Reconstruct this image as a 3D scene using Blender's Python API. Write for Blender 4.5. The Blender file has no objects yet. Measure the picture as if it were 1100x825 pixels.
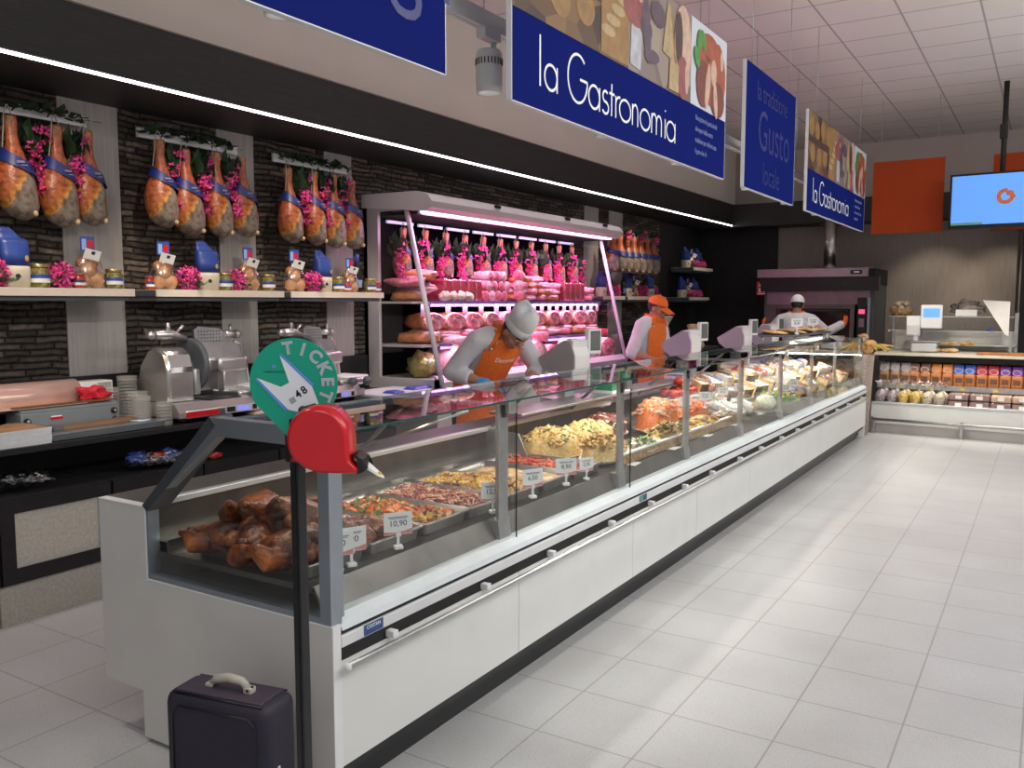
import bpy, bmesh, math, random
from mathutils import Vector, Matrix, noise
PI = math.pi
R = random.Random(7)
C = bpy.context.scene.collection
SC = bpy.context.scene

# ------------------------------------------------------------------ camera constants (metres, 1100x825 frame)
F, CX, CY, CAMH = 930.0, 550.0, 412.5, 1.65
PITCH = math.atan((CY - 325.0) / F)
YAW = math.atan2(1130.0 - CX, F * math.cos(PITCH) + (CY - 325.0) * math.sin(PITCH))
_r = Vector((math.cos(YAW), math.sin(YAW), 0))
_l = Vector((-math.sin(YAW), math.cos(YAW), 0))
_f = _l * math.cos(PITCH) - Vector((0, 0, 1)) * math.sin(PITCH)
_u = _l * math.sin(PITCH) + Vector((0, 0, 1)) * math.cos(PITCH)
CAMP = Vector((0, 0, CAMH))
def at(u, v, ax, val):
    """the world point that a measured photo pixel has on the plane ax = val"""
    d = _r * (u - CX) - _u * (v - CY) + _f * F
    i = 'xyz'.index(ax)
    return CAMP + d * ((val - CAMP[i]) / d[i])

# ------------------------------------------------------------------ materials
MATS = {}
def mat(name, col, rough=.5, metal=0., var=.12, scale=30., bump=0., emis=0., spec=.5, trans=0., ecol=None, detail=3.):
    if name in MATS: return MATS[name]
    m = bpy.data.materials.new(name); m.use_nodes = True
    nt = m.node_tree; b = nt.nodes['Principled BSDF']
    tc = nt.nodes.new('ShaderNodeTexCoord'); nz = nt.nodes.new('ShaderNodeTexNoise')
    nz.inputs['Scale'].default_value = scale; nz.inputs['Detail'].default_value = detail
    nt.links.new(tc.outputs['Object'], nz.inputs['Vector'])
    rp = nt.nodes.new('ShaderNodeValToRGB')
    lo = [max(0, c * (1 - var)) for c in col]; hi = [min(1, c * (1 + var)) for c in col]
    rp.color_ramp.elements[0].position = .3; rp.color_ramp.elements[1].position = .7
    rp.color_ramp.elements[0].color = (*lo, 1); rp.color_ramp.elements[1].color = (*hi, 1)
    nt.links.new(nz.outputs['Fac'], rp.inputs['Fac'])
    nt.links.new(rp.outputs['Color'], b.inputs['Base Color'])
    b.inputs['Roughness'].default_value = rough; b.inputs['Metallic'].default_value = metal
    b.inputs['Specular IOR Level'].default_value = spec
    if trans: b.inputs['Transmission Weight'].default_value = trans
    if emis:
        b.inputs['Emission Color'].default_value = (*(ecol or col), 1); b.inputs['Emission Strength'].default_value = emis
    if bump:
        bp = nt.nodes.new('ShaderNodeBump'); bp.inputs['Strength'].default_value = bump; bp.inputs['Distance'].default_value = .01
        nt.links.new(nz.outputs['Fac'], bp.inputs['Height']); nt.links.new(bp.outputs['Normal'], b.inputs['Normal'])
    MATS[name] = m
    return m

def nodes_mat(name):
    m = bpy.data.materials.new(name); m.use_nodes = True
    nt = m.node_tree; b = nt.nodes['Principled BSDF']
    MATS[name] = m
    return m, nt, b
def N(nt, kind, **kw):
    n = nt.nodes.new('ShaderNode' + kind)
    for k, v in kw.items():
        if k in n.inputs: n.inputs[k].default_value = v
        else: setattr(n, k, v)
    return n
def ramp(nt, stops, interp='LINEAR'):
    n = nt.nodes.new('ShaderNodeValToRGB'); cr = n.color_ramp; cr.interpolation = interp
    while len(cr.elements) < len(stops): cr.elements.new(.5)
    for e, (p, c) in zip(cr.elements, stops): e.position = p; e.color = (*c, 1)
    return n

def glass_mat(name, tint, ior=1.5, rough=0.0, extra=0.0):
    m = bpy.data.materials.new(name); m.use_nodes = True; nt = m.node_tree; nt.nodes.clear()
    out = N(nt, 'OutputMaterial'); mx = N(nt, 'MixShader'); tr = N(nt, 'BsdfTransparent'); gl = N(nt, 'BsdfGlossy')
    # Schlick reflectance of a thin pane, the same from both sides
    ge = N(nt, 'NewGeometry'); dt = N(nt, 'VectorMath', operation='DOT_PRODUCT')
    nt.links.new(ge.outputs['Incoming'], dt.inputs[0]); nt.links.new(ge.outputs['Normal'], dt.inputs[1])
    ab = N(nt, 'Math', operation='ABSOLUTE'); nt.links.new(dt.outputs['Value'], ab.inputs[0])
    om = N(nt, 'Math', operation='SUBTRACT'); om.inputs[0].default_value = 1.; nt.links.new(ab.outputs[0], om.inputs[1])
    pw = N(nt, 'Math', operation='POWER'); pw.inputs[1].default_value = 5.; nt.links.new(om.outputs[0], pw.inputs[0])
    r0 = extra + 2 * ((ior - 1) / (ior + 1)) ** 2
    fr = N(nt, 'Math', operation='MULTIPLY_ADD'); fr.inputs[1].default_value = 1 - r0; fr.inputs[2].default_value = r0; nt.links.new(pw.outputs[0], fr.inputs[0])
    nz = N(nt, 'TexNoise', Scale=3.0); rp = ramp(nt, [(.3, [t * .99 for t in tint]), (.7, tint)])
    nt.links.new(nz.outputs['Fac'], rp.inputs['Fac']); nt.links.new(rp.outputs['Color'], tr.inputs['Color'])
    gl.inputs['Roughness'].default_value = rough
    nt.links.new(fr.outputs[0], mx.inputs[0])
    nt.links.new(tr.outputs[0], mx.inputs[1]); nt.links.new(gl.outputs[0], mx.inputs[2]); nt.links.new(mx.outputs[0], out.inputs[0])
    MATS[name] = m
    return m
GLASS = glass_mat('clear_glass', (.93, .96, .95))
TOPGLASS = glass_mat('top_glass', (.85, .92, .9), ior=1.62)
PLASTIC = glass_mat('clear_plastic_film', (.97, .97, .97), ior=1.4, rough=.18, extra=.08)
TUB, _nt, _b = nodes_mat('tub_plastic')
_nz = N(_nt, 'TexNoise', Scale=20.); _rp = ramp(_nt, [(.3, (.62, .60, .54)), (.7, (.74, .72, .66))]); _nt.links.new(_nz.outputs['Fac'], _rp.inputs['Fac']); _nt.links.new(_rp.outputs[0], _b.inputs['Base Color'])
_b.inputs['Alpha'].default_value = .2; _b.inputs['Roughness'].default_value = .2

STEEL = mat('brushed_steel', (.62, .61, .59), .28, 1., .08, 12)
STEELD = mat('case_steel', (.17, .155, .14), .36, .9, .25, 5)
STEEL2 = mat('satin_steel', (.5, .5, .5), .42, 1., .1, 20)
ALU = mat('grey_aluminium', (.36, .40, .45), .38, .75, .05, 8)
ALUD = mat('dark_aluminium', (.12, .13, .15), .4, .6, .08, 8)
ALUL = mat('pale_aluminium', (.72, .75, .77), .35, .6, .04, 8)
WHITE = mat('white_laminate', (.74, .75, .72), .4, 0, .02, 6)
WHITEP = mat('white_plastic', (.8, .8, .8), .4, 0, .03, 6)
OFFW = mat('warm_white_metal', (.62, .58, .56), .45, 0, .04, 6)
BLACK = mat('black_laminate', (.012, .012, .013), .35, 0, .2, 12)
BLACKM = mat('black_matte', (.015, .014, .014), .7, 0, .25, 12)
GREYP = mat('grey_plastic', (.40, .40, .43), .45, 0, .04, 8)
GREYD = mat('dark_grey_plastic', (.09, .1, .11), .45, 0, .1, 8)
RED = mat('red_plastic', (.62, .012, .02), .22, 0, .05, 5)
ORANGE = mat('orange_cloth', (.85, .17, .02), .8, 0, .08, 40, .1)
BLUE = mat('blue_plastic', (.03, .08, .45), .4, 0, .1, 10)
INK = mat('black_ink', (.02, .02, .03), .6)
WINK = mat('white_ink', (.85, .87, .9), .6, emis=.12)
REDINK = mat('red_ink', (.7, .12, .12), .6)
CARD = mat('white_card', (.85, .84, .8), .6, 0, .03, 20)

# ------------------------------------------------------------------ mesh builder
class MB:
    def __init__(s): s.b = bmesh.new(); s.mi = 0
    def _tag(s, faces, sm=False):
        for f in faces: f.material_index = s.mi; f.smooth = sm
    def box(s, x0, x1, y0, y1, z0, z1, bev=0., rot=None, seg=2):
        g = bmesh.ops.create_cube(s.b, size=1.); vs = g['verts']
        cx, cy, cz = (x0 + x1) / 2, (y0 + y1) / 2, (z0 + z1) / 2
        M = Matrix.Translation((cx, cy, cz)) @ (rot.to_4x4() if rot else Matrix()) @ Matrix.Diagonal((x1 - x0, y1 - y0, z1 - z0, 1))
        bmesh.ops.transform(s.b, matrix=M, verts=vs)
        fs = list({f for v in vs for f in v.link_faces}); s._tag(fs)
        if bev:
            es = list({e for v in vs for e in v.link_edges})
            r = bmesh.ops.bevel(s.b, geom=es, offset=bev, segments=seg, affect='EDGES', profile=.5)
            s._tag(r['faces'], True)
            for f in {f for v in r['verts'] for f in v.link_faces}: f.material_index = s.mi
        return s
    def prism(s, poly, ax, a, b, sm=False):
        """poly of 2-D points in the two other axes (order x,y,z), extruded from a to b along ax"""
        def p(q, t):
            return {'x': (t, q[0], q[1]), 'y': (q[0], t, q[1]), 'z': (q[0], q[1], t)}[ax]
        A = [s.b.verts.new(p(q, a)) for q in poly]; B = [s.b.verts.new(p(q, b)) for q in poly]
        fs = [s.b.faces.new(A), s.b.faces.new(B[::-1])]
        n = len(poly)
        for i in range(n):
            f = s.b.faces.new((A[i], B[i], B[(i + 1) % n], A[(i + 1) % n])); f.material_index = s.mi; f.smooth = sm
        s._tag(fs); return s
    def quad(s, *pts):
        f = s.b.faces.new([s.b.verts.new(p) for p in pts]); f.material_index = s.mi; return s
    def rings(s, rings, cap=True, sm=True, close=True):
        """loft through lists of points"""
        L = [[s.b.verts.new(p) for p in r] for r in rings]
        n = len(L[0]); fs = []
        for A, B in zip(L, L[1:]):
            for i in range(n if close else n - 1):
                j = (i + 1) % n
                fs.append(s.b.faces.new((A[i], A[j], B[j], B[i])))
        s._tag(fs, sm)
        if cap:
            s._tag([s.b.faces.new(L[0][::-1]), s.b.faces.new(L[-1])], False)
        return s
    def tube(s, pts, rad, n=8, cap=True):
        pts = [Vector(p) for p in pts]
        rs = rad if isinstance(rad, (list, tuple)) else [rad] * len(pts)
        out = []; nrm = None
        for i, p in enumerate(pts):
            t = (pts[min(i + 1, len(pts) - 1)] - pts[max(i - 1, 0)]).normalized()
            if nrm is None:
                nrm = t.orthogonal().normalized()
            else:
                nrm = (nrm - t * nrm.dot(t)); nrm = nrm.normalized() if nrm.length > 1e-6 else t.orthogonal().normalized()
            bn = t.cross(nrm)
            out.append([p + (nrm * math.cos(2 * PI * k / n) + bn * math.sin(2 * PI * k / n)) * rs[i] for k in range(n)])
        return s.rings(out, cap)
    def lathe(s, prof, n=20, c=(0, 0, 0), sx=1., sy=1., ax='z', sm=True):
        rr = []
        for r, z in prof:
            r = max(r, 1e-4); ring = []
            for k in range(n):
                a = 2 * PI * k / n; x, y = r * math.cos(a) * sx, r * math.sin(a) * sy
                q = {'z': (x, y, z), 'x': (z, x, y), 'y': (y, z, x)}[ax]
                ring.append((q[0] + c[0], q[1] + c[1], q[2] + c[2]))
            rr.append(ring)
        return s.rings(rr, True, sm)
    def ball(s, c, rad, sub=2, amp=0., fr=6., seed=0., rot=None):
        g = bmesh.ops.create_icosphere(s.b, subdivisions=sub, radius=1.)
        rad = rad if isinstance(rad, (tuple, list)) else (rad,) * 3
        o = Vector((seed * 3.7, seed * 1.3, seed * 2.1))
        for v in g['verts']:
            k = 1 + (amp * noise.noise(v.co * fr * .3 + o) * 2 if amp else 0)
            q = Vector((v.co.x * rad[0] * k, v.co.y * rad[1] * k, v.co.z * rad[2] * k))
            if rot: q = rot @ q
            v.co = q + Vector(c)
        s._tag({f for v in g['verts'] for f in v.link_faces}, True); return s
    def move(s, M):
        bmesh.ops.transform(s.b, matrix=M, verts=s.b.verts); return s
    def mesh(s, name, mats):
        bmesh.ops.recalc_face_normals(s.b, faces=s.b.faces)
        me = bpy.data.meshes.new(name); s.b.to_mesh(me); s.b.free()
        for m in (mats if isinstance(mats, (list, tuple)) else [mats]): me.materials.append(m)
        return me

def obj(name, mb, mats=None, parent=None, loc=None, rot=None):
    me = mb.mesh(name, mats) if isinstance(mb, MB) else mb
    o = bpy.data.objects.new(name, me); C.objects.link(o)
    if parent: o.parent = parent
    if loc is not None: o.location = loc
    if rot is not None: o.rotation_euler = rot
    return o
def tag(o, label, cat, group=None, kind=None):
    o['label'] = label; o['category'] = cat
    if group: o['group'] = group
    if kind: o['kind'] = kind
    return o
def thing(name, label, cat, loc=(0, 0, 0), rotz=0., group=None, kind=None):
    o = bpy.data.objects.new(name, None); C.objects.link(o); o.empty_display_size = .05
    o.location = loc; o.rotation_euler = (0, 0, rotz)
    return tag(o, label, cat, group, kind)
def struct(name, mb, m, loc=None):
    o = obj(name, mb, m, None, loc); o['kind'] = 'structure'; return o
def dup(root, loc, label, group=None, rotz=None, scale=None, rot=None):
    r = root.copy(); C.objects.link(r); r.location = loc; r['label'] = label
    if group: r['group'] = group
    if rotz is not None: r.rotation_euler = (0, 0, rotz)
    if rot is not None: r.rotation_euler = rot
    if scale is not None: r.scale = (scale,) * 3 if not isinstance(scale, tuple) else scale
    for ch in list(root.children):
        c = ch.copy(); C.objects.link(c); c.parent = r
        for g in list(ch.children):
            d = g.copy(); C.objects.link(d); d.parent = c
    return r
class Proto:
    """the first placing moves the prototype itself, later ones copy it with its parts"""
    def __init__(s, root): s.root = root; s.used = False
    def put(s, loc, label, group=None, rotz=0., scale=1., rot=None):
        if not s.used:
            s.used = True; o = s.root; o.location = loc; o['label'] = label
            if group: o['group'] = group
            o.rotation_euler = rot if rot is not None else (0, 0, rotz)
            o.scale = (scale,) * 3 if not isinstance(scale, tuple) else scale
            return o
        return dup(s.root, loc, label, group, rotz if rot is None else None, scale, rot)
ORD = 'first second third fourth fifth sixth seventh eighth ninth tenth eleventh twelfth thirteenth fourteenth fifteenth sixteenth seventeenth eighteenth nineteenth twentieth'.split()
ORD += ['twenty-first', 'twenty-second', 'twenty-third', 'twenty-fourth', 'twenty-fifth', 'twenty-sixth']

_dg = None
def text_mesh(body, size, extrude=.0005, offset=0., align='CENTER', sx=1., space=1.):
    cu = bpy.data.curves.new('lettering', 'FONT'); cu.body = body; cu.size = size; cu.extrude = extrude; cu.offset = offset
    cu.align_x = align; cu.align_y = 'CENTER'; cu.space_character = space; cu.resolution_u = 3
    o = bpy.data.objects.new('lettering', cu); C.objects.link(o)
    bpy.context.view_layer.update()
    me = bpy.data.meshes.new_from_object(o.evaluated_get(bpy.context.evaluated_depsgraph_get()))
    bpy.data.objects.remove(o); bpy.data.curves.remove(cu)
    if sx != 1.:
        for v in me.vertices: v.co.x *= sx
    return me
# lettering that faces +x (reads left to right towards +y), and lettering that faces -y
FACE_X = (PI / 2, 0, PI / 2)
FACE_NY = (PI / 2, 0, 0)
def letters(body, size, m, parent, loc, rot, **kw):
    me = text_mesh(body, size, **kw); me.materials.clear(); me.materials.append(m)
    return obj('lettering', me, None, parent, loc, rot)
def remesh(o, vox=.008, smooth=6, keep=None):
    """turn the overlapping volumes of a mesh object into one continuous skin"""
    md = o.modifiers.new('r', 'REMESH'); md.mode = 'VOXEL'; md.voxel_size = vox; md.use_smooth_shade = True
    sm = o.modifiers.new('s', 'SMOOTH'); sm.iterations = smooth; sm.factor = .5
    bpy.context.view_layer.update()
    me = bpy.data.meshes.new_from_object(o.evaluated_get(bpy.context.evaluated_depsgraph_get()))
    ms = list(o.data.materials); o.modifiers.clear(); o.data = me
    me.materials.clear()
    for m in ms: me.materials.append(m)
    for p in me.polygons: p.material_index = 0
    return o
# ================================================================== the room
# floor tiles 0.40 m, speckled
def tile_floor():
    m, nt, b = nodes_mat('floor_tiles')
    tc = N(nt, 'TexCoord'); mp = N(nt, 'Mapping'); mp.inputs['Location'].default_value = (.015, .02, 0)
    nt.links.new(tc.outputs['Object'], mp.inputs['Vector'])
    br = N(nt, 'TexBrick', Scale=1.0); br.offset = 0.; br.inputs['Mortar Size'].default_value = .0045
    br.inputs['Mortar Smooth'].default_value = .3; br.inputs['Brick Width'].default_value = .40; br.inputs['Row Height'].default_value = .40
    br.inputs['Color1'].default_value = (.545, .55, .55, 1); br.inputs['Color2'].default_value = (.525, .53, .53, 1); br.inputs['Mortar'].default_value = (.36, .35, .34, 1)
    nt.links.new(mp.outputs[0], br.inputs['Vector'])
    nz = N(nt, 'TexNoise', Scale=220., Detail=2.); rp = ramp(nt, [(.30, (.50, .44, .36)), (.42, (1, 1, 1))])
    nt.links.new(tc.outputs['Object'], nz.inputs['Vector']); nt.links.new(nz.outputs['Fac'], rp.inputs['Fac'])
    n2 = N(nt, 'TexNoise', Scale=2.2, Detail=4.); rp2 = ramp(nt, [(.3, (.93, .92, .91)), (.7, (1.02, 1.02, 1.02))])
    nt.links.new(tc.outputs['Object'], n2.inputs['Vector']); nt.links.new(n2.outputs['Fac'], rp2.inputs['Fac'])
    mx = N(nt, 'MixRGB', blend_type='MULTIPLY'); mx.inputs[0].default_value = 1.
    m2 = N(nt, 'MixRGB', blend_type='MULTIPLY'); m2.inputs[0].default_value = 1.
    nt.links.new(br.outputs['Color'], mx.inputs[1]); nt.links.new(rp.outputs['Color'], mx.inputs[2])
    nt.links.new(mx.outputs[0], m2.inputs[1]); nt.links.new(rp2.outputs['Color'], m2.inputs[2])
    nt.links.new(m2.outputs[0], b.inputs['Base Color']); b.inputs['Roughness'].default_value = .32
    return m
def ceil_mat():
    m, nt, b = nodes_mat('ceiling_tiles')
    tc = N(nt, 'TexCoord'); mp = N(nt, 'Mapping'); mp.inputs['Location'].default_value = (.02, .1, 0)
    nt.links.new(tc.outputs['Object'], mp.inputs['Vector'])
    br = N(nt, 'TexBrick', Scale=1.0); br.offset = 0.; br.inputs['Mortar Size'].default_value = .009
    br.inputs['Brick Width'].default_value = .60; br.inputs['Row Height'].default_value = .60
    br.inputs['Color1'].default_value = (.80, .73, .71, 1); br.inputs['Color2'].default_value = (.78, .71, .69, 1); br.inputs['Mortar'].default_value = (.42, .37, .36, 1)
    nt.links.new(mp.outputs[0], br.inputs['Vector']); nt.links.new(br.outputs['Color'], b.inputs['Base Color'])
    nz = N(nt, 'TexNoise', Scale=90.); bp = N(nt, 'Bump', Strength=.15); nt.links.new(nz.outputs['Fac'], bp.inputs['Height']); nt.links.new(bp.outputs[0], b.inputs['Normal'])
    b.inputs['Roughness'].default_value = .9
    return m
def wood_mat(name, c1, c2, ax=(60., 60., 3.)):
    m, nt, b = nodes_mat(name)
    tc = N(nt, 'TexCoord'); mp = N(nt, 'Mapping'); mp.inputs['Scale'].default_value = ax
    nt.links.new(tc.outputs['Object'], mp.inputs['Vector'])
    nz = N(nt, 'TexNoise', Scale=1., Detail=5.); rp = ramp(nt, [(.3, c1), (.7, c2)])
    nt.links.new(mp.outputs[0], nz.inputs['Vector']); nt.links.new(nz.outputs['Fac'], rp.inputs['Fac'])
    nt.links.new(rp.outputs[0], b.inputs['Base Color']); b.inputs['Roughness'].default_value = .55
    return m
def stone_mat():
    m, nt, b = nodes_mat('ledge_stone')
    tc = N(nt, 'TexCoord'); sp = N(nt, 'SeparateXYZ'); cb = N(nt, 'CombineXYZ')
    nt.links.new(tc.outputs['Object'], sp.inputs[0])
    nt.links.new(sp.outputs['Y'], cb.inputs['X']); nt.links.new(sp.outputs['Z'], cb.inputs['Y'])
    # courses of uneven height; in each course stones of uneven length
    wz = N(nt, 'TexNoise', Scale=2.6, Detail=3.); nt.links.new(cb.outputs[0], wz.inputs['Vector'])
    def mth(op, a_, b_=None, c_=None):
        n = N(nt, 'Math', operation=op)
        for i, q in enumerate((a_, b_, c_)):
            if q is None: continue
            if isinstance(q, (int, float)): n.inputs[i].default_value = q
            else: nt.links.new(q, n.inputs[i])
        return n.outputs[0]
    zz = mth('MULTIPLY_ADD', wz.outputs['Fac'], 1.6, mth('MULTIPLY', sp.outputs['Z'], 25.))
    row = mth('FLOOR', zz); fr_ = mth('FRACT', zz)
    wn = N(nt, 'TexWhiteNoise', noise_dimensions='1D'); nt.links.new(row, wn.inputs['W'])
    al = mth('MULTIPLY_ADD', wn.outputs['Value'], 61., mth('MULTIPLY', sp.outputs['Y'], 4.6))
    v1 = N(nt, 'TexVoronoi', Scale=1., voronoi_dimensions='1D', feature='F1'); v2 = N(nt, 'TexVoronoi', Scale=1., voronoi_dimensions='1D', feature='F2')
    for v in (v1, v2): nt.links.new(al, v.inputs['W'])
    df = mth('SUBTRACT', v2.outputs['Distance'], v1.outputs['Distance'])
    ed = mth('MINIMUM', mth('MULTIPLY', mth('MINIMUM', fr_, mth('SUBTRACT', 1., fr_)), 1.2), mth('MULTIPLY', df, 2.2))
    gp = ramp(nt, [(.0, (.02, .02, .02)), (.10, (.7, .7, .7)), (.35, (1, 1, 1))]); nt.links.new(ed, gp.inputs['Fac'])
    sx = N(nt, 'SeparateXYZ'); nt.links.new(v1.outputs['Color'], sx.inputs[0])
    cr = ramp(nt, [(.0, (.042, .037, .032)), (.35, (.078, .067, .056)), (.6, (.118, .102, .086)), (.85, (.16, .14, .12)), (1., (.185, .137, .09))]); nt.links.new(sx.outputs[0], cr.inputs['Fac'])
    br = N(nt, 'MixRGB', blend_type='MULTIPLY'); br.inputs[0].default_value = 1.; nt.links.new(cr.outputs[0], br.inputs[1]); nt.links.new(gp.outputs[0], br.inputs[2])
    nz = N(nt, 'TexNoise', Scale=26., Detail=6.); rp = ramp(nt, [(.3, (.5, .5, .52)), (.7, (1.35, 1.25, 1.15))])
    nt.links.new(tc.outputs['Object'], nz.inputs['Vector']); nt.links.new(nz.outputs['Fac'], rp.inputs['Fac'])
    mx = N(nt, 'MixRGB', blend_type='MULTIPLY'); mx.inputs[0].default_value = 1.
    nt.links.new(br.outputs[0], mx.inputs[1]); nt.links.new(rp.outputs[0], mx.inputs[2]); nt.links.new(mx.outputs[0], b.inputs['Base Color'])
    hs = N(nt, 'Math', operation='MULTIPLY_ADD'); hs.inputs[1].default_value = .6; nt.links.new(sx.outputs[1], hs.inputs[0]); nt.links.new(gp.outputs[0], hs.inputs[2])
    h2 = N(nt, 'Math', operation='MULTIPLY_ADD'); h2.inputs[1].default_value = .5; nt.links.new(nz.outputs['Fac'], h2.inputs[0]); nt.links.new(hs.outputs[0], h2.inputs[2])
    bp = N(nt, 'Bump', Strength=1., Distance=.035); nt.links.new(h2.outputs[0], bp.inputs['Height']); nt.links.new(bp.outputs[0], b.inputs['Normal'])
    b.inputs['Roughness'].default_value = .85
    return m
FLOORM, CEILM, STONE = tile_floor(), ceil_mat(), stone_mat()
WOODG = wood_mat('pale_grey_wood', (.34, .32, .295), (.44, .415, .385))
WOODB = wood_mat('taupe_wood', (.27, .235, .205), (.35, .305, .27))
WOODC = wood_mat('cabinet_oak', (.36, .33, .285), (.47, .435, .38), (3., 60., 60.))
SHELFW = wood_mat('birch_shelf', (.66, .55, .42), (.76, .65, .52), (60., 4., 60.))
BEIGE = mat('beige_paint', (.56, .49, .445), .8, 0, .03, 2)
SOFF = wood_mat('black_wood', (.018, .016, .016), (.032, .03, .029), (60, 3, 60))

CEIL = 4.12
struct('floor', MB().box(-6, 9, -4, 15, -.1, 0), FLOORM)
struct('ceiling', MB().box(-6, 9, -4, 15, CEIL, CEIL + .1), CEILM)
struct('wall_left', MB().box(-5.3, -5.12, -4, 14.6, 0, CEIL), BLACKM)
struct('wall_back', MB().box(-5.3, 9, 14.6, 14.8, 0, CEIL), BEIGE)
# black run of the left wall's upper bulkhead: dark wood band, beige plaster above
struct('trim_1', MB().box(-5.12, -4.40, -4, 13.75, 2.87, 3.2), SOFF)
struct('trim_2', MB().box(-5.12, -4.37, -4, 13.78, 3.2, CEIL), BEIGE)
struct('trim_3', MB().box(-5.12, 9, 13.75, 14.6, 2.85, 3.2), SOFF)
# lower back wall: black left part, taupe boards right
struct('trim_4', MB().box(-5.12, -3.82, 14.3, 14.6, 0, 2.85), BLACKM)
tb = MB().box(-3.82, -.45, 14.35, 14.6, 0, 2.85); struct('trim_5', tb, WOODB)
# stone cladding and pale wood pilasters on the left wall
edges = [(-4, 3.05), (3.44, 4.21), (4.54, 5.28), (5.60, 9.9), (10.3, 10.62), (11.05, 12.4)]
for i, (a, b_) in enumerate(edges):
    struct('trim_%d' % (6 + i), MB().box(-5.12, -5.08, a, b_, .9, 2.87), STONE)
for i, (a, b_) in enumerate([(3.05, 3.44), (4.21, 4.54), (5.28, 5.60), (9.9, 10.3), (10.62, 11.05)]):
    struct('trim_%d' % (12 + i), MB().box(-5.12, -5.07, a, b_, .9, 2.87), WOODG)
# LED line under the front edge of the dark band
LEDM = mat('led_diffuser', (1, .9, .95), .4, emis=9., ecol=(1., .88, .93), var=.01)
t = thing('led_strip', 'long thin white light strip along the lower edge of the black soffit', 'light strip', (-4.395, 5.0, 2.87))
obj('diffuser', MB().box(-.008, .008, -6, 8.72, -.008, .005), LEDM, t)
obj('profile', MB().box(-.014, .014, -6, 8.73, .005, .012), ALUD, t)

# hanging department signs (all in the plane x = -1.9)
NAVY = mat('navy_banner', (.012, .020, .16), .8, 0, .04, 3, spec=0.)
GHOST = mat('navy_gloss_lettering', (.017, .028, .185), .4, 0, .03, 3)
def photo_mat(name, stops, scale):
    m, nt, b = nodes_mat(name)
    tc = N(nt, 'TexCoord'); nz = N(nt, 'TexVoronoi', Scale=scale); rp = ramp(nt, stops)
    nt.links.new(tc.outputs['Object'], nz.inputs['Vector']); nt.links.new(nz.outputs['Color'], rp.inputs['Fac']); nt.links.new(rp.outputs[0], b.inputs['Base Color'])
    b.inputs['Roughness'].default_value = .45
    return m
P_WOOD = photo_mat('printed_cheese_wheels', [(.2, (.05, .025, .015)), (.5, (.15, .075, .03)), (.8, (.27, .15, .06))], 5.)
P_TABLE = photo_mat('printed_table', [(.2, (.17, .12, .11)), (.5, (.28, .22, .19)), (.8, (.36, .29, .23))], 4.)
P_PLATE = mat('printed_plate', (.62, .66, .72), .45, 0, .05, 3)
P = {k: mat('printed_' + k, c, .45, 0, .18, 18) for k, c in dict(rind=(.33, .18, .06), cream=(.48, .35, .18), pale=(.50, .50, .55), salame=(.30, .08, .08), ham=(.38, .085, .035), hamdark=(.20, .045, .03), leaf=(.07, .27, .04), brown=(.07, .035, .025), fig=(.11, .07, .10), fat=(.62, .42, .32)).items()}
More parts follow.
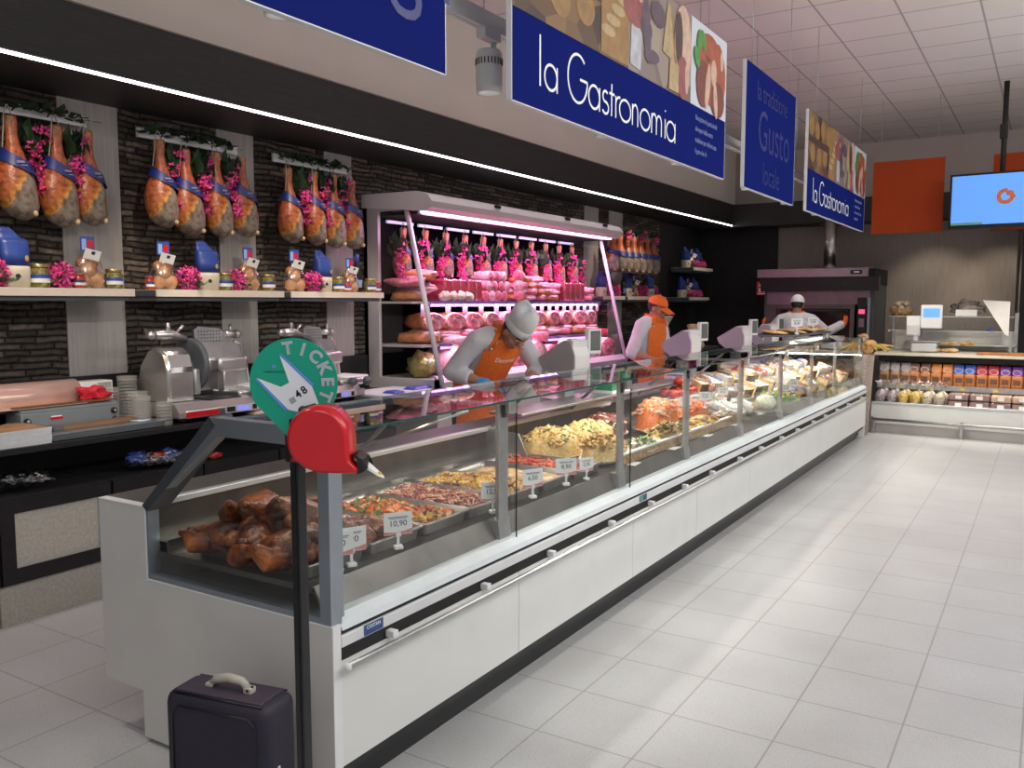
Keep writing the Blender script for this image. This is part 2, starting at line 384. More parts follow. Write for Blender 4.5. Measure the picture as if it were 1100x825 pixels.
def sign(label, y0, y1, kind, z0=2.465, z1=3.34, x=-1.9):
    t = thing('hanging_sign', label, 'sign', (x, y0, z0), 0, 'blue hanging department signs')
    L, H = y1 - y0, z1 - z0
    obj('board', MB().box(-.012, .012, 0, L, 0, H), NAVY, t)
    obj('edge_trim', MB().box(-.013, .013, -.004, 0, 0, H).box(-.013, .013, 0, L, -.004, 0).box(-.013, .013, L, L + .004, 0, H), WHITEP, t)
    for yy in (.12 * L, .88 * L): obj('suspension_wire', MB().tube([(0, yy, H - .01), (0, yy, CEIL - z0)], .0025, 5), STEEL2, t)
    if kind == 'gastronomia':
        zt = .42 * H
        pr = MB(); pal = [P_WOOD, P_TABLE, P_PLATE, P['rind'], P['cream'], P['pale'], P['salame'], P['ham'], P['hamdark'], P['leaf'], P['brown'], P['fig'], P['fat']]
        def pane(a, b, mi): pr.mi = mi; pr.box(.012, .0145, a * L, b * L, zt, H - .004)
        pane(0, .42, 0); pane(.42, .755, 1); pane(.755, .998, 2)
        d = [.0146]
        def poly(mi, pts):
            d[0] += .0002; pr.mi = mi
            pr.quad(*[(d[0], q[0] * L, zt + q[1] * (H - zt)) for q in pts])
        def ell(mi, cy, cz, ry, rz, a=0., n=14):
            poly(mi, [(cy + ry * math.cos(k * 2 * PI / n) * math.cos(a) - rz * math.sin(k * 2 * PI / n) * math.sin(a) * .35, cz + (rz * math.sin(k * 2 * PI / n) * math.cos(a) + ry * math.cos(k * 2 * PI / n) * math.sin(a) * 2.8)) for k in range(n)])
        for cy, cz in ((.04, .75), (.12, .72), (.2, .8), (.06, .3), (.15, .28), (.24, .33), (.28, .75)): ell(3, cy, cz, .035, .16)
        for z0_, z1_ in ((.48, .58),): poly(10, [(0, z0_), (.3, z0_ - .03), (.3, z1_), (0, z1_)])
        poly(3, [(.3, .02), (.42, .02), (.42, .99), (.3, .95)])
        for k in range(5): ell(4, .33 + .02 * k, .25 + .12 * k, .03, .05)
        poly(5, [(.425, .06), (.475, .04), (.48, .42), (.45, .52), (.43, .45)])
        for (a, b, c_, e_) in ((.45, .62, .06, .3), (.5, .5, .03, .2), (.53, .25, .04, .12), (.49, .85, .05, .1), (.56, .72, .04, .22)): ell(6 if a < .5 else 11, a, b, c_, e_ * .6, .2)
        ell(11, .5, .55, .02, .4, .1); ell(6, .47, .78, .018, .1); ell(12, .47, .76, .01, .05)
        poly(4, [(.585, .38), (.65, .33), (.625, .9), (.61, .93)]); poly(3, [(.65, .33), (.66, .36), (.63, .92), (.625, .9)])
        ell(12, .7, .6, .05, .42); ell(10, .675, .62, .022, .3); ell(6, .70, .22, .035, .24); ell(12, .725, .24, .012, .18)
        poly(4, [(.62, .02), (.675, .02), (.675, .32), (.625, .34)])
        ell(7, .88, .46, .09, .38); ell(8, .83, .3, .045, .28); ell(7, .94, .55, .045, .34, .1); ell(8, .93, .2, .05, .22)
        ell(12, .86, .3, .016, .28, -.1); ell(12, .90, .5, .02, .16); ell(12, .915, .18, .014, .22, .1); ell(8, .86, .68, .02, .1); ell(7, .87, .78, .06, .14); ell(12, .955, .7, .012, .12)
        ell(9, .785, .56, .018, .12, .2); ell(9, .80, .76, .015, .14, -.1); ell(9, .825, .8, .016, .11, .3)
        obj('food_photographs', pr, pal, t)
        # slim geometric lettering drawn with an even stroke
        k = L / 2.66; Y = lambda u: (at(u, 90, 'x', -1.9).y - 3.04) * k
        b0, xh, ch, sw = .098 * H / .875, .106, .205, .0062
        strokes = []
        def line(a, z0_, b_, z1_): strokes.append([(a, z0_), (b_, z1_)])
        def arc(c_, cz, ry, rz, a0, a1, n=20): strokes.append([(c_ + ry * math.cos(math.radians(a0 + (a1 - a0) * i / n)), cz + rz * math.sin(math.radians(a0 + (a1 - a0) * i / n))) for i in range(n + 1)])
        def aa(u0, u1):
            s_ = Y(u1); c_ = Y(u0); arc(c_, b0 + xh / 2, s_ - c_, xh / 2, 0, 360, 28); line(s_, b0 - .004, s_, b0 + xh)
        line(Y(577), b0, Y(577), b0 + ch + .006); aa(588.7, 595.3)
        g0, g1 = Y(617.7), Y(628); arc(g0, b0 + ch / 2, g1 - g0, ch / 2 + .004, 48, 360, 30); line(g1, b0 + ch / 2, Y(620.), b0 + ch / 2)
        aa(635.4, 641.2)
        s0 = Y(647.6); w_ = Y(651) - s0; arc(s0, b0 + xh * .76, w_ * .8, xh * .24, 40, 270, 16); arc(s0, b0 + xh * .26, w_, xh * .26, 90, -150, 16)
        line(Y(654.3), b0, Y(654.3), b0 + xh * 1.45); line(Y(651.6), b0 + xh, Y(657.2), b0 + xh)
        line(Y(658.8), b0, Y(658.8), b0 + xh); arc(Y(662.8), b0 + xh * .62, Y(662.8) - Y(658.8), xh * .38, 180, 80, 10)
        for u0, u1 in ((669., 675.), (690.7, 696.)):
            arc(Y(u0), b0 + xh / 2, Y(u1) - Y(u0), xh / 2, 0, 360, 28)
        def arch(u0, u1):
            c_ = (Y(u0) + Y(u1)) / 2; line(Y(u1), b0, Y(u1), b0 + xh * .6); arc(c_, b0 + xh * .6, Y(u1) - c_, xh * .4, 0, 180, 14)
        line(Y(676.9), b0, Y(676.9), b0 + xh); arch(676.9, 682.7)
        line(Y(697.8), b0, Y(697.8), b0 + xh); arch(697.8, 703.); arch(703., 708.4)
        line(Y(712.4), b0, Y(712.4), b0 + xh); line(Y(712.4), b0 + xh * 1.38, Y(712.4), b0 + xh * 1.46)
        aa(718.6, 723.2)
        lm = MB(); d_ = .0146
        for st_ in strokes:
            d_ += .00004; Lf, Rt = [], []
            for i, (a, z_) in enumerate(st_):
                p0, p1 = Vector(st_[max(i - 1, 0)]), Vector(st_[min(i + 1, len(st_) - 1)])
                tn = (p1 - p0).normalized(); nn = Vector((-tn.y, tn.x)) * sw
                Lf.append((d_, a + nn.x, z_ + nn.y)); Rt.append((d_, a - nn.x, z_ - nn.y))
            lm.rings([Lf, Rt], cap=False, close=False, sm=False)
        obj('lettering', lm, WINK, t)
        for k, s_ in enumerate(('Riscopriamo la particolarità', 'dei sapori della nostra', 'tradizione per offrirvi tutto', 'il gusto che c\'è')):
            letters(s_, .044, GHOST if k > 9 else mat('pale_blue_ink', (.24, .29, .52), .5), t, (.0145, .79 * L, (.345 - .075 * k) * H), FACE_X, align='LEFT', sx=.8)
    else:
        for s_, sz, zz, yy in kind:
            letters(s_, sz, GHOST, t, (.0135, yy * L, zz * H), FACE_X, offset=-.002, sx=.85)
    return t
sign('blue square sign cut by the top of the photo, nearest of the row', .9, 2.588, [('degli', .5, .45, .80), ('i consigli', .2, .84, .5)])
sign('long blue sign reading la Gastronomia with large food photographs', 3.04, 5.70, 'gastronomia')
sign('plain blue square sign with faint tone-on-tone lettering, between the two lettered signs', 6.14, 7.51, [('la tradizione', .2, .82, .5), ('Gusto', .42, .5, .55), ('locale', .24, .16, .5)])
sign('smaller-looking far sign reading la Gastronomia, behind the plain blue square', 7.97, 10.72, 'gastronomia')
OSIGN = mat('orange_banner', (.36, .058, .02), .9, 0, .03, 4, spec=0.)
def osign(label, x, y, z0, w, h, rz):
    t = thing('hanging_sign', label, 'sign', (x, y, z0), rz, 'orange square hanging signs')
    obj('board', MB().box(0, w, -.01, .01, 0, h), OSIGN, t)
    for xx in (.1 * w, .9 * w): obj('suspension_wire', MB().tube([(xx, 0, h - .01), (xx, 0, CEIL - z0)], .0025, 5), STEEL2, t)
osign('orange square sign hanging between the far blue sign and the television', -1.96, 11.66, 2.50, .80, .875, -.03)
osign('orange square sign half hidden behind the hanging television', -.66, 11.75, 2.50, .80, .875, -.03)

# television on a ceiling pole
t = thing('television', 'flat television with blue screen and orange ring logo on a ceiling pole', 'television', (-.52, 11.35, 2.49), -.06)
obj('bezel', MB().box(-.55, .55, -.03, .03, 0, .63, .006), BLACK, t)
SCR = mat('blue_screen', (.10, .30, .86), .3, emis=.75, ecol=(.13, .33, .9), var=.03)
obj('screen', MB().box(-.525, .525, -.034, -.03, .05, .605), SCR, t)
obj('ticker_bar', MB().box(-.525, -.2, -.0355, -.034, .052, .075), mat('green_screen_strip', (.15, .35, .1), .4, emis=.3), t)
lg = MB()
pts_o, pts_i = [], []
for k in range(29):
    a = PI * .42 + k * (2 * PI - .5) / 28
    pts_o.append((math.cos(a) * .088, math.sin(a) * .088)); pts_i.append((math.cos(a) * .045, math.sin(a) * .045))
lg.prism([(x + .02, z + .35) for x, z in pts_o + pts_i[::-1]], 'y', -.0365, -.034)
lg.ball((.055, -.0355, .385), (.03, .003, .03), 2); lg.ball((.10, -.0355, .345), (.03, .003, .016), 2)
obj('ring_logo', lg, mat('orange_logo', (.55, .14, .03), .5, emis=.25), t)
obj('pole', MB().tube([(-.03, .05, .45), (-.03, .05, CEIL - 2.49)], .028, 12).box(-.16, .1, .03, .06, .2, .46), BLACKM, t)
obj('pole_clamp', MB().box(-.075, .0, .02, .09, 1.0, 1.16, .008), BLACKM, t)

# light track with spotlights above the display case
def track(label, y0, y1):
    t = thing('track_rail', label, 'light track', (-2.3, y0, 2.92))
    obj('rail', MB().box(-.02, .02, 0, y1 - y0, 0, .03).box(-.02, -.012, 0, y1 - y0, -.006, .0).box(.012, .02, 0, y1 - y0, -.006, 0), WHITEP, t)
    obj('trunking', MB().box(-.13, -.06, 0, y1 - y0, .05, .12), WHITEP, t)
    w = MB()
    n = int((y1 - y0) / 1.5) + 1
    for k in range(n): w.tube([(-.095, .2 + k * 1.5, .12), (-.095, .2 + k * 1.5, CEIL - 2.92)], .003, 5)
    obj('hanger_wire', w, STEEL2, t)
track('white suspended lighting track running behind the blue signs', 0.4, 11.4)
t = thing('spotlight', '', 'spotlight', (0, 0, 0), 0, 'white cylindrical spotlights on the track')
obj('adapter', MB().box(-.025, .025, -.07, .07, -.05, 0, .004).tube([(0, .04, -.05), (0, .04, -.10), (0, 0, -.12)], .014, 8), WHITEP, t)
sp = MB().lathe([(.02, .0), (.055, -.005), (.062, -.02), (.062, -.17), (.058, -.2), (.05, -.2), (.046, -.175), (0, -.17)], 24, (0, 0, -.09))
obj('housing', sp, WHITEP, t)
g = MB()
for k in range(24):
    a = 2 * PI * k / 24
    g.box(-.002, .002, -.002, .002, -.165, -.135).b.verts.ensure_lookup_table()
    vs = g.b.verts[-8:]
    bmesh.ops.translate(g.b, vec=(math.cos(a) * .0625, math.sin(a) * .0625, 0), verts=vs)
obj('vent_slots', g, BLACKM, t)
obj('lamp', MB().lathe([(.0, -.262), (.044, -.262), (.044, -.258), (0, -.258)], 20), mat('spot_lamp', (1, .93, .85), .4, emis=14., var=.01), t)
SP = Proto(t)
SPOTY = [1.1, 2.2, 3.5, 4.75, 5.95, 7.6, 8.9, 10.2]
for k, y in enumerate(SPOTY):
    SP.put((-2.3, y, 2.92), ['spotlight above the roast chicken end of the case', 'spotlight behind the edge of the nearest blue sign', 'white round spotlight in the gap between the first two blue signs', 'spotlight hidden behind the start of the food photographs sign', 'spotlight peeping out past the small print of the large sign', 'spotlight between the plain blue sign and the far sign', 'spotlight under the middle of the far blue sign', 'spotlight near the far end of the last blue sign'][k], rot=(0, 0, 0))
# ================================================================== the long serve-over display case
Y0, Y1 = 1.93, 11.15          # near end, far end
XF, XR = -1.86, -3.06         # front panel, rear edge
DECK = .735
t = CASE = thing('display_case', 'long white and steel serve-over deli display case with a glass front', 'display case')
# end panel, an inverted-L of white laminate
ep = [(-3.06, .20), (-2.83, .20), (-2.83, .02), (XF, .02), (XF, .635), (-2.78, .635), (-2.78, .905), (-3.06, .905)]
o = obj('end_panel', MB().prism(ep, 'y', Y0, Y0 + .035), mat('warm_white_laminate', (.63, .60, .575), .4, 0, .03, 5), t)
obj('end_panel_edging', MB().prism([(XF, .02), (XF + .004, .02), (XF + .004, .639), (-2.776, .639), (-2.776, .909), (-3.06, .909), (-3.06, .905), (-2.78, .905), (-2.78, .635), (XF, .635)], 'y', Y0 - .001, Y0 + .035), WHITEP, t)
# front panels
seams = [Y0 + .035, 3.05, 4.235, 5.23, 6.37, 7.5, 8.63, 9.68, Y1]
for a, b in zip(seams, seams[1:]):
    obj('front_panel', MB().box(XF - .02, XF, a + .002, b - .002, .165, .515), WHITE, t)
obj('plinth', MB().box(-2.75, -1.95, Y0 + .05, Y1 - .03, 0, .165), BLACK, t)
obj('kick_step', MB().box(-1.95, -1.88, Y0 + .05, Y1 - .02, .125, .165), BLACK, t)
obj('bumper_gap', MB().box(XF - .03, XF - .004, Y0 + .035, Y1, .512, .612), BLACKM, t)
obj('bumper_strip', MB().box(XF - .015, XF + .006, Y0 + .036, Y1, .560, .600, .004), mat('bumper_white', (.72, .73, .74), .35, .1, .04, 8), t)
rail = MB().tube([(XF + .035, Y0 + .03, .508), (XF + .035, Y1, .508)], .0115, 12)
obj('hand_rail', rail, STEEL, t)
obj('rail_end_cap', MB().ball((XF + .035, Y0 + .03, .508), (.0145, .012, .0145), 2), WHITEP, t)
for a, b in zip(seams, seams[1:]):
    for f in (.22, .75):
        yy = a + (b - a) * f
        obj('rail_bracket', MB().box(XF - .005, XF + .03, yy - .014, yy + .014, .520, .545, .003).box(XF, XF + .012, yy + .0, yy + .05, .49, .497), WHITEP, t)
obj('glass_channel', MB().prism([(-1.95, .618), (XF + .002, .614), (XF - .006, .634), (-1.90, .655), (-1.95, .655)], 'y', Y0 + .045, Y1), mat('glass_channel', (.74, .80, .82), .35, .1, .04, 8), t)
b = obj('maker_badge', MB().box(XF + .006, XF + .0075, Y0 + .14, Y0 + .235, .565, .600), mat('badge_blue', (.03, .07, .22), .4), t)
letters('COSTAN', .017, WINK, b, (XF + .0078, Y0 + .187, .589), FACE_X, extrude=.0002)
q = obj('energy_badge', MB().box(XF + .006, XF + .0075, 4.30, 4.40, .567, .600), mat('badge_navy', (.03, .06, .18), .4), t)
obj('badge_green_patch', MB().box(XF + .0075, XF + .008, 4.305, 4.345, .57, .597), mat('badge_green', (.1, .35, .25), .5), q)
# stainless interior
obj('deck', MB().box(-2.79, -1.985, Y0 + .04, Y1 - .02, DECK - .02, DECK), STEELD, t)
obj('front_kick', MB().prism([(-1.985, DECK), (-1.94, .655), (-1.945, .65), (-1.995, DECK - .01)], 'y', Y0 + .05, Y1), STEELD, t)
gr = MB()
for k in range(26): gr.box(-2.035, -1.995, 2.0 + k * .012, 2.006 + k * .012, DECK, DECK + .0015)
obj('air_grille', gr, GREYD, t)
obj('back_panel', MB().box(-2.80, -2.785, Y0 + .04, Y1, DECK - .02, .90), STEELD, t)
obj('back_rail', MB().box(-2.80, -2.765, Y0 + .04, Y1, .90, .925, .004), ALUL, t)
obj('back_ledge', MB().box(-2.785, -2.72, Y0 + .05, Y1, DECK + .035, DECK + .043).box(-2.724, -2.72, Y0 + .05, Y1, DECK, DECK + .04), STEEL, t)
obj('service_worktop', MB().box(-3.08, -2.80, Y0 + .036, Y1, .875, .905), mat('worktop_dark_steel', (.16, .15, .145), .4, .6, .1, 8), t)
obj('rear_body', MB().box(-3.04, -2.80, Y0 + .035, Y1, .20, .875).box(-2.80, -1.95, Y0 + .04, Y1 - .02, .165, .60), OFFW, t)
# end window frame of grey aluminium
fo = [(-2.785, .637), (-2.785, .91), (-2.40, 1.262), (-1.865, 1.262), (-1.865, .637)]
fi = [(-2.765, .659), (-2.765, .905), (-2.372, 1.20), (-1.912, 1.20), (-1.912, .659)]
fr = MB()
for i in range(5):
    j = (i + 1) % 5
    fr.prism([fo[i], fo[j], fi[j], fi[i]], 'y', Y0 + .002, Y0 + .05)
obj('end_frame', fr, ALU, t)
fr = MB()
for i in (1,):
    j = 2
    fr.prism([(-2.787, .912), (-2.402, 1.266), (-2.375, 1.24), (-2.76, .893)], 'y', Y0 - .004, Y0 + .09)
obj('sloped_cover', fr, ALUD, t)
obj('frame_bolt', MB().lathe([(.009, 0), (.009, .004), (0, .005)], 12, (-2.02, Y0 + .002, 1.225), 1, -1, 'y').lathe([(.008, 0), (.008, .004), (0, .005)], 12, (-2.02, Y0 + .002, 1.205), 1, -1, 'y'), STEEL, t)
obj('end_glass', MB().quad(*[(x, Y0 + .025, z) for x, z in fi]), GLASS, t)
# posts, panes and clips
POSTY = [3.05, 4.235, 5.23, 6.37, 7.5, 8.63, 9.68, 11.12]
py = [Y0 + .05] + POSTY
for k, y in enumerate(POSTY):
    w = .036 if k != 1 else .03
    obj('glass_post', MB().box(-1.955, -1.935, y - w, y + w, .655, 1.225, .003), STEEL2 if k != 7 else ALU, t)
    obj('post_foot', MB().prism([(-2.0, DECK), (-1.935, DECK), (-1.925, .655), (-1.955, .655)], 'y', y - .045, y + .045), STEEL2, t)
    c = obj('glass_clip', MB().box(-1.95, -1.892, y - .03, y + .03, 1.225, 1.24, .003).box(-1.91, -1.888, y - .028, y + .028, 1.19, 1.24, .003), STEEL, t)
    obj('hinge_block', MB().box(-1.95, -1.925, y - .012, y + .012, 1.17, 1.225), BLACK, c)
    # slanting arm from the post to the rear edge that carries the top glass
    obj('canopy_arm', MB().tube([(-1.945, y, 1.22), (-2.43, y, 1.222), (-2.77, y, .925)], .011, 8), STEEL2, t)
for a, b in zip(py, py[1:]):
    obj('front_glass', MB().quad((-1.90, a + .006, .645), (-1.90, b - .006, .645), (-1.90, b - .006, 1.236), (-1.90, a + .006, 1.236)), GLASS, t)
    obj('top_glass', MB().quad((-2.42, a + .004, 1.247), (-1.88, a + .004, 1.247), (-1.88, b - .004, 1.247), (-2.42, b - .004, 1.247)), TOPGLASS, t)
    obj('glass_edge', MB().box(-1.8805, -1.8775, a + .004, b - .004, 1.241, 1.2485), mat('green_glass_edge', (.015, .085, .075), .15, 0, .1, 10), t)
obj('corner_post', MB().box(-1.93, -1.885, Y0 + .05, Y0 + .085, .64, 1.24, .004), ALU, t)
obj('pane_gasket', MB().box(-1.898, -1.894, 3.087, 3.092, .65, 1.236).box(-1.898, -1.894, 4.262, 4.27, .65, 1.236), BLACK, t)
obj('rear_canopy_rail', MB().tube([(-2.43, Y0 + .05, 1.235), (-2.43, Y1, 1.235)], .012, 8), ALU, t)
obj('gas_strut', MB().tube([(-2.05, 2.95, 1.20), (-2.74, 2.95, .95)], .006, 6), STEEL, t)
obj('lamp_housing', MB().box(-2.42, -2.34, Y0 + .06, 9.2, 1.222, 1.232), ALUD, t)
obj('lamp_tube', MB().tube([(-2.39, 9.6, 1.215), (-2.39, Y1 - .1, 1.215)], .018, 8), mat('case_lamp', (1, .95, .85), .4, emis=8., var=.01), t)
# far end pane with its own low glass shelf
obj('far_end_glass', MB().quad((-2.79, Y1, .66), (-1.9, Y1, .66), (-1.9, Y1, 1.24), (-2.42, Y1, 1.24), (-2.79, Y1, .93)), GLASS, t)
obj('far_end_frame', MB().box(-1.93, -1.87, Y1 - .02, Y1 + .03, .02, .645), WHITE, t)
obj('partition_plate', MB().prism([(-2.79, DECK), (-2.48, DECK), (-2.56, .90), (-2.79, .92)], 'y', 4.19, 4.2), STEEL2, t)
# raised rear service shelf over the middle of the case, with pale edge
obj('service_shelf', MB().box(-2.83, -2.60, 4.3, 6.9, .985, 1.0, .003), STEEL2, t)

# upper bread shelf at the far end of the case: dark tray on legs
t = thing('bread_tray', 'dark flat tray of focaccia raised above the far end of the case', 'tray', (-2.46, 9.75, 1.285))
obj('tray_body', MB().box(-.20, .20, -.45, 1.25, 0, .02, .004).box(-.20, -.19, -.45, 1.25, 0, .035), GREYD, t)
lg = MB()
for xx in (-.17, .17):
    for yy in (-.4, 1.2): lg.tube([(xx, yy, 0), (xx, yy, -.036)], .012, 8)
obj('leg', lg, STEEL, t)

# ------------------------------------------------------------------ foods: materials
def food(name, cols, scale=60., rough=.45, bump=.6, emis=0.):
    """mottled food: Voronoi cells in the colours of its ingredients"""
    if name in MATS: return MATS[name]
    m, nt, b = nodes_mat(name)
    tc = N(nt, 'TexCoord'); vo = N(nt, 'TexVoronoi', Scale=scale); n = len(cols)
    nt.links.new(tc.outputs['Object'], vo.inputs['Vector'])
    rp = ramp(nt, [((i + .5) / n, c) for i, c in enumerate(cols)], 'CONSTANT' if n > 3 else 'LINEAR')
    if n > 3:
        for i, e in enumerate(rp.color_ramp.elements): e.position = i / n
    sx = N(nt, 'SeparateXYZ'); nt.links.new(vo.outputs['Color'], sx.inputs[0]); nt.links.new(sx.outputs[0], rp.inputs['Fac'])
    nz = N(nt, 'TexNoise', Scale=scale * .6, Detail=4.); r2 = ramp(nt, [(.3, (.55, .55, .55)), (.7, (1.2, 1.2, 1.2))])
    nt.links.new(tc.outputs['Object'], nz.inputs['Vector']); nt.links.new(nz.outputs['Fac'], r2.inputs['Fac'])
    mx = N(nt, 'MixRGB', blend_type='MULTIPLY'); mx.inputs[0].default_value = 1.
    nt.links.new(rp.outputs[0], mx.inputs[1]); nt.links.new(r2.outputs[0], mx.inputs[2]); nt.links.new(mx.outputs[0], b.inputs['Base Color'])
    bp = N(nt, 'Bump', Strength=bump, Distance=.012); nt.links.new(vo.outputs['Distance'], bp.inputs['Height']); nt.links.new(bp.outputs[0], b.inputs['Normal'])
    b.inputs['Roughness'].default_value = rough
    if emis:
        nt.links.new(mx.outputs[0], b.inputs['Emission Color']); b.inputs['Emission Strength'].default_value = emis
    return m

def tray_mesh(w, d, h, lip=.014):
    """gastronorm pan: rim, walls and floor; origin at rim-bottom centre"""
    m = MB()
    def ring(x, y, z, rr=.02):
        out = []
        for sx_, sy_, a0 in ((1, 1, 0), (-1, 1, 90), (-1, -1, 180), (1, -1, 270)):
            for k in range(4):
                a = math.radians(a0 + 30 * k)
                out.append((sx_ * (x - rr) + rr * math.cos(a), sy_ * (y - rr) + rr * math.sin(a), z))
        return out
    m.rings([ring(w / 2 + lip, d / 2 + lip, h - .006), ring(w / 2 + lip, d / 2 + lip, h), ring(w / 2, d / 2, h), ring(w / 2 - .008, d / 2 - .008, .004), ], cap=False)
    m.b.faces.new([m.b.verts.new(p) for p in ring(w / 2 - .008, d / 2 - .008, .004)])
    m.rings([ring(w / 2 + .001, d / 2 + .001, h - .002), ring(w / 2 - .006, d / 2 - .006, 0)], cap=False)
    return m
def heap(w, d, h, seed, res=26, edge=.5, bumps=.35, fr=30., sq=True):
    """a mound of food filling w x d, with lumpy relief"""
    m = MB(); V = []
    for i in range(res + 1):
        row = []
        for j in range(res + 1):
            u, v = -1 + 2 * i / res, -1 + 2 * j / res
            k = max(abs(u), abs(v)) if sq else math.hypot(u, v)
            if not sq:
                n = max(abs(u), abs(v)); s_ = n / max(math.hypot(u, v), 1e-6); u, v = u * s_, v * s_; k = n
            e = max(0., 1 - k ** 4) ** edge
            x, y = u * w / 2, v * d / 2
            nn = noise.noise(Vector((x * fr, y * fr, seed))) + .6 * noise.noise(Vector((x * fr * 2.3, y * fr * 2.3, seed + 5)))
            row.append(m.b.verts.new((x, y, h * e * (1 + bumps * nn) + (.003 * nn if e > 0 else 0))))
        V.append(row)
    for i in range(res):
        for j in range(res):
            f = m.b.faces.new((V[i][j], V[i + 1][j], V[i + 1][j + 1], V[i][j + 1])); f.smooth = True
    return m
def bits(m, n, w, d, z, fn, seed, dome=0.):
    """scatter n small pieces (fn adds one at the given matrix)"""
    r = random.Random(seed)
    for k in range(n):
        x, y = r.uniform(-w / 2, w / 2), r.uniform(-d / 2, d / 2)
        q = max(0, 1 - (2 * x / w) ** 2) * max(0, 1 - (2 * y / d) ** 2)
        fn(m, Vector((x, y, z + dome * q ** .6)), r)
def dice(s0, s1, mis=1):
    def f(m, p, r):
        m.mi = r.randrange(mis)
        rot = Matrix.Rotation(r.uniform(0, 3), 3, 'X') @ Matrix.Rotation(r.uniform(0, 3), 3, 'Z')
        a, b, c_ = (r.uniform(s0, s1) for _ in range(3))
        m.box(p.x - a, p.x + a, p.y - b, p.y + b, p.z - c_, p.z + c_, 0, rot)
    return f
def lump(s0, s1, mis=1, flat=.6):
    def f(m, p, r):
        m.mi = r.randrange(mis)
        s_ = r.uniform(s0, s1)
        m.ball(p, (s_ * r.uniform(.8, 1.4), s_ * r.uniform(.8, 1.4), s_ * flat), 1, .25, 5, r.uniform(0, 9), Matrix.Rotation(r.uniform(0, 3), 3, 'Z'))
    return f
def leafy(s0, s1, mis=1):
    def f(m, p, r):
        m.mi = r.randrange(mis)
        s_ = r.uniform(s0, s1); a = r.uniform(0, 6.28); t_ = r.uniform(-.2, .9)
        d_ = Vector((math.cos(a), math.sin(a), t_)).normalized() * s_; sd = Vector((-math.sin(a), math.cos(a), r.uniform(-.4, .4))) * s_ * .4
        m.quad(p, p + d_ * .5 + sd, p + d_, p + d_ * .5 - sd)
    return f
def stick(l0, l1, rad, mis=1):
    def f(m, p, r):
        m.mi = r.randrange(mis)
        l = r.uniform(l0, l1) / 2; a = r.uniform(0, 6.28); d_ = Vector((math.cos(a), math.sin(a), r.uniform(-.5, .5))) * l
        m.tube([p - d_, p + Vector((0, 0, l * .25)), p + d_], rad, 5)
    return f
def solid(n, c, rough=.4, var=.25, scale=60): return mat('food_' + n, c, rough, 0, var, scale, .3)
f_or = solid('carrot', (.70, .17, .03)); f_red = solid('red_pepper', (.46, .06, .025)); f_yel = solid('yellow_pepper', (.62, .37, .07)); f_grn = solid('green_leaf', (.14, .21, .05))
f_meat = solid('roast_meat', (.26, .085, .035)); f_pot = solid('potato', (.62, .42, .14)); f_tan = solid('bread', (.62, .36, .14)); f_crm = solid('cream', (.78, .70, .54)); f_pnk = solid('pink_meat', (.62, .22, .17))
f_dk = solid('dark_olive', (.05, .045, .03)); f_lgr = solid('lettuce', (.26, .45, .06)); f_pasta = solid('penne', (.72, .50, .19)); f_brn = solid('brown_crust', (.22, .10, .035))
f_sau = solid('sausage_strip', (.42, .15, .10)); f_fat = solid('pale_strip', (.62, .40, .28))

# price tag on a little stand
TAGRED = mat('tag_red_wave', (.66, .22, .19), .6)
def price_tag(loc, label, price, rz=PI / 2 - .62, s=1.):
    t = thing('price_tag', label, 'price tag', loc, rz, 'white price tags on clips in the case')
    t.scale = (s, s, s)
    obj('card', MB().box(-.045, .045, -.0012, .0012, .045, .115), WHITEP, t)
    w = MB()
    w.prism([(-.044, .0465), (.044, .0465), (.044, .062), (.02, .056), (-.01, .052), (-.044, .056)], 'y', -.0019, -.0012); obj('red_wave', w, TAGRED, t)
    obj('clip', MB().box(-.004, .004, -.003, .003, .004, .046).box(-.014, .014, -.012, .012, 0, .012, .003).box(-.008, .008, -.006, .004, .04, .052), WHITEP, t)
    letters(price, .026, INK, t, (.0, -.0016, .080), FACE_NY, extrude=.0003)
    obj('name_line', MB().box(-.032, .032, -.0017, -.0012, .0995, .1015).box(-.028, .028, -.0017, -.0012, .0955, .0970), INK, t)
    return t

# ------------------------------------------------------------------ trays along the near half
def tray(y, label, w=.56, d=.285, h=.05, x=-2.325):
    t = thing('steel_tray', label, 'tray', (x, y, DECK + .002), 0, 'steel trays on the case deck')
    obj('pan', tray_mesh(w, d, h), mat('tray_steel', (.30, .29, .275), .33, .9, .1, 12), t); return t
def fill(y, name, label, cat, mats, mb, x=-2.325, z=DECK + .008, kind='stuff', rz=0):
    o = obj(name, mb, mats, None, (x, y, z), (0, 0, rz)); tag(o, label, cat, None, kind); return o
TY = [2.155 + .318 * k for k in range(7)]
tray(TY[0], 'steel tray under the roast chickens at the near end')
tray(TY[1], 'steel tray of dark roast ribs, next to the chicken tray')
tray(TY[2], 'steel tray of mixed peppers and meat, third from the near end')
tray(TY[3], 'steel tray of red shredded meat, fourth from the near end')
tray(TY[4], 'steel tray of roast potatoes beside the first glass post')
tray(TY[5], 'steel tray of pale lasagne just past the first glass post')
tray(TY[6], 'steel tray of bright red sauce before the pasta platters')
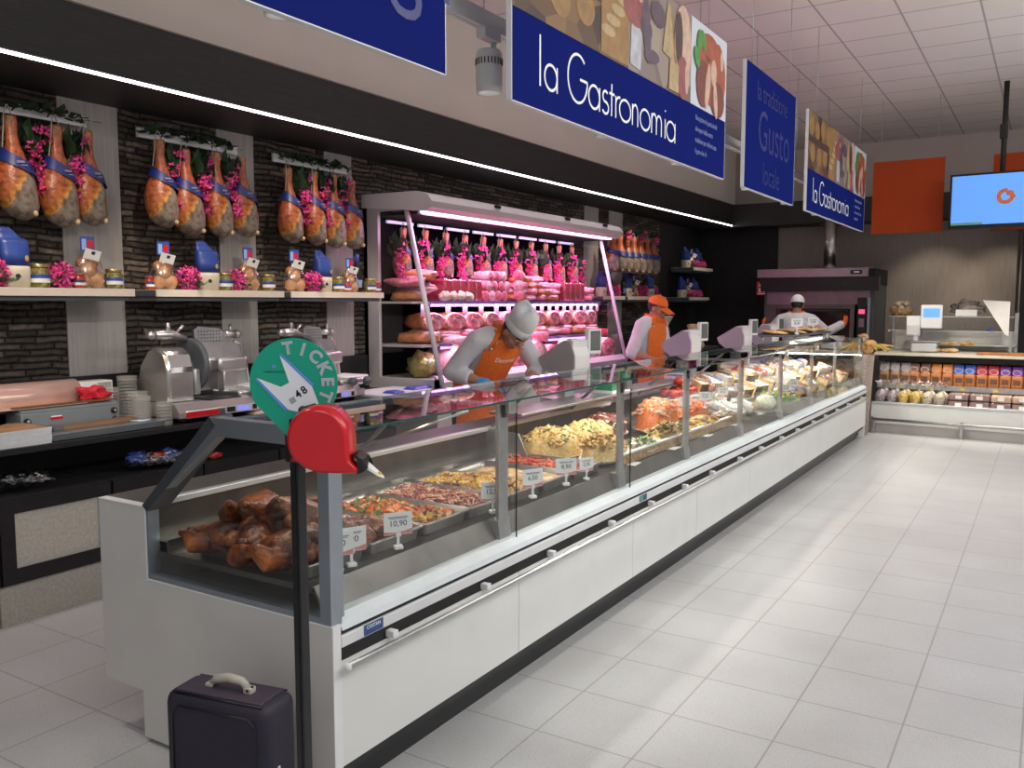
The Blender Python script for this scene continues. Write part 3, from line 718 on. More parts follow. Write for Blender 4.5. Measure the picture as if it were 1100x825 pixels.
# roast chickens, each a bird with legs and wings
CHICK, _nt, _b = nodes_mat('roast_skin')
_tc = N(_nt, 'TexCoord'); _n1 = N(_nt, 'TexNoise', Scale=16., Detail=5.); _nt.links.new(_tc.outputs['Object'], _n1.inputs['Vector'])
_rp = ramp(_nt, [(.30, (.022, .007, .004)), (.45, (.085, .022, .008)), (.57, (.22, .058, .014)), (.70, (.40, .13, .03))]); _nt.links.new(_n1.outputs['Fac'], _rp.inputs['Fac']); _nt.links.new(_rp.outputs[0], _b.inputs['Base Color'])
_n2 = N(_nt, 'TexNoise', Scale=60., Detail=4.); _nt.links.new(_tc.outputs['Object'], _n2.inputs['Vector']); _bp = N(_nt, 'Bump', Strength=.8, Distance=.01); _nt.links.new(_n2.outputs['Fac'], _bp.inputs['Height']); _nt.links.new(_bp.outputs[0], _b.inputs['Normal'])
_b.inputs['Roughness'].default_value = .28
def chicken_mesh(seed):
    m = MB()
    m.ball((0, 0, .062), (.098, .070, .062), 3, .10, 5, seed)
    m.ball((.055, 0, .082), (.05, .052, .045), 3, .1, 5, seed + 1)
    for s_ in (-1, 1):
        m.tube([(-.03, s_ * .05, .05), (-.075, s_ * .075, .06), (-.105, s_ * .05, .085), (-.135, s_ * .03, .09)], [.034, .038, .022, .010], 10)
        m.ball((-.14, s_ * .03, .092), .014, 2)
        m.tube([(.06, s_ * .055, .07), (.045, s_ * .088, .055), (.0, s_ * .085, .07)], [.022, .018, .011], 8)
    return m
def chicken():
    t = thing('roast_chicken', '', 'roast chicken', (0, 0, 0), 0, 'roast chickens on the steel tray')
    o = obj('bird', chicken_mesh(3), CHICK, t); remesh(o, .004, 3)
    return t
CH = Proto(chicken())
for k, (x, y, z, rz, lab) in enumerate([(-2.50, 2.06, .745, .4, 'glossy brown roast chicken at the left corner of the tray'), (-2.33, 2.05, .745, 2.6, 'roast chicken in the middle of the near edge of the tray'), (-2.16, 2.06, .745, .9, 'roast chicken by the dark ticket pole at the near edge'), (-2.47, 2.22, .75, 3.6, 'roast chicken at the back left of the tray'), (-2.29, 2.22, .75, 1.2, 'roast chicken at the back centre of the tray'), (-2.13, 2.23, .75, 5.2, 'roast chicken behind the first white price tag'), (-2.42, 2.14, .835, 1.9, 'roast chicken lying on top of the pile, left'), (-2.25, 2.15, .835, 4.4, 'darkest roast chicken on top of the pile, right')]):
    CH.put((x, y, z), lab, None, rz, 1.03 + .06 * (k % 3), (R.uniform(-.2, .2), R.uniform(-.2, .2), rz))
# ribs
m = heap(.53, .25, .04, 3); bits(m, 60, .48, .2, .045, lump(.014, .03, 2, .7), 5)
fill(TY[1], 'roast_ribs', 'dark roast ribs and small potatoes in the second tray', 'roast meat', [food('ribs', [(.22, .07, .03), (.10, .035, .02), (.40, .14, .05)], 40., .3), f_meat], m)
for k in range(3):
    m = MB().ball((0, 0, .03), (.085, .045, .035), 3, .15, 6, k)
    o = obj('roast_shank', m, MATS['ribs'], None, (-2.22 + .12 * k - .1, TY[1] + .02 * (k - 1), DECK + .035), (0, 0, .5 * k)); tag(o, ['roast shank nearest the front rim of the ribs tray', 'roast shank in the middle of the ribs tray', 'roast shank at the back of the ribs tray'][k], 'roast meat', 'roast shanks')
m = heap(.53, .25, .03, 9); bits(m, 230, .5, .24, .03, dice(.004, .016, 7), 6, .012)
fill(TY[2], 'pepper_stew', 'mixed red, yellow and green peppers with meat in the third tray', 'cooked vegetables', [f_meat, f_red, f_yel, f_or, f_grn, solid('stewed', (.40, .17, .08)), solid('stewed2', (.50, .27, .12))], m)
m = heap(.53, .25, .032, 13); bits(m, 330, .5, .24, .034, stick(.03, .06, .004, 3), 7, .01)
fill(TY[3], 'shredded_meat', 'reddish shredded meat strips in the fourth tray', 'cooked meat', [solid('red_shred', (.34, .10, .06)), f_sau, f_fat], m)
m = heap(.53, .25, .03, 17); bits(m, 190, .5, .24, .035, dice(.008, .016, 4), 8, .012)
fill(TY[4], 'roast_potatoes', 'golden diced roast potatoes beside the first glass post', 'potatoes', [f_pot, f_yel, f_tan, f_brn], m)
m = heap(.53, .25, .036, 21, bumps=.15, fr=12)
fill(TY[5], 'lasagne', 'pale golden baked lasagne past the first post', 'baked pasta', food('lasagne_top', [(.62, .40, .16), (.74, .58, .30), (.50, .24, .07)], 25.), m)
m = heap(.53, .25, .038, 25, bumps=.2); bits(m, 90, .48, .22, .04, lump(.008, .014, 2, .6), 9)
fill(TY[6], 'red_sauce', 'bright red tomato sauce stew in the seventh tray', 'cooked food', [food('tomato_stew', [(.62, .10, .04), (.48, .06, .03), (.70, .20, .08)], 50.), f_red], m)
for x, y, p_, lab in [(-1.99, 2.10, '3,90', 'price tag half behind the ticket pole'), (-1.99, 2.165, '4,90', 'price tag reading 4,90 in front of the chicken tray'), (-1.99, 2.415, '10,90', 'price tag reading 10,90 before the ribs tray'), (-1.99, 3.05, '12,50', 'price tag reading 12,50 just left of the first glass post'), (-1.99, 3.385, '6,50', 'price tag reading 6,50 just right of the first glass post'), (-1.99, 3.71, '8,90', 'tilted price tag before the red sauce tray')]:
    price_tag((x, y, .752), lab, p_, PI / 2 - .65 + R.uniform(-.1, .15), 1.18)
t = price_tag((-1.99, 3.93, .742), 'leaning leaflet with red foot beside the last near price tag', '5,90', PI / 2 - .4)
# empty rear steel pans under the back wall
for k in range(5):
    o = tray(2.3 + .43 * k, ['empty shallow steel pan behind the roast chickens', 'empty shallow steel pan behind the ribs', 'empty shallow steel pan behind the peppers', 'empty shallow steel pan behind the red meat', 'empty shallow steel pan behind the potatoes'][k], .1, .38, .03, -2.68)

# ------------------------------------------------------------------ platters of pasta and salads
CER = mat('white_platter', (.78, .78, .76), .2, 0, .02, 6)
BASK = food('wicker', [(.42, .24, .10), (.30, .16, .06), (.55, .36, .17)], 90., .6, .8)
def platter(loc, label, rx, ry, kind='white', h=.03, rz=0.):
    t = thing('platter' if kind == 'white' else 'wicker_basket' if kind == 'wicker' else 'steel_bowl', label, 'platter' if kind == 'white' else 'basket' if kind == 'wicker' else 'bowl', loc, rz, 'dishes holding the salads')
    pr = [(.0, 0), (.6, 0), (.9, h * .75), (1.0, h), (1.0, h + .004), (.86, h * .8), (.55, .006), (0, .006)]
    n = 28; m = MB(); rr = []
    for r_, z in pr:
        rr.append([(max(r_, 1e-3) * rx * math.cos(2 * PI * k / n), max(r_, 1e-3) * ry * math.sin(2 * PI * k / n), z) for k in range(n)])
    m.rings(rr, True); obj('dish', m, {'white': CER, 'wicker': BASK, 'steel': STEEL}[kind], t)
    if kind == 'wicker':
        w = MB(); w.tube([(rx * 1.0 * math.cos(2 * PI * k / 24), ry * 1.0 * math.sin(2 * PI * k / 24), h + .004) for k in range(25)], .008, 6); obj('woven_rim', w, BASK, t)
    return t
def salad(x, y, rx, ry, h, name, label, cat, mats, fn, n, dish, dlabel, seed, dh=.03, edge=.6, rz=0.):
    loc = Vector((x, y, DECK + .002))
    if dish: platter(loc, dlabel, rx, ry, dish, dh)
    m = heap(2 * rx * .92, 2 * ry * .92, h, seed, 22, edge, .25, 24, False)
    bits(m, n, 2 * rx * .72, 2 * ry * .72, h * .55, fn, seed, h * .5)
    o = obj(name, m, mats, None, loc + Vector((0, 0, dh * .6 if dish else .0)), (0, 0, rz)); tag(o, label, cat, None, 'stuff')
    return o
salad(-2.47, 4.42, .19, .22, .15, 'penne_salad', 'penne pasta with greens heaped on a big platter behind the second pane', 'pasta salad', [f_pasta, f_yel, f_grn, f_tan], stick(.03, .045, .006, 4), 330, 'white', 'white platter under the penne with greens', 31)
salad(-2.15, 4.45, .12, .19, .12, 'farfalle_salad', 'yellow pasta heap right behind the second pane, beside the wide post', 'pasta salad', [f_pasta, f_tan, f_yel], leafy(.02, .045, 3), 420, 'white', 'white platter under the yellow pasta', 33)
salad(-2.46, 4.88, .18, .22, .14, 'rice_salad', 'green and yellow rice salad heaped at the back of the pane', 'salad', [f_pasta, f_grn, f_lgr, f_crm], lump(.008, .014, 4), 330, 'white', 'white platter under the green rice salad', 35)
salad(-2.56, 5.32, .16, .19, .13, 'bean_salad', 'dark red bean salad with greens at the back beside the post', 'salad', [solid('bean', (.22, .03, .035)), f_crm, f_grn], lump(.008, .014, 3), 220, 'white', 'white platter under the bean salad', 37)
salad(-2.34, 5.72, .17, .20, .20, 'carrot_shreds', 'tall orange heap of shredded carrot and surimi', 'salad', [f_or, solid('surimi', (.80, .42, .26)), f_crm], stick(.04, .07, .004, 3), 420, 'white', 'white platter under the shredded carrot heap', 41)
salad(-2.33, 6.28, .16, .30, .12, 'prawn_salad', 'orange-red seafood heap in a basket behind the middle price tag', 'salad', [f_or, f_red, solid('prawn', (.80, .33, .16))], stick(.025, .045, .006, 3), 380, 'wicker', 'wicker basket holding the orange seafood', 43, .07)
salad(-2.10, 5.32, .10, .27, .09, 'grilled_vegetables', 'grilled yellow vegetables with herbs in the front tray', 'vegetables', [f_yel, solid('grilled', (.42, .27, .06)), f_grn, f_dk], leafy(.03, .055, 4), 330, 'white', 'white platter under the grilled yellow vegetables', 45)
salad(-2.08, 4.83, .09, .19, .06, 'cabbage_salad', 'pale green cabbage and celery salad in the front corner', 'salad', [f_crm, f_lgr, f_grn], leafy(.02, .045, 3), 300, 'white', 'white platter under the pale cabbage salad', 47)
salad(-2.09, 5.92, .09, .27, .07, 'artichoke_halves', 'golden grilled artichokes in the front row past the second post', 'vegetables', [f_yel, f_pot, f_brn], lump(.02, .035, 3), 110, 'white', 'white platter under the grilled artichokes', 49)
salad(-2.08, 6.42, .08, .15, .05, 'olive_mix', 'mixed pickles in a low wicker basket at the front glass', 'pickles', [f_crm, f_pnk, f_dk, f_grn], lump(.010, .018, 4), 130, 'wicker', 'low wicker basket of pickles at the front glass', 51, .06)
# long wicker front ledge of the salad section
t = thing('wicker_ledge', 'long low wicker front board holding back the salads', 'basket', (-2.01, 4.4, DECK + .001))
obj('woven_board', MB().box(-.012, .012, 0, 2.3, 0, .055, .005), BASK, t)
obj('white_lining', MB().box(-.016, .010, 0, 2.3, .055, .066, .003), WHITEP, t)
for k in range(4):
    o = tag(obj('blank_price_card', MB().box(-.025, .025, -.06, .06, 0, .002), CARD, None, (-1.975, 4.5 + .62 * k, DECK + .0005), (0, 0, .1 - .06 * k)), ['white card lying flat by the wide glass post', 'second white card lying flat along the front ledge', 'third white card lying flat along the front ledge', 'white card lying flat beside the wicker pickles basket'][k], 'price card', 'white cards lying along the ledge')
# tomatoes in a row on a small stand
TOM = mat('tomato_skin', (.40, .028, .018), .25, 0, .15, 8)
t = thing('white_stand', 'white raised plate carrying whole tomatoes', 'stand', at(750, 388, 'x', -2.60) * 1.0); ST = t.location.copy()
ST = Vector((-2.58, 6.75, .87)); t.location = ST
obj('plate', MB().box(-.1, .1, -.28, .28, 0, .012, .004), CER, t); obj('foot', MB().box(-.03, .03, -.05, .05, -.133, 0), STEEL2, t)
def tomato():
    t = thing('tomato', '', 'tomato', (0, 0, 0), 0, 'whole tomatoes on the white stand')
    obj('flesh', MB().ball((0, 0, .045), (.052, .052, .045), 3, .03), TOM, t)
    s_ = MB()
    for k in range(5):
        a = k * 1.257; s_.quad((0, 0, .088), (.012 * math.cos(a - .4), .012 * math.sin(a - .4), .091), (.03 * math.cos(a), .03 * math.sin(a), .088), (.012 * math.cos(a + .4), .012 * math.sin(a + .4), .091))
    obj('calyx', s_, f_grn, t); return t
TO = Proto(tomato())
for k, (dx, dy, dz) in enumerate([(.04, -.22, 0), (.045, -.11, 0), (.04, 0, 0), (.05, .11, 0), (.04, .22, 0), (-.05, -.16, .0), (-.05, .05, 0), (-.05, .17, 0), (.0, .0, .085), (0, .15, .085)]):
    TO.put(ST + Vector((dx, dy, .012 + dz)), ORD[k] + ' tomato of the red row on the white stand, counting along the case', None, k, .85)
# green promotional box on the service shelf
t = thing('green_box', 'green carton with white foot on the case shelf by the wide post', 'box', (-2.71, 5.75, 1.001))
obj('carton', MB().box(-.08, .08, -.16, .16, .02, .17, .004), mat('green_card', (.02, .28, .14), .5, 0, .05, 8), t); obj('white_foot', MB().box(-.082, .082, -.162, .162, 0, .022), WHITEP, t)
# ================================================================== cheeses and packs in the far half of the case
st = MB().box(-2.46, -2.24, 6.9, 11.0, DECK, .80).box(-2.78, -2.46, 6.9, 11.0, DECK, .87)
obj('display_step', st, ALUL, CASE)
CHZ = [mat('cheese_' + n, c, .45, 0, .10, 20, .1) for n, c in (('gold', (.78, .56, .22)), ('ivory', (.80, .70, .48)), ('white', (.80, .77, .68)), ('orange', (.72, .47, .22)))]
RIND = [mat('rind_' + n, c, .6, 0, .2, 30, .2) for n, c in (('brown', (.26, .16, .09)), ('ochre', (.55, .36, .14)), ('grey', (.45, .40, .34)), ('dark', (.10, .07, .05)))]
LABC = [mat('label_' + n, c, .5, 0, .05, 20) for n, c in (('white', (.82, .82, .80)), ('blue', (.10, .18, .50)), ('red', (.60, .08, .06)), ('lilac', (.48, .42, .60)))]
def wedge_proto(i):
    t = thing('cheese_wedge', '', 'cheese', (0, 0, 0), 0, 'cheese wedges in the far half of the case')
    a = MB(); n = 7; arc = [(.13 * math.cos(-.42 + .84 * k / n) - .06, .13 * math.sin(-.42 + .84 * k / n)) for k in range(n + 1)]
    a.prism([(-.06, 0)] + arc, 'z', 0, .075); obj('paste', a, CHZ[i], t)
    b = MB(); arc2 = [(.134 * math.cos(-.42 + .84 * k / n) - .06, .134 * math.sin(-.42 + .84 * k / n)) for k in range(n + 1)]
    b.prism(arc + arc2[::-1], 'z', -.0, .077); obj('rind', b, RIND[i], t)
    obj('label', MB().box(-.0, .045, -.018, .018, .0755, .0775), LABC[(i + 1) % 4], t)
    return Proto(t)
def round_proto(i):
    t = thing('cheese_round', '', 'cheese', (0, 0, 0), 0, 'whole round cheeses in the far half of the case')
    obj('rind', MB().lathe([(0, 0), (.075, 0), (.085, .012), (.085, .055), (.075, .07), (0, .07)], 24), RIND[i], t)
    obj('label', MB().lathe([(0, .0705), (.045, .0705), (.045, .0715), (0, .072)], 20), LABC[i], t)
    return Proto(t)
def pack_proto(i):
    t = thing('wrapped_cheese', '', 'packed cheese', (0, 0, 0), 0, 'film-wrapped cheese packs in the far half of the case')
    obj('contents', MB().box(-.05, .05, -.07, .07, .002, .05, .012), [CHZ[2], CHZ[1], f_pnk, CHZ[0]][i], t)
    obj('film', MB().box(-.055, .055, -.075, .075, 0, .054, .014), PLASTIC, t)
    obj('label', MB().box(-.028, .028, -.045, .045, .054, .056), LABC[i], t)
    return Proto(t)
WP = [wedge_proto(i) for i in range(4)]; RP = [round_proto(i) for i in range(4)]; KP = [pack_proto(i) for i in range(4)]
rows = [('front row', -2.10, .737), ('second row', -2.33, .802), ('third row', -2.55, .872), ('back row', -2.70, .872)]
rr = random.Random(21)
for ri, (rn, x, z) in enumerate(rows):
    y = 7.0 + .04 * ri; k = 0
    while y < 10.85:
        if ri == 0 and y < 8.1: y += .2; continue
        ty = rr.random(); i = rr.randrange(4)
        if ty < .42: p, nm = WP[i], ['golden cheese wedge with brown rind', 'ivory cheese wedge with ochre rind', 'white cheese wedge with grey rind', 'orange cheese wedge with dark rind'][i]
        elif ty < .55: p, nm = RP[i], ['brown round cheese with white label', 'ochre round cheese with blue label', 'grey round cheese with red label', 'dark round cheese with lilac label'][i]
        else: p, nm = KP[i], ['wrapped white cheese pack with white label', 'wrapped ivory cheese pack with blue label', 'wrapped pink pack with red label', 'wrapped golden cheese pack with lilac label'][i]
        zz = z + (.0 if ri < 2 else .0)
        tilt = (0, rr.uniform(.25, .5), rr.uniform(-.6, .6))
        o = p.put((x + rr.uniform(-.02, .02), y, zz + .028), nm + ', ' + ORD[k] + ' of the ' + rn + ' from the near end', None, 0, rr.uniform(.95, 1.25), tilt)
        k += 1; y += rr.uniform(.165, .215)
# vegetables decorating the front around the third post
def lettuce():
    m = MB(); bits(m, 150, .26, .3, .02, leafy(.06, .10, 2), 3, .05); return m
o = tag(obj('lettuce_leaves', lettuce(), [f_lgr, solid('lettuce2', (.36, .52, .10))], None, (-2.07, 7.85, DECK + .002)), 'bright green lettuce leaves at the front glass by the third post', 'lettuce')
fen = MB().ball((0, 0, .06), (.09, .08, .07), 3, .08).tube([(0, 0, .1), (.03, .03, .16)], [.03, .012], 8)
tag(obj('white_cabbage', fen, solid('cabbage', (.72, .75, .55)), None, (-2.06, 7.48, DECK - .005)), 'pale round cabbage next to the lettuce at the front glass', 'cabbage')
for k, (x, y, lab) in enumerate([(-2.10, 7.12, 'bread loaf lying before the white packs near the third post'), (-2.32, 7.3, 'bread loaf behind the pale cabbage')]):
    m = MB().ball((0, 0, .045), (.07, .15, .045), 3, .06)
    tag(obj('bread_loaf', m, f_tan, None, (x, y + .0, DECK + .004 + (.065 if k else 0)), (0, 0, .3 * k)), lab, 'bread', 'loaves in the case')
for k, (u, v, nm) in enumerate([(805, 455, 'white wrapped packs')]): pass
for k in range(4):
    KP[0].put((-2.12 - .12 * (k % 2), 6.72 + .16 * k, DECK + .03), 'white wrapped pack ' + ['beside the seafood basket', 'second past the seafood basket', 'third past the seafood basket', 'just before the cabbage'][k], None, 0, 1.35, (0, .35, .3 * k - .4))
for k in range(6):
    price_tag((-2.02 - .06 * (k % 2), 6.0 + .5 * k, DECK + .05) if k > 3 else (-2.2, 5.9 + .42 * k, .85), ['price tag in front of the orange seafood basket', 'price tag between the seafood and the white packs', 'price tag among the white packs', 'price tag above the cabbage', 'price tag at the front glass before the cheeses', 'price tag at the front glass beside the lettuce'][k], ['7,90', '9,50', '4,50', '2,90', '5,50', '11,90'][k], PI / 2 - .7, 1.1)
# flatbreads on the raised far tray, their two tags, and a wicker of bread beyond the end
for k in range(6):
    m = MB().ball((0, 0, .018), (.15, .11, .022), 3, .12, 6, k)
    tag(obj('focaccia', m, food('focaccia_top', [(.66, .40, .15), (.50, .24, .07), (.74, .55, .28)], 30.), None, (-2.53 + .14 * (k % 2), 9.45 + .26 * k, 1.312), (0, .1, .7 * k)), ORD[k] + ' flat focaccia from the near end of the raised tray', 'focaccia', 'focaccia on the raised tray')
price_tag((-2.32, 9.55, 1.306), 'white card standing before the focaccia, left', '8,90', PI / 2 - .8, 1.5)
price_tag((-2.32, 10.3, 1.306), 'white card standing before the focaccia, right', '9,90', PI / 2 - .8, 1.5)

# ================================================================== weighing scales on the rear worktop
def scale_proto():
    t = thing('weighing_scale', '', 'scale', (0, 0, 0), 0, 'deli weighing scales behind the case')
    obj('base', MB().box(-.13, .20, -.20, .20, .008, .055, .012).box(-.11, -.07, -.15, -.11, 0, .01).box(.14, .18, -.15, -.11, 0, .01).box(-.11, -.07, .11, .15, 0, .01).box(.14, .18, .11, .15, 0, .01), WHITEP, t)
    obj('pan', MB().box(-.12, .21, -.21, .21, .060, .072, .005), ALUL, t)
    obj('column', MB().box(-.10, -.02, -.05, .05, .05, .24, .006), GREYP, t)
    pr = [(-.26, .345), (-.02, .475), (.055, .485), (.075, .465), (.07, .43), (.095, .37), (.095, .28), (.065, .205), (.03, .195), (-.14, .225), (-.235, .285)]
    obj('printer_body', MB().prism(pr, 'y', -.075, .075, False), GREYP, t)
    pf = [(-.02, .476), (.055, .487), (.078, .467), (.073, .43), (.098, .37), (.098, .28), (.068, .203), (.03, .193), (.05, .215), (.085, .28), (.085, .37), (.06, .43), (.05, .465)]
    obj('white_fascia', MB().prism(pf, 'y', -.078, .078), WHITEP, t)
    s_ = obj('printer_slot', MB().box(.0, .045, -.05, .03, .4835, .487), BLACK, t)
    obj('head_stem', MB().tube([(.03, .12, .33), (.06, .14, .37)], .014, 8).tube([(.0, .04, .32), (.03, .12, .33)], .014, 8), GREYP, t)
    rot = Matrix.Rotation(-.45, 3, 'Z')
    h = obj('display_head', MB().box(.045, .085, .08, .22, .375, .555, .008), WHITEP, t)
    obj('display_bezel', MB().box(.085, .0865, .10, .205, .40, .54), GREYD, h)
    obj('display_screen', MB().box(.0865, .0875, .108, .197, .415, .525), mat('lcd_grey', (.16, .18, .17), .2, 0, .1, 12), h)
    return Proto(t)
SCP = scale_proto()
for y, rz, lab in [(5.47, -.25, 'nearest grey and white scale, beside the bending shop worker'), (7.95, -.25, 'grey scale next to the worker in the orange cap'), (9.62, -.25, 'third scale from the near end, in front of the dark wall'), (10.75, -.25, 'farthest scale, in front of the worker at the oven')]:
    SCP.put((-2.89 if y < 6 else -2.95, y, .907), lab, None, rz)

# ================================================================== hams and flowers
def ham_mat(name, top, mid, low, edge, blend=.35):
    m, nt, b = nodes_mat(name)
    tc = N(nt, 'TexCoord'); sp = N(nt, 'SeparateXYZ'); nt.links.new(tc.outputs['Object'], sp.inputs[0])
    nz = N(nt, 'TexNoise', Scale=9., Detail=4.); nt.links.new(tc.outputs['Object'], nz.inputs['Vector'])
    a = N(nt, 'Math', operation='MULTIPLY_ADD'); a.inputs[1].default_value = -1.35; nt.links.new(sp.outputs['Y'], a.inputs[0]); nt.links.new(sp.outputs['Z'], a.inputs[2])
    a2 = N(nt, 'Math', operation='MULTIPLY_ADD'); a2.inputs[1].default_value = .10; nt.links.new(nz.outputs['Fac'], a2.inputs[0]); nt.links.new(a.outputs[0], a2.inputs[2])
    mr = N(nt, 'MapRange'); mr.inputs['From Min'].default_value = -.70; mr.inputs['From Max'].default_value = .09; nt.links.new(a2.outputs[0], mr.inputs['Value'])
    rp = ramp(nt, [(0, low), (.45, low), (.47, edge), (.54, mid), (.74, top), (.9, mid), (1., (.42, .22, .09))])
    nt.links.new(mr.outputs[0], rp.inputs['Fac'])
    n2 = N(nt, 'TexNoise', Scale=34., Detail=5.); r2 = ramp(nt, [(.3, (.45, .38, .34)), (.62, (1.18, 1.14, 1.1))]); nt.links.new(tc.outputs['Object'], n2.inputs['Vector']); nt.links.new(n2.outputs['Fac'], r2.inputs['Fac'])
    mx = N(nt, 'MixRGB', blend_type='MULTIPLY'); mx.inputs[0].default_value = 1.; nt.links.new(rp.outputs[0], mx.inputs[1]); nt.links.new(r2.outputs[0], mx.inputs[2]); nt.links.new(mx.outputs[0], b.inputs['Base Color'])
    bp = N(nt, 'Bump', Strength=.5, Distance=.01); nt.links.new(n2.outputs['Fac'], bp.inputs['Height']); nt.links.new(bp.outputs[0], b.inputs['Normal'])
    b.inputs['Roughness'].default_value = .34
    return m
HAM = ham_mat('cured_ham', (.36, .085, .03), (.40, .12, .035), (.24, .21, .17), (.60, .30, .06))
TWINE = mat('twine', (.45, .40, .33), .8, 0, .1, 50)
BAND = mat('blue_ham_label', (.012, .025, .16), .4, 0, .15, 18)
def ham_proto(label=''):
    """hangs from z=0 downwards; faces +x"""
    t = thing('cured_ham', label, 'ham', (0, 0, 0), 0, 'cured hams hanging on rails')
    prof = [(0, .030, 0), (-.012, .036, 0), (-.10, .034, 0), (-.16, .040, -.002), (-.22, .062, -.008), (-.29, .088, -.014), (-.37, .104, -.016), (-.45, .108, -.012), (-.51, .098, -.004), (-.55, .072, .004), (-.575, .03, .01), (-.58, .004, .01)]
    m = MB(); n = 20
    def ring(z, r, dy, k=1.): return [(r * .78 * k * math.cos(2 * PI * i / n), r * k * math.sin(2 * PI * i / n) + dy, z) for i in range(n)]
    m.rings([ring(z, r, dy) for z, r, dy in prof])
    for v in m.b.verts:
        nn = noise.noise(v.co * 9); v.co.x += .010 * nn; v.co.y += .010 * noise.noise(v.co * 9 + Vector((5, 0, 0)))
    obj('leg', m, HAM, t)
    obj('knuckle_bone', MB().ball((.055, .05, -.545), (.016, .014, .018), 2), mat('bone', (.62, .46, .28), .5), t)
    # diagonal blue label round the front
    b = MB(); A = []
    for zi in (0, 1):
        row = []
        for k in range(13):
            a = -1.75 + 3.5 * k / 12
            z = -.225 - .050 * (math.sin(a)) - .07 * zi
            rad = .012 + np_interp(z, prof)
            row.append((rad * .80 * math.cos(a), rad * math.sin(a) - .008, z))
        A.append(row)
    b.rings(A, cap=False, close=False); obj('label_band', b, BAND, t)
    obj('label_print', MB().box(.078, .0795, -.02, .022, -.268, -.256).box(.079, .0805, .0, .035, -.284, -.278), mat('label_gold_print', (.2, .2, .3), .5), t)
    obj('twine', MB().tube([(0, -.005, .06), (.012, -.03, 0), (.02, -.042, -.06), (0.01, -.07, -.24)], .0035, 5).tube([(0, 0, .06), (.02, .02, -.03), (.036, .0, -.05)], .003, 5), TWINE, t)
    return t
def np_interp(z, prof):
    for (z0, r0, _), (z1, r1, _) in zip(prof, prof[1:]):
        if z1 <= z <= z0: return r0 + (r1 - r0) * (z - z0) / (z1 - z0)
    return .03
HP = Proto(ham_proto())
PINKF = mat('bougainvillea_pink', (.62, .03, .20), .7, 0, .3, 40)
PINKF2 = mat('bougainvillea_light', (.78, .10, .34), .7, 0, .2, 40)
LEAFD = mat('dark_leaf', (.02, .055, .02), .6, 0, .3, 30)
def petals(m, c, rad, n, r):
    for k in range(n):
        d = Vector((r.gauss(0, 1), r.gauss(0, 1), r.gauss(0, 1))).normalized()
        p = Vector(c) + d * rad * r.uniform(.55, 1.)
        s_ = r.uniform(.012, .022); u_ = d.orthogonal().normalized(); w_ = d.cross(u_)
        m.mi = r.randrange(2)
        for j in range(3):
            a = j * 2.1 + r.uniform(0, 1); q = u_ * math.cos(a) + w_ * math.sin(a); q2 = u_ * math.cos(a + 1) + w_ * math.sin(a + 1)
            m.quad(p, p + q * s_ + d * s_ * .4, p + (q + q2) * s_ * .8 + d * s_ * .9, p + q2 * s_ + d * s_ * .4)
def garland_proto(seed, h=.42):
    r = random.Random(seed)
    t = thing('flower_garland', '', 'flower garland', (0, 0, 0), 0, 'pink flower garlands between the hams')
    m = MB()
    z = -.03
    for k in range(5):
        petals(m, (.03 + r.uniform(-.02, .03), r.uniform(-.045, .045), z - .02), r.uniform(.035, .055), 26, r); z -= h / 5
    obj('blossoms', m, [PINKF, PINKF2], t)
    l = MB(); bits(l, 90, .06, .14, 0, leafy(.04, .08), seed)
    for v in l.b.verts: v.co.z = v.co.z * 2.2 - .10 + .06 * math.sin(v.co.y * 60)
    l.tube([(0, 0, .02), (0, .02, -.2), (0, -.01, -h)], .006, 5)
    obj('leaves', l, LEAFD, t)
    return Proto(t)
GP = [garland_proto(s_) for s_ in (3, 5, 8)]
def rail_thing(label, y0, y1, x=-5.02, z=2.735):
    t = thing('hanging_rail', label, 'rail', (x, y0, z), 0, 'white rails the hams hang from')
    obj('bar', MB().box(-.01, .01, 0, y1 - y0, -.03, .03), WHITEP, t)
    h = MB(); n = int((y1 - y0) / .2)
    for k in range(n):
        yy = .1 + k * .2
        h.tube([(.012, yy, .02), (.05, yy, .03), (.10, yy, .01), (.12, yy, -.02), (.10, yy, -.03)], .005, 6)
    obj('hook', h, BLACKM, t)
    obj('wall_fixing', MB().box(-.06, -.01, .05, .09, -.02, .02).box(-.06, -.01, y1 - y0 - .09, y1 - y0 - .05, -.02, .02), BLACKM, t)
    l = MB(); bits(l, int(90 * (y1 - y0)), .08, y1 - y0, .0, leafy(.05, .1), int(y0 * 10))
    l.move(Matrix.Translation((.05, (y1 - y0) / 2, .0)))
    g = obj('leaf_spray', l, LEAFD, None, (x + .0, y0, z), None); tag(g, 'dark green leaf spray tucked along ' + label.split(',')[0], 'leaves', None, 'stuff')
    return t
rail_thing('the nearest white ham rail, cut by the left photo edge', 2.2, 3.2)
rail_thing('the second white ham rail from the left', 3.54, 4.34)
rail_thing('the third white ham rail, just before the pink meat cabinet', 4.68, 5.48)
grp = [('nearest rail', [(2.40, 2.69), (2.70, 2.67), (2.96, 2.66), (3.15, 2.66)]), ('second rail', [(3.64, 2.685), (3.83, 2.655), (4.08, 2.67), (4.30, 2.665)]), ('third rail', [(4.74, 2.65), (5.01, 2.66), (5.22, 2.66), (5.43, 2.64)])]
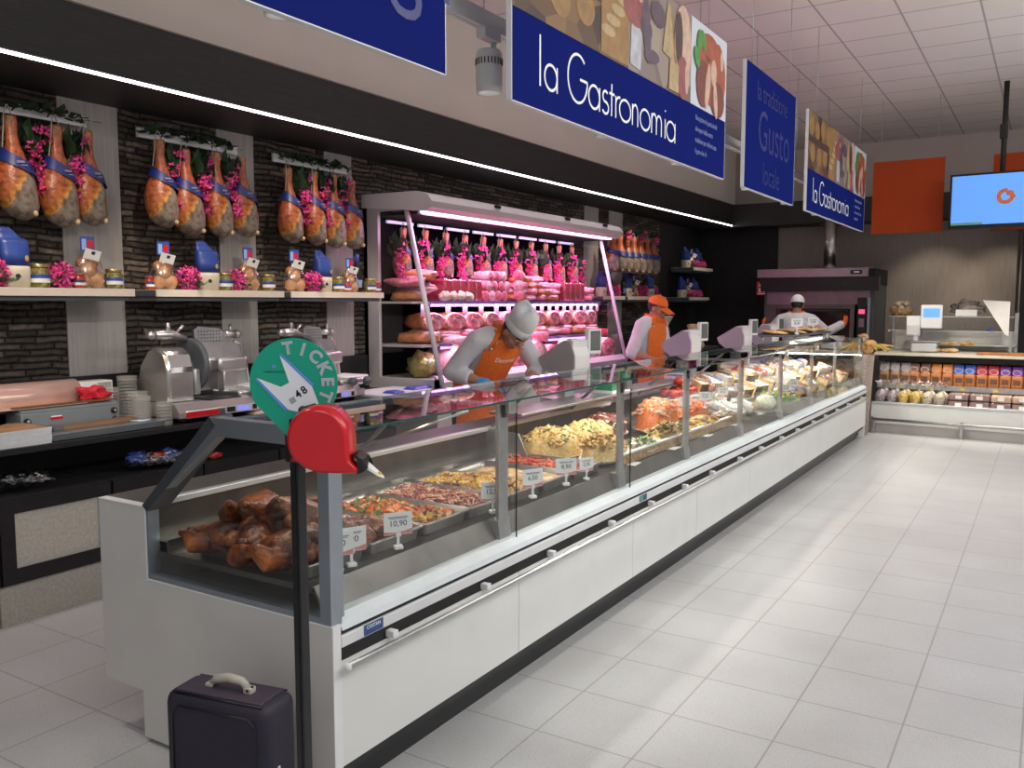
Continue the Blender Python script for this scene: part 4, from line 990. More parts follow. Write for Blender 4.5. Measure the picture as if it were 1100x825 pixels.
for gi, (rn, L) in enumerate(grp):
    for k, (y, z) in enumerate(L):
        y -= .03
        if gi == 0 and k == 0: continue
        HP.put((-4.90, y, z), (['', 'ham cut by the left photo edge on the nearest rail', 'middle ham of the nearest rail', 'last ham of the nearest rail, against the pale pilaster'][k] if gi == 0 else ORD[k] + ' ham from the left on the ' + rn), None, 0, (1.02, .98 + .06 * ((k + gi) % 3 - 1), .96 + .02 * (k % 3)), (.06 + R.uniform(-.03, .03), R.uniform(-.03, .03), R.uniform(-.25, .15)))
    ys = [a[0] for a in L]
    for k, (a, b) in enumerate(zip(ys, ys[1:])):
        if gi == 0 and k == 0: continue
        GP[(k + gi) % 3].put((-4.93, (a + b) / 2 + .0, 2.64), 'pink blossoms between the ' + ['', ORD[0] + ' and ' + ORD[1], ORD[1] + ' and ' + ORD[2], ORD[2] + ' and ' + ORD[3]][k + 1] + ' hams of the ' + rn, None, R.uniform(-.3, .3), (1, .9, .92))
# far group of hams beyond the cabinet
rail_thing('the far ham rail beyond the pink meat cabinet, in shadow', 9.75, 11.3, -4.95, 2.55)
for k in range(7):
    HP.put((-4.66, 9.86 + .215 * k, 2.50), ORD[k] + ' ham of the far row beyond the pink cabinet', None, 0, (1.05, 1.1, .82), (.02, 0, -1.5 + R.uniform(-.1, .1)))
for k in range(3):
    GP[k].put((-4.62, 10.2 + .45 * k, 2.58), ['pink blossoms over the start of the far ham row', 'pink blossoms over the middle of the far ham row', 'pink blossoms over the end of the far ham row'][k], None, 0, (.8, .8, .35))

# ================================================================== birch shelves and groceries on them
def shelf(label, y0, y1, x=-4.70, z=1.73):
    t = thing('wall_shelf', label, 'shelf', (-5.07, y0, z), 0, 'birch shelves on the left wall')
    obj('board', MB().box(0, .36, .004, y1 - y0 - .004, -.040, -.004), GREYD, t); obj('birch_top', MB().box(0, .36, .0, y1 - y0, -.004, 0), SHELFW, t)  # board coloured dark grey for the shade on its ends and underside
    obj('front_lip', MB().box(.36, .370, 0, y1 - y0, -.043, .002), mat('birch_edge', (.74, .66, .54), .5, 0, .04, 20), t)
    obj('under_panel', MB().box(0, .34, .02, y1 - y0 - .02, -.07, -.035), GREYD, t)
    return t
shelf('birch shelf under the nearest hams, cut by the left photo edge', 1.6, 3.26)
shelf('birch shelf under the second group of hams', 3.41, 4.46)
shelf('birch shelf under the third group of hams, ending at the cabinet', 4.53, 5.56)
shelf('birch shelf seen through the cabinet end, under the far hams', 9.72, 10.35); shelf('farthest birch shelf under the far hams, behind the orange cap', 10.45, 11.75)
shelf('small birch shelf on the dark wall, upper of two', 12.85, 13.75, z=2.19); shelf('small birch shelf on the dark wall, lower of two', 12.7, 13.6, z=1.73)

BAGB = mat('pasta_bag_blue', (.025, .06, .27), .35, 0, .3, 14)
BAGC = mat('pasta_bag_cream', (.66, .60, .46), .55, 0, .1, 14)
def pasta_bag_proto():
    t = thing('pasta_bag', '', 'pasta bag', (0, 0, 0), 0, 'blue and cream pasta bags on the shelves')
    def rg(z, w, d, k=0.): return [(d * math.copysign(abs(math.cos(a)) ** .5, math.cos(a)), w * math.copysign(abs(math.sin(a)) ** .5, math.sin(a)) + k, z) for a in [2 * PI * i / 20 for i in range(20)]]
    obj('lower_bag', MB().rings([rg(0, .05, .035), rg(.006, .064, .045), rg(.08, .068, .048), rg(.108, .067, .046)]), BAGC, t)
    obj('upper_bag', MB().rings([rg(.105, .068, .047), rg(.16, .067, .045), rg(.215, .066, .040), rg(.232, .063, .028), rg(.24, .05, .014, -.012), rg(.268, .036, .010, -.026), rg(.29, .022, .005, -.034)]), BAGB, t)
    obj('gold_badge', MB().ball((.044, .045, .14), (.003, .010, .016), 2), mat('gold_badge', (.45, .32, .10), .4), t)
    obj('black_emblem', MB().ball((.048, .0, .055), (.003, .012, .012), 2), INK, t)
    return Proto(t)
PB = pasta_bag_proto()
BUN = food('taralli', [(.62, .29, .11), (.72, .40, .17), (.48, .19, .07)], 20., .45, .3)
CARDB = mat('header_blue', (.03, .07, .33), .4, 0, .1, 12)
def bread_bag_proto():
    t = thing('bread_bag', '', 'bread bag', (0, 0, 0), 0, 'bagged rolls with blue header cards')
    m = MB()
    for c_, r_ in (((0, -.03, .045), .042), ((0, .035, .042), .044), ((.005, .0, .10), .045), ((-.005, -.028, .135), .032), ((0, .024, .14), .030)): m.ball(c_, (r_ * .85, r_, r_), 2, .1, 5, r_ * 99)
    obj('rolls', m, BUN, t)
    def rg(z, w, d): return [(d * math.cos(a), w * math.sin(a), z) for a in [2 * PI * i / 16 for i in range(16)]]
    obj('clear_bag', MB().rings([rg(0, .06, .04), rg(.04, .084, .05), rg(.10, .078, .05), rg(.15, .06, .04), rg(.18, .035, .02), rg(.21, .028, .005)]), PLASTIC, t)
    h = obj('header_card', MB().box(.0, .004, -.035, .035, .20, .275), CARDB, t)
    obj('red_mark', MB().box(.004, .005, .0, .028, .215, .255), RED, h)
    obj('script_mark', MB().box(.004, .005, -.028, -.006, .205, .262), mat('header_pale', (.3, .45, .75), .5), h)
    p = obj('price_card', MB().box(.040, .043, -.030, .050, .150, .205, 0, Matrix.Rotation(-.22, 3, 'X') @ Matrix.Rotation(.35, 3, 'Y')), CARD, t)
    obj('card_emblem', MB().box(.040, .0475, .006, .024, .178, .196, 0, Matrix.Rotation(-.22, 3, 'X') @ Matrix.Rotation(.35, 3, 'Y')), INK, p)
    return Proto(t)
BB = bread_bag_proto()
OLV = food('olives', [(.22, .20, .05), (.32, .27, .08), (.14, .12, .03)], 55., .25, .5)
GOLD = mat('gold_lid', (.50, .38, .16), .3, .8, .05, 10)
def jar_proto(kind, r, h, fillm, lidm):
    t = thing(kind, '', 'jar', (0, 0, 0), 0, 'olive and sauce jars on the shelves')
    obj('glass', MB().lathe([(0, 0), (r * .9, 0), (r, .008), (r, h * .72), (r * .8, h * .82), (r * .8, h * .86), (0, h * .86)], 20), fillm, t)
    obj('lid', MB().lathe([(0, h * .85), (r * .88, h * .85), (r * .9, h * .87), (r * .9, h * .98), (r * .84, h), (0, h)], 20), lidm, t)
    lb = MB(); lb.rings([[((r + .001) * math.cos(a), (r + .001) * math.sin(a), z) for a in [-1.2 + 2.2 * k / 12 for k in range(13)]] for z in (h * .22, h * .42)], cap=False, close=False); obj('cream_label', lb, CARD, t)
    lb = MB(); lb.rings([[((r + .0015) * math.cos(a), (r + .0015) * math.sin(a), z) for a in [-1.2 + 2.2 * k / 12 for k in range(13)]] for z in (h * .40, h * .56)], cap=False, close=False); obj('blue_label', lb, CARDB, t)
    return Proto(t)
OJ = jar_proto('olive_jar', .052, .12, OLV, GOLD); SJ = jar_proto('sauce_jar', .036, .085, solid('tomato_sauce', (.40, .05, .03), .15), mat('red_lid', (.30, .06, .05), .35))
def bunch_proto(seed):
    r = random.Random(seed); t = thing('flower_bunch', '', 'flowers', (0, 0, 0), 0, 'pink flower bunches on the shelves')
    m = MB(); petals(m, (0, 0, .07), .075, 150, r); obj('blossoms', m, [PINKF, PINKF2], t)
    l = MB(); bits(l, 40, .12, .16, .03, leafy(.04, .07), seed); l.ball((0, 0, .04), .03, 2); obj('leaves', l, mat('bunch_leaf', (.05, .14, .04), .6), t)
    return Proto(t)
FB = [bunch_proto(4), bunch_proto(9)]
def bottle_proto():
    t = thing('wine_bottle', '', 'bottle', (0, 0, 0), 0, 'dark bottles with blue capsules')
    obj('glass', MB().lathe([(0, 0), (.034, 0), (.036, .006), (.036, .17), (.03, .20), (.014, .235), (.013, .25), (0, .25)], 20), mat('dark_bottle', (.012, .015, .012), .1, 0, .1, 8), t)
    obj('capsule', MB().lathe([(0, .235), (.0155, .235), (.0155, .30), (0, .302)], 16), CARDB, t)
    lb = MB(); lb.rings([[(.0366 * math.cos(a), .0366 * math.sin(a), z) for a in [-1.2 + 2.4 * k / 12 for k in range(13)]] for z in (.04, .10)], cap=False, close=False); obj('label', lb, mat('bottle_label', (.25, .38, .62), .5, 0, .2, 30), t)
    return Proto(t)
BT = bottle_proto()
SX, SZ = -4.80, 1.731
def put(p, y, label, x=SX, z=SZ, s=1., rz=None): return p.put((x, y, z), label, None, R.uniform(-.35, -.05) if rz is None else rz, s)
# nearest shelf
put(FB[0], 2.50, 'pink flower bunch at the left photo edge on the nearest shelf')
put(PB, 2.60, 'blue pasta bag at the left end of the nearest shelf', s=1.12)
put(OJ, 2.735, 'olive jar beside the pasta bag on the nearest shelf', s=1.1)
lf = MB().ball((0, 0, .12), (.01, .10, .07), 3); tag(obj('broad_leaf', lf, mat('broad_leaf', (.05, .16, .05), .5, 0, .1, 10), None, (-4.90, 2.78, SZ - .045)), 'broad green leaf standing behind the first olive jar', 'leaf')
put(FB[1], 2.86, 'pink flower bunch right of the first olive jar'); put(SJ, 2.945, 'small red sauce jar on the nearest shelf', x=-4.76)
put(BB, 3.03, 'bread bag with blue header against the pale pilaster, nearest shelf', s=1.1); put(OJ, 3.19, 'olive jar at the right end of the nearest shelf')
# second shelf
put(SJ, 3.47, 'small dark red jar at the left end of the second shelf', x=-4.84); put(BB, 3.54, 'bread bag at the left end of the second shelf', s=1.1); put(FB[0], 3.70, 'pink flower bunch left of the pasta bag on the second shelf', x=-4.77)
put(PB, 3.87, 'blue pasta bag in the middle of the second shelf', s=1.12); put(OJ, 4.0, 'olive jar just right of the second shelf pasta bag', x=-4.78); put(FB[1], 4.10, 'pink flower bunch before the pale pilaster on the second shelf')
put(BB, 4.22, 'bread bag toward the right end of the second shelf', s=1.1); put(OJ, 4.40, 'olive jar at the right end of the second shelf')
# third shelf
put(BB, 4.66, 'tall bread bag at the left end of the third shelf', s=1.12); put(FB[0], 4.81, 'pink flower bunch left of the third shelf pasta bag', x=-4.76); put(PB, 4.95, 'blue pasta bag in the middle of the third shelf', s=1.1)
put(OJ, 5.10, 'olive jar right of the third shelf pasta bag', x=-4.78); put(SJ, 5.19, 'small red jar between olive jar and bread bag, third shelf', x=-4.77); put(BB, 5.28, 'bread bag beside the dark bottle on the third shelf', x=-4.82)
put(BT, 5.44, 'dark bottle with blue capsule on the third shelf by the cabinet', x=-4.88, s=1.05); put(OJ, 5.46, 'olive jar in front of the dark bottle', x=-4.76, s=.95); put(SJ, 5.53, 'small jar with blue label at the right end of the third shelf', x=-4.75)
tag(obj('broad_leaf', lf.mesh('broad_leaf', MATS['broad_leaf']) if False else bpy.data.objects['broad_leaf'].data, None, None, (-4.92, 5.13, SZ - .05)), 'broad dark leaf behind the third shelf olive jar', 'leaf')
# far shelves
far = [(PB, 9.85, 'pasta bag'), (FB[0], 9.98, 'pink flower bunch'), (BT, 10.1, 'dark bottle'), (FB[1], 10.22, 'pink flower bunch near the board end'), (BT, 10.52, 'dark bottle'), (PB, 10.62, 'pasta bag'), (OJ, 10.72, 'olive jar'), (BB, 10.86, 'bread bag'), (FB[0], 10.98, 'pink flower bunch'), (FB[1], 11.14, 'second pink flower bunch'), (BT, 11.22, 'second dark bottle'), (PB, 11.38, 'second pasta bag'), (FB[0], 11.52, 'last pink flower bunch')]
for k, (p, y, nm) in enumerate(far): put(p, y, nm + (' on the shelf seen through the cabinet end' if y < 10.4 else ' on the farthest shelf under the far hams'), x=-4.80, s=1.05)
for z, nm in ((2.191, 'upper'), (1.731, 'lower')):
    for k, (p, dy, n_) in enumerate([(PB, .12, 'left pasta bag'), (BB, .38, 'bread bag'), (PB, .66, 'right pasta bag'), (FB[0], .3, 'left pink flower bunch'), (FB[1], .58, 'right pink flower bunch')]):
        put(p, (12.85 if nm == 'upper' else 12.7) + dy, n_ + ' on the %s small dark-wall shelf' % nm, x=-4.87 if k < 3 else -4.77, z=z, s=1.1 if k < 3 else .8)
# ================================================================== back counter on the left
t = thing('worktop', 'long black worktop along the left wall under the birch shelves', 'worktop', (-4.76, 0, 0))
obj('slab', MB().box(-.30, .36, .5, 5.72, .885, .918, .003), BLACK, t)
obj('upstand', MB().box(-.30, -.27, .5, 5.72, .918, 1.20), BLACK, t)
obj('niche_back', MB().box(-.30, -.28, .5, 5.72, .66, .885), BLACKM, t)
for k in range(6):
    y = 1.63 + .62 * k
    t = thing('base_cabinet', ['base cabinet under the worktop, cut by the left photo edge', 'black-framed cabinet with pale wood panel, beside the white case end', 'second black-framed cabinet from the left, half behind the case end', 'third black-framed cabinet, seen through the case glass', 'fourth black-framed cabinet under the slicers', 'last black-framed cabinet before the pink meat cabinet'][k], 'cabinet', (-4.42, y, 0), 0, 'base cabinets under the black worktop')
    obj('carcass', MB().box(-.62, -.01, .0, .61, .215, .66), BLACKM, t)
    d = obj('door', MB().box(-.01, .012, .003, .607, .225, .30).box(-.01, .012, .003, .607, .585, .657).box(-.01, .012, .003, .075, .30, .585).box(-.01, .012, .535, .607, .30, .585), BLACK, t)
    obj('wood_panel', MB().box(-.008, .002, .075, .535, .30, .585), WOODC, d)
    obj('plinth', MB().box(-.5, -.02, 0, .612, 0, .215), WOODC, t)
# plastic bags stuffed in the niche
CR = [PLASTIC, mat('blue_bag_film', (.05, .09, .35), .25, 0, .3, 30), mat('red_bag_film', (.60, .05, .04), .3, 0, .2, 30)]
for k, (y, x, lab) in enumerate([(3.16, -4.50, 'crumpled blue and clear plastic bag in the dark niche, left'), (3.34, -4.47, 'crumpled clear plastic bag with blue print in the dark niche, right'), (2.45, -4.55, 'small clear crumpled bag in the dark niche at the far left')]):
    t = thing('plastic_bag', lab, 'plastic bag', (x, y, .70), 0, 'crumpled bags in the niche')
    m = MB()
    for j in range(3): m.ball((.02 * j, -.06 + .06 * j, .03), (.05, .06, .035), 3, .6, 9, k * 3 + j)
    obj('clear_film', m, PLASTIC, t)
    if k < 2:
        obj('blue_film', MB().ball((-.02, -.05, .035), (.04, .07, .035), 3, .5, 9, k), CR[1], t)
        if k == 0: obj('red_film', MB().ball((.03, .05, .05), (.02, .05, .015), 2, .4, 9, k), CR[2], t)
tag(obj('red_packet', MB().ball((0, 0, .02), (.03, .05, .02), 2, .4), CR[2], None, (-4.47, 3.62, .665)), 'small red packet in the dark niche beside the case frame', 'packet')

# film wrapping machine with its pinkish roll
COPPER = mat('pink_film_roll', (.74, .48, .40), .22, .3, .05, 6)
t = thing('film_wrapper', 'grey film wrapping machine with a big pinkish roll on the black worktop', 'wrapping machine', (-4.72, 2.5, .92))
obj('body', MB().box(-.10, .06, .02, .60, 0, .135, .008).prism([(-.10, .135), (.06, .135), (.0, .155), (-.10, .16)], 'y', .03, .6), mat('machine_grey', (.24, .27, .28), .4, .2, .05, 8), t)
obj('roll', MB().lathe([(0, -.42), (.085, -.42), (.085, .30), (.02, .30), (.02, .33), (0, .33)], 28, (-.15, .15, .20), 1, 1, 'y'), COPPER, t)
obj('film_sheet', MB().box(-.13, .03, -.1, .42, .155, .16), mat('pale_film', (.80, .58, .48), .15, .2), t)
obj('brown_bar', MB().box(.0, .03, .0, .58, .158, .168), mat('heater_bar', (.20, .08, .03), .4), t)
obj('red_label', MB().box(.06, .0615, .18, .25, .085, .10), RED, t)
obj('white_label', MB().box(.06, .0615, .185, .245, .10, .106), WINK, t)
for yy, zz in ((.56, .10), (.565, .05), (.05, .09)):
    k_ = obj('knob', MB().lathe([(.018, 0), (.018, .006), (.014, .02), (0, .02)], 12, (.06, yy, zz), 1, 1, 'x'), BLACK, t)
    obj('knob_cap', MB().ball((.08, yy, zz), (.003, .01, .01), 2), STEEL, k_)
t = thing('steel_tray', 'dark steel tray lying before the film wrapping machine', 'tray', (-4.52, 2.88, .919))
obj('pan', MB().box(-.09, .09, -.33, .36, 0, .035, .006), GREYD, t); obj('rim', MB().box(-.092, .092, -.332, .362, .035, .04).box(-.08, .08, -.32, .35, .0365, .0405), STEEL2, t)
t = thing('cutting_board', 'narrow brown wooden board lying on the dark steel tray', 'board', (-4.56, 2.82, .96))
obj('plank', MB().box(-.05, .04, -.15, .30, 0, .022, .003), wood_mat('walnut_board', (.17, .09, .045), (.26, .15, .08), (60, 4, 60)), t); obj('dark_end', MB().box(-.05, .05, -.21, -.15, 0, .026, .004), GREYD, t)
tag(obj('blue_dish', MB().lathe([(0, 0), (.05, 0), (.06, .008), (0, .006)], 20), mat('ice_blue', (.55, .70, .80), .2), None, (-4.50, 3.12, .961)), 'tiny pale blue dish on the end of the dark steel tray', 'dish')
KR = wood_mat('kraft_paper', (.30, .15, .06), (.40, .22, .10), (8, 8, 8))
for k, (x, y, z, w, l, h, lab) in enumerate([(-4.50, 2.23, .919, .17, .62, .085, 'tall stack of white paper sheets topped with brown kraft at the left photo edge'), (-4.62, 2.05, .919, .12, .6, .14, 'rear stack of paper boxes behind the kraft-topped stack')]):
    t = thing('paper_stack', lab, 'paper stack', (x, y, z), 0)
    m = MB()
    for j in range(6): m.box(-w / 2 - .002 * (j % 2), w / 2 + .002 * (j % 2), -l / 2, l / 2 + .002 * (j % 3), h * j / 6, h * (j + .93) / 6)
    obj('sheets', m, mat('paper_sheets', (.66, .67, .68), .7, 0, .05, 30), t)
    m = heap(w * 1.02, l, .02, k + 3, 12, .4, .6, 12); m.move(Matrix.Translation((0, 0, h))); obj('kraft_top', m, KR, t)
tag(obj('red_cloth', MB().ball((0, 0, .03), (.05, .075, .045), 3, .5, 8, 2), mat('red_cloth', (.70, .02, .04), .7), None, (-4.76, 3.0, 1.09)), 'crumpled bright red cloth on the film wrapping machine', 'cloth')
t = thing('white_carton', 'small white carton standing behind the red cloth', 'carton', (-4.93, 3.08, .919)); obj('carton', MB().box(-.06, .06, -.12, .12, 0, .26, .004), CARD, t); obj('dark_print', MB().box(.06, .061, .02, .11, .14, .25), mat('grey_print', (.35, .34, .3), .6, 0, .4, 60), t)
# stacks of clear plastic tubs
def tub_stack(loc, label, r, n, sq=False):
    t = thing('tub_stack', label, 'plastic tubs', loc, .3, 'stacks of clear tubs beside the slicer')
    m = MB(); pr = []
    for k in range(n):
        z = .02 * k
        pr += [(r * .93, z), (r * .97, z + .014), (r * 1.03, z + .015), (r * 1.03, z + .0185)]
    pr = [(0, 0)] + pr + [(r * .96, pr[-1][1]), (r * .9, pr[-1][1] - .03)]
    m.lathe(pr, 8 if sq else 20); obj('nested_tubs', m, TUB, t); obj('bottom', MB().lathe([(0, .001), (r * .9, .001), (r * .9, .004), (0, .004)], 8 if sq else 20), TUB, t)
tub_stack((-4.80, 3.13, .92), 'rear round clear tub stack behind the wrapping machine', .055, 11)
tub_stack((-4.83, 3.27, .92), 'tallest clear tub stack, beside the slicer housing', .06, 14)
tub_stack((-4.63, 3.20, .92), 'round clear tub stack in the middle of the group', .06, 10)
tub_stack((-4.55, 3.17, .92), 'square clear tub stack just before the slicer', .055, 9, True)
tub_stack((-4.48, 3.27, .92), 'front clear tub stack at the worktop edge', .05, 7, True)
# slicers
CAST = mat('cast_aluminium', (.62, .60, .57), .30, .9, .05, 6)
def slicer():
    t = thing('meat_slicer', '', 'slicer', (0, 0, 0), 0, 'steel meat slicers on the black worktop')
    obj('base', MB().prism([(-.28, .03), (.24, .03), (.24, .06), (.20, .11), (-.28, .11)], 'y', -.02, .56).box(.16, .24, .02, .6, .02, .075, .01), CAST, t)
    f = MB()
    for x, y in ((-.24, .03), (.19, .03), (-.24, .5), (.19, .5)): f.lathe([(.02, 0), (.024, .03), (0, .03)], 12, (x, y, 0))
    obj('foot', f, BLACK, t)
    obj('red_stripe', MB().box(.2401, .2415, .02, .22, .03, .06), RED, t)
    p = obj('control_panel', MB().box(.2401, .243, .26, .50, .028, .070), ALUL, t)
    obj('display', MB().box(.243, .244, .34, .42, .034, .064), mat('lcd_violet', (.22, .25, .75), .3, emis=.6, ecol=(.25, .28, .9)), p)
    obj('keypad', MB().box(.243, .244, .27, .325, .034, .064), BLACK, p); obj('keypad', MB().box(.243, .244, .44, .47, .034, .064), BLACK, p)
    # motor housing with sloping back, wraps the blade
    h = MB(); pr = [(-.22, .10), (.12, .10), (.13, .30), (.09, .40), (.02, .43), (-.06, .42), (-.14, .33)]
    h.prism(pr, 'y', 0, .16); bmesh.ops.bevel(h.b, geom=[e for e in h.b.edges], offset=.016, segments=2, affect='EDGES')
    for fc in h.b.faces: fc.smooth = fc.calc_area() < .004
    obj('motor_housing', h, CAST, t)
    obj('blade', MB().lathe([(0, .0), (.135, .0), (.148, .008), (.135, .016), (0, .02)], 40, (.0, .235, .315), 1, 1, 'y'), STEEL, t)
    obj('blade_guard', MB().lathe([(.14, -.012), (.162, -.012), (.162, .012), (.14, .012), (.14, -.012)], 40, (.0, .215, .315), 1, 1, 'y'), GREYD, t)
    obj('blade_cover', MB().box(-.05, .04, .17, .215, .16, .34, .015), CAST, t)
    obj('deflector', MB().box(.02, .12, .16, .20, .14, .30, .01), STEEL2, t)
    # product carriage: big bent plate with rounded corner, gripper and clamp
    c = MB(); pp = [(.27, .14), (.66, .14), (.645, .30), (.60, .42), (.56, .435), (.27, .45)]
    c.prism(pp, 'x', -.10, -.085); obj('carriage_plate', c, STEEL2, t)
    obj('carriage_rim', MB().tube([(-.09, .675, .13), (-.09, .655, .30), (-.09, .612, .42), (-.09, .57, .44)], .008, 8), STEEL, t)
    g = MB().prism([(.34, .41), (.52, .38), (.53, .50), (.50, .525), (.36, .54), (.33, .52)], 'x', -.15, -.13); gp = obj('gripper_plate', g, STEEL2, t)
    d = MB()
    for i in range(8):
        for j in range(5): d.ball((-.129, .36 + .02 * i, .425 + .021 * j), (.004, .005, .005), 1)
    obj('studs', d, GREYD, gp)
    k_ = obj('clamp_bar', MB().tube([(-.12, .53, .49), (-.12, .60, .485)], [.022, .026], 12).ball((-.12, .615, .485), (.03, .03, .028), 2).tube([(-.12, .57, .49), (-.12, .57, .55)], .009, 8), CAST, t)
    obj('sharpener', MB().tube([(-.02, .02, .50), (-.02, .11, .50), (-.02, .20, .47)], [.028, .035, .022], 12).ball((-.02, .0, .50), .028, 2).tube([(-.02, .10, .52), (-.02, .10, .57)], .011, 8).tube([(-.02, .15, .51), (.0, .18, .555)], .009, 8), CAST, t)
    obj('carriage_arm', MB().box(-.06, .06, .36, .56, .26, .35, .02).box(-.02, .04, .40, .50, .12, .28, .01).box(-.08, .18, .40, .66, .10, .15, .015), CAST, t)
    obj('carriage_knob', MB().lathe([(.02, 0), (.03, .01), (.03, .05), (.024, .06), (0, .06)], 16, (.17, .50, .13), 1, 1, 'x').ball((.24, .62, .13), (.035, .035, .035), 2), GREYD, t)
    obj('slice_table', MB().box(-.1, .2, .2, .40, .108, .118, .003), BLACK, t)
    obj('white_carriage', MB().box(-.16, .1, .55, .80, .12, .16, .01), WHITEP, t)
    return Proto(t)
SL = slicer()
SL.put((-4.68, 3.36, .919), 'nearest steel meat slicer, left of the round green ticket sign', None, 0, (1.05, 1.22, 1.06))
SL.put((-4.68, 4.42, .919), 'second steel meat slicer, mostly behind the round green ticket sign', None, 0, (1.0, 1.0, 1.03))
t = thing('white_board', 'white cutting board on the worktop below the meat cabinet window', 'board', (-4.50, 5.35, .919)); obj('slab', MB().box(-.22, .20, -.28, .34, 0, .025, .006), WHITEP, t)
for k, (x, y, l, lab) in enumerate([(-4.40, 5.62, .13, 'flat blue cloth on the white board under the cabinet'), (-4.35, 5.25, .07, 'small blue cloth on the front edge of the white board')]):
    m = heap(.12, l * 2, .018, k, 10, .4, .5, 20); tag(obj('blue_cloth', m, BLUE, None, (x, y, .945)), lab, 'cloth', 'blue cloths')
# pinkish fabric/wrapped slices lying in front of the slicer
tag(obj('wrapping_sheets', heap(.16, .5, .02, 5, 14, .4, .4, 9), mat('pinkish_paper', (.60, .42, .36), .5, 0, .15, 10), None, (-4.45, 4.15, .919)), 'pinkish wrapping sheets lying at the worktop edge below the green sign', 'sheets', None, 'stuff')
for k, (y, h, c_, lab) in enumerate([(4.70, .12, OLV, 'small green pickle jar on the worktop behind the ticket dispenser'), (4.86, .14, TUB, 'clear jar with blue lid on the worktop behind the ticket dispenser')]):
    pass

# ================================================================== refrigerated meat cabinet
Ya, Yb = 5.75, 9.45
CABW = mat('cabinet_pale_grey', (.56, .53, .53), .4, 0, .03, 6)
t = MC = thing('meat_cabinet', 'tall white wall cabinet lit pink, filled with hanging hams and rows of meat', 'refrigerated cabinet')
obj('back_wall', MB().box(-5.08, -5.04, Ya, Yb, .9, 2.5), mat('cabinet_black', (.003, .003, .004), .9, 0, .2, 12, spec=0.), t)
obj('base', MB().box(-5.08, -4.30, Ya, Yb, 0, .93), OFFW, t)
obj('deck', MB().box(-5.04, -4.30, Ya + .04, Yb - .03, .93, 1.0), CABW, t)
obj('front_sill', MB().prism([(-4.33, .93), (-4.25, .95), (-4.25, .99), (-4.33, 1.04)], 'y', Ya, Yb), CABW, t)
def endp(y0, y1, name):
    m = MB()
    m.prism([(-5.10, .93), (-4.92, .93), (-4.92, 2.46), (-5.10, 2.46)], 'y', y0, y1)
    m.prism([(-4.92, .93), (-4.25, .93), (-4.265, 1.01), (-4.92, 1.01)], 'y', y0, y1)
    m.prism([(-4.92, 2.42), (-4.62, 2.42), (-4.62, 2.46), (-4.92, 2.46)], 'y', y0, y1)
    obj(name, m, CABW, t)
    obj('end_post', MB().tube([(-4.26, (y0 + y1) / 2, .96), (-4.62, (y0 + y1) / 2, 2.43)], .022, 8), mat('lilac_white', (.76, .70, .76), .35, 0, .02, 5), t)
    obj('end_glass', MB().quad((-4.92, (y0 + y1) / 2, 1.01), (-4.27, (y0 + y1) / 2, 1.01), (-4.62, (y0 + y1) / 2, 2.42), (-4.92, (y0 + y1) / 2, 2.42)), GLASS, t)
endp(Ya, Ya + .035, 'end_panel'); 
obj('far_end_post', MB().tube([(-4.26, Yb - .02, .96), (-4.62, Yb - .02, 2.43)], .022, 8), MATS['lilac_white'], t)
obj('far_end_glass', MB().quad((-5.04, Yb - .02, .96), (-4.27, Yb - .02, .96), (-4.62, Yb - .02, 2.43), (-5.04, Yb - .02, 2.43)), GLASS, t)
obj('canopy', MB().prism([(-5.10, 2.46), (-4.62, 2.42), (-4.40, 2.40), (-4.335, 2.43), (-4.325, 2.475), (-4.37, 2.53), (-4.48, 2.565), (-5.10, 2.57)], 'y', Ya - .02, Yb), mat('canopy_white', (.70, .64, .66), .4, 0, .02, 5), t)
PINKL = mat('pink_lamp', (1, .6, .9), .4, emis=7., ecol=(1., .62, .95), var=.01)
obj('lamp_strip', MB().box(-4.50, -4.455, Ya + .05, Yb - .05, 2.392, 2.404), PINKL, t)
for y in (6.75, 8.1, 9.0): obj('canopy_clip', MB().box(-4.36, -4.33, y - .04, y + .04, 2.505, 2.535, .006), BLACK, t)
LIL = mat('lilac_price_rail', (.20, .15, .40), .4, 0, .05, 10)
for nm, x, z in (('shelf', -4.60, 1.66), ('shelf', -4.50, 1.29)):
    obj(nm, MB().box(-5.04, x, Ya + .04, Yb - .04, z - .02, z), CABW, t)
    obj('price_rail', MB().box(x, x + .012, Ya + .3, Yb - .05, z - .045, z + .003), LIL, t)
obj('canopy_underside', MB().box(-5.04, -4.52, Ya + .04, Yb - .03, 2.385, 2.41), BLACKM, t)
for k in range(8): obj('ham_rail', MB().box(-4.93, -4.91, Ya + .12 + .44 * k, Ya + .48 + .44 * k, 2.335, 2.36), mat('rail_bright', (.7, .7, .9), .3, emis=.4), t)
HAM2 = HP
for k in range(11):
    HP.put((-4.86, 6.02 + .315 * k, 2.30), ORD[k] + ' ham from the left inside the pink-lit meat cabinet', 'hams hanging inside the meat cabinet', 0, (.9, .85, .74), (0, R.uniform(-.03, .03), -.35 + R.uniform(-.15, .15)))
    GP[k % 3].put((-4.80, 5.855 + .315 * k, 2.20), 'pink blossoms left of the ' + ORD[k] + ' ham inside the meat cabinet', 'garlands inside the meat cabinet', R.uniform(-.4, .4), (.9, 1.05, .9))
GP[1].put((-4.84, 9.33, 2.16), 'last pink blossoms at the far end inside the meat cabinet', 'garlands inside the meat cabinet', 0, (.9, .85, .92))
MEAT = [mat('meat_' + n, c, .35, 0, .3, 26, .2) for n, c in (('crimson', (.48, .05, .09)), ('rose', (.70, .22, .28)), ('pale', (.78, .48, .50)), ('amber', (.62, .25, .10)), ('brown', (.35, .12, .06)))]
CUT = food('cut_face', [(.72, .20, .26), (.56, .08, .13), (.82, .50, .50)], 30., .35, .2)
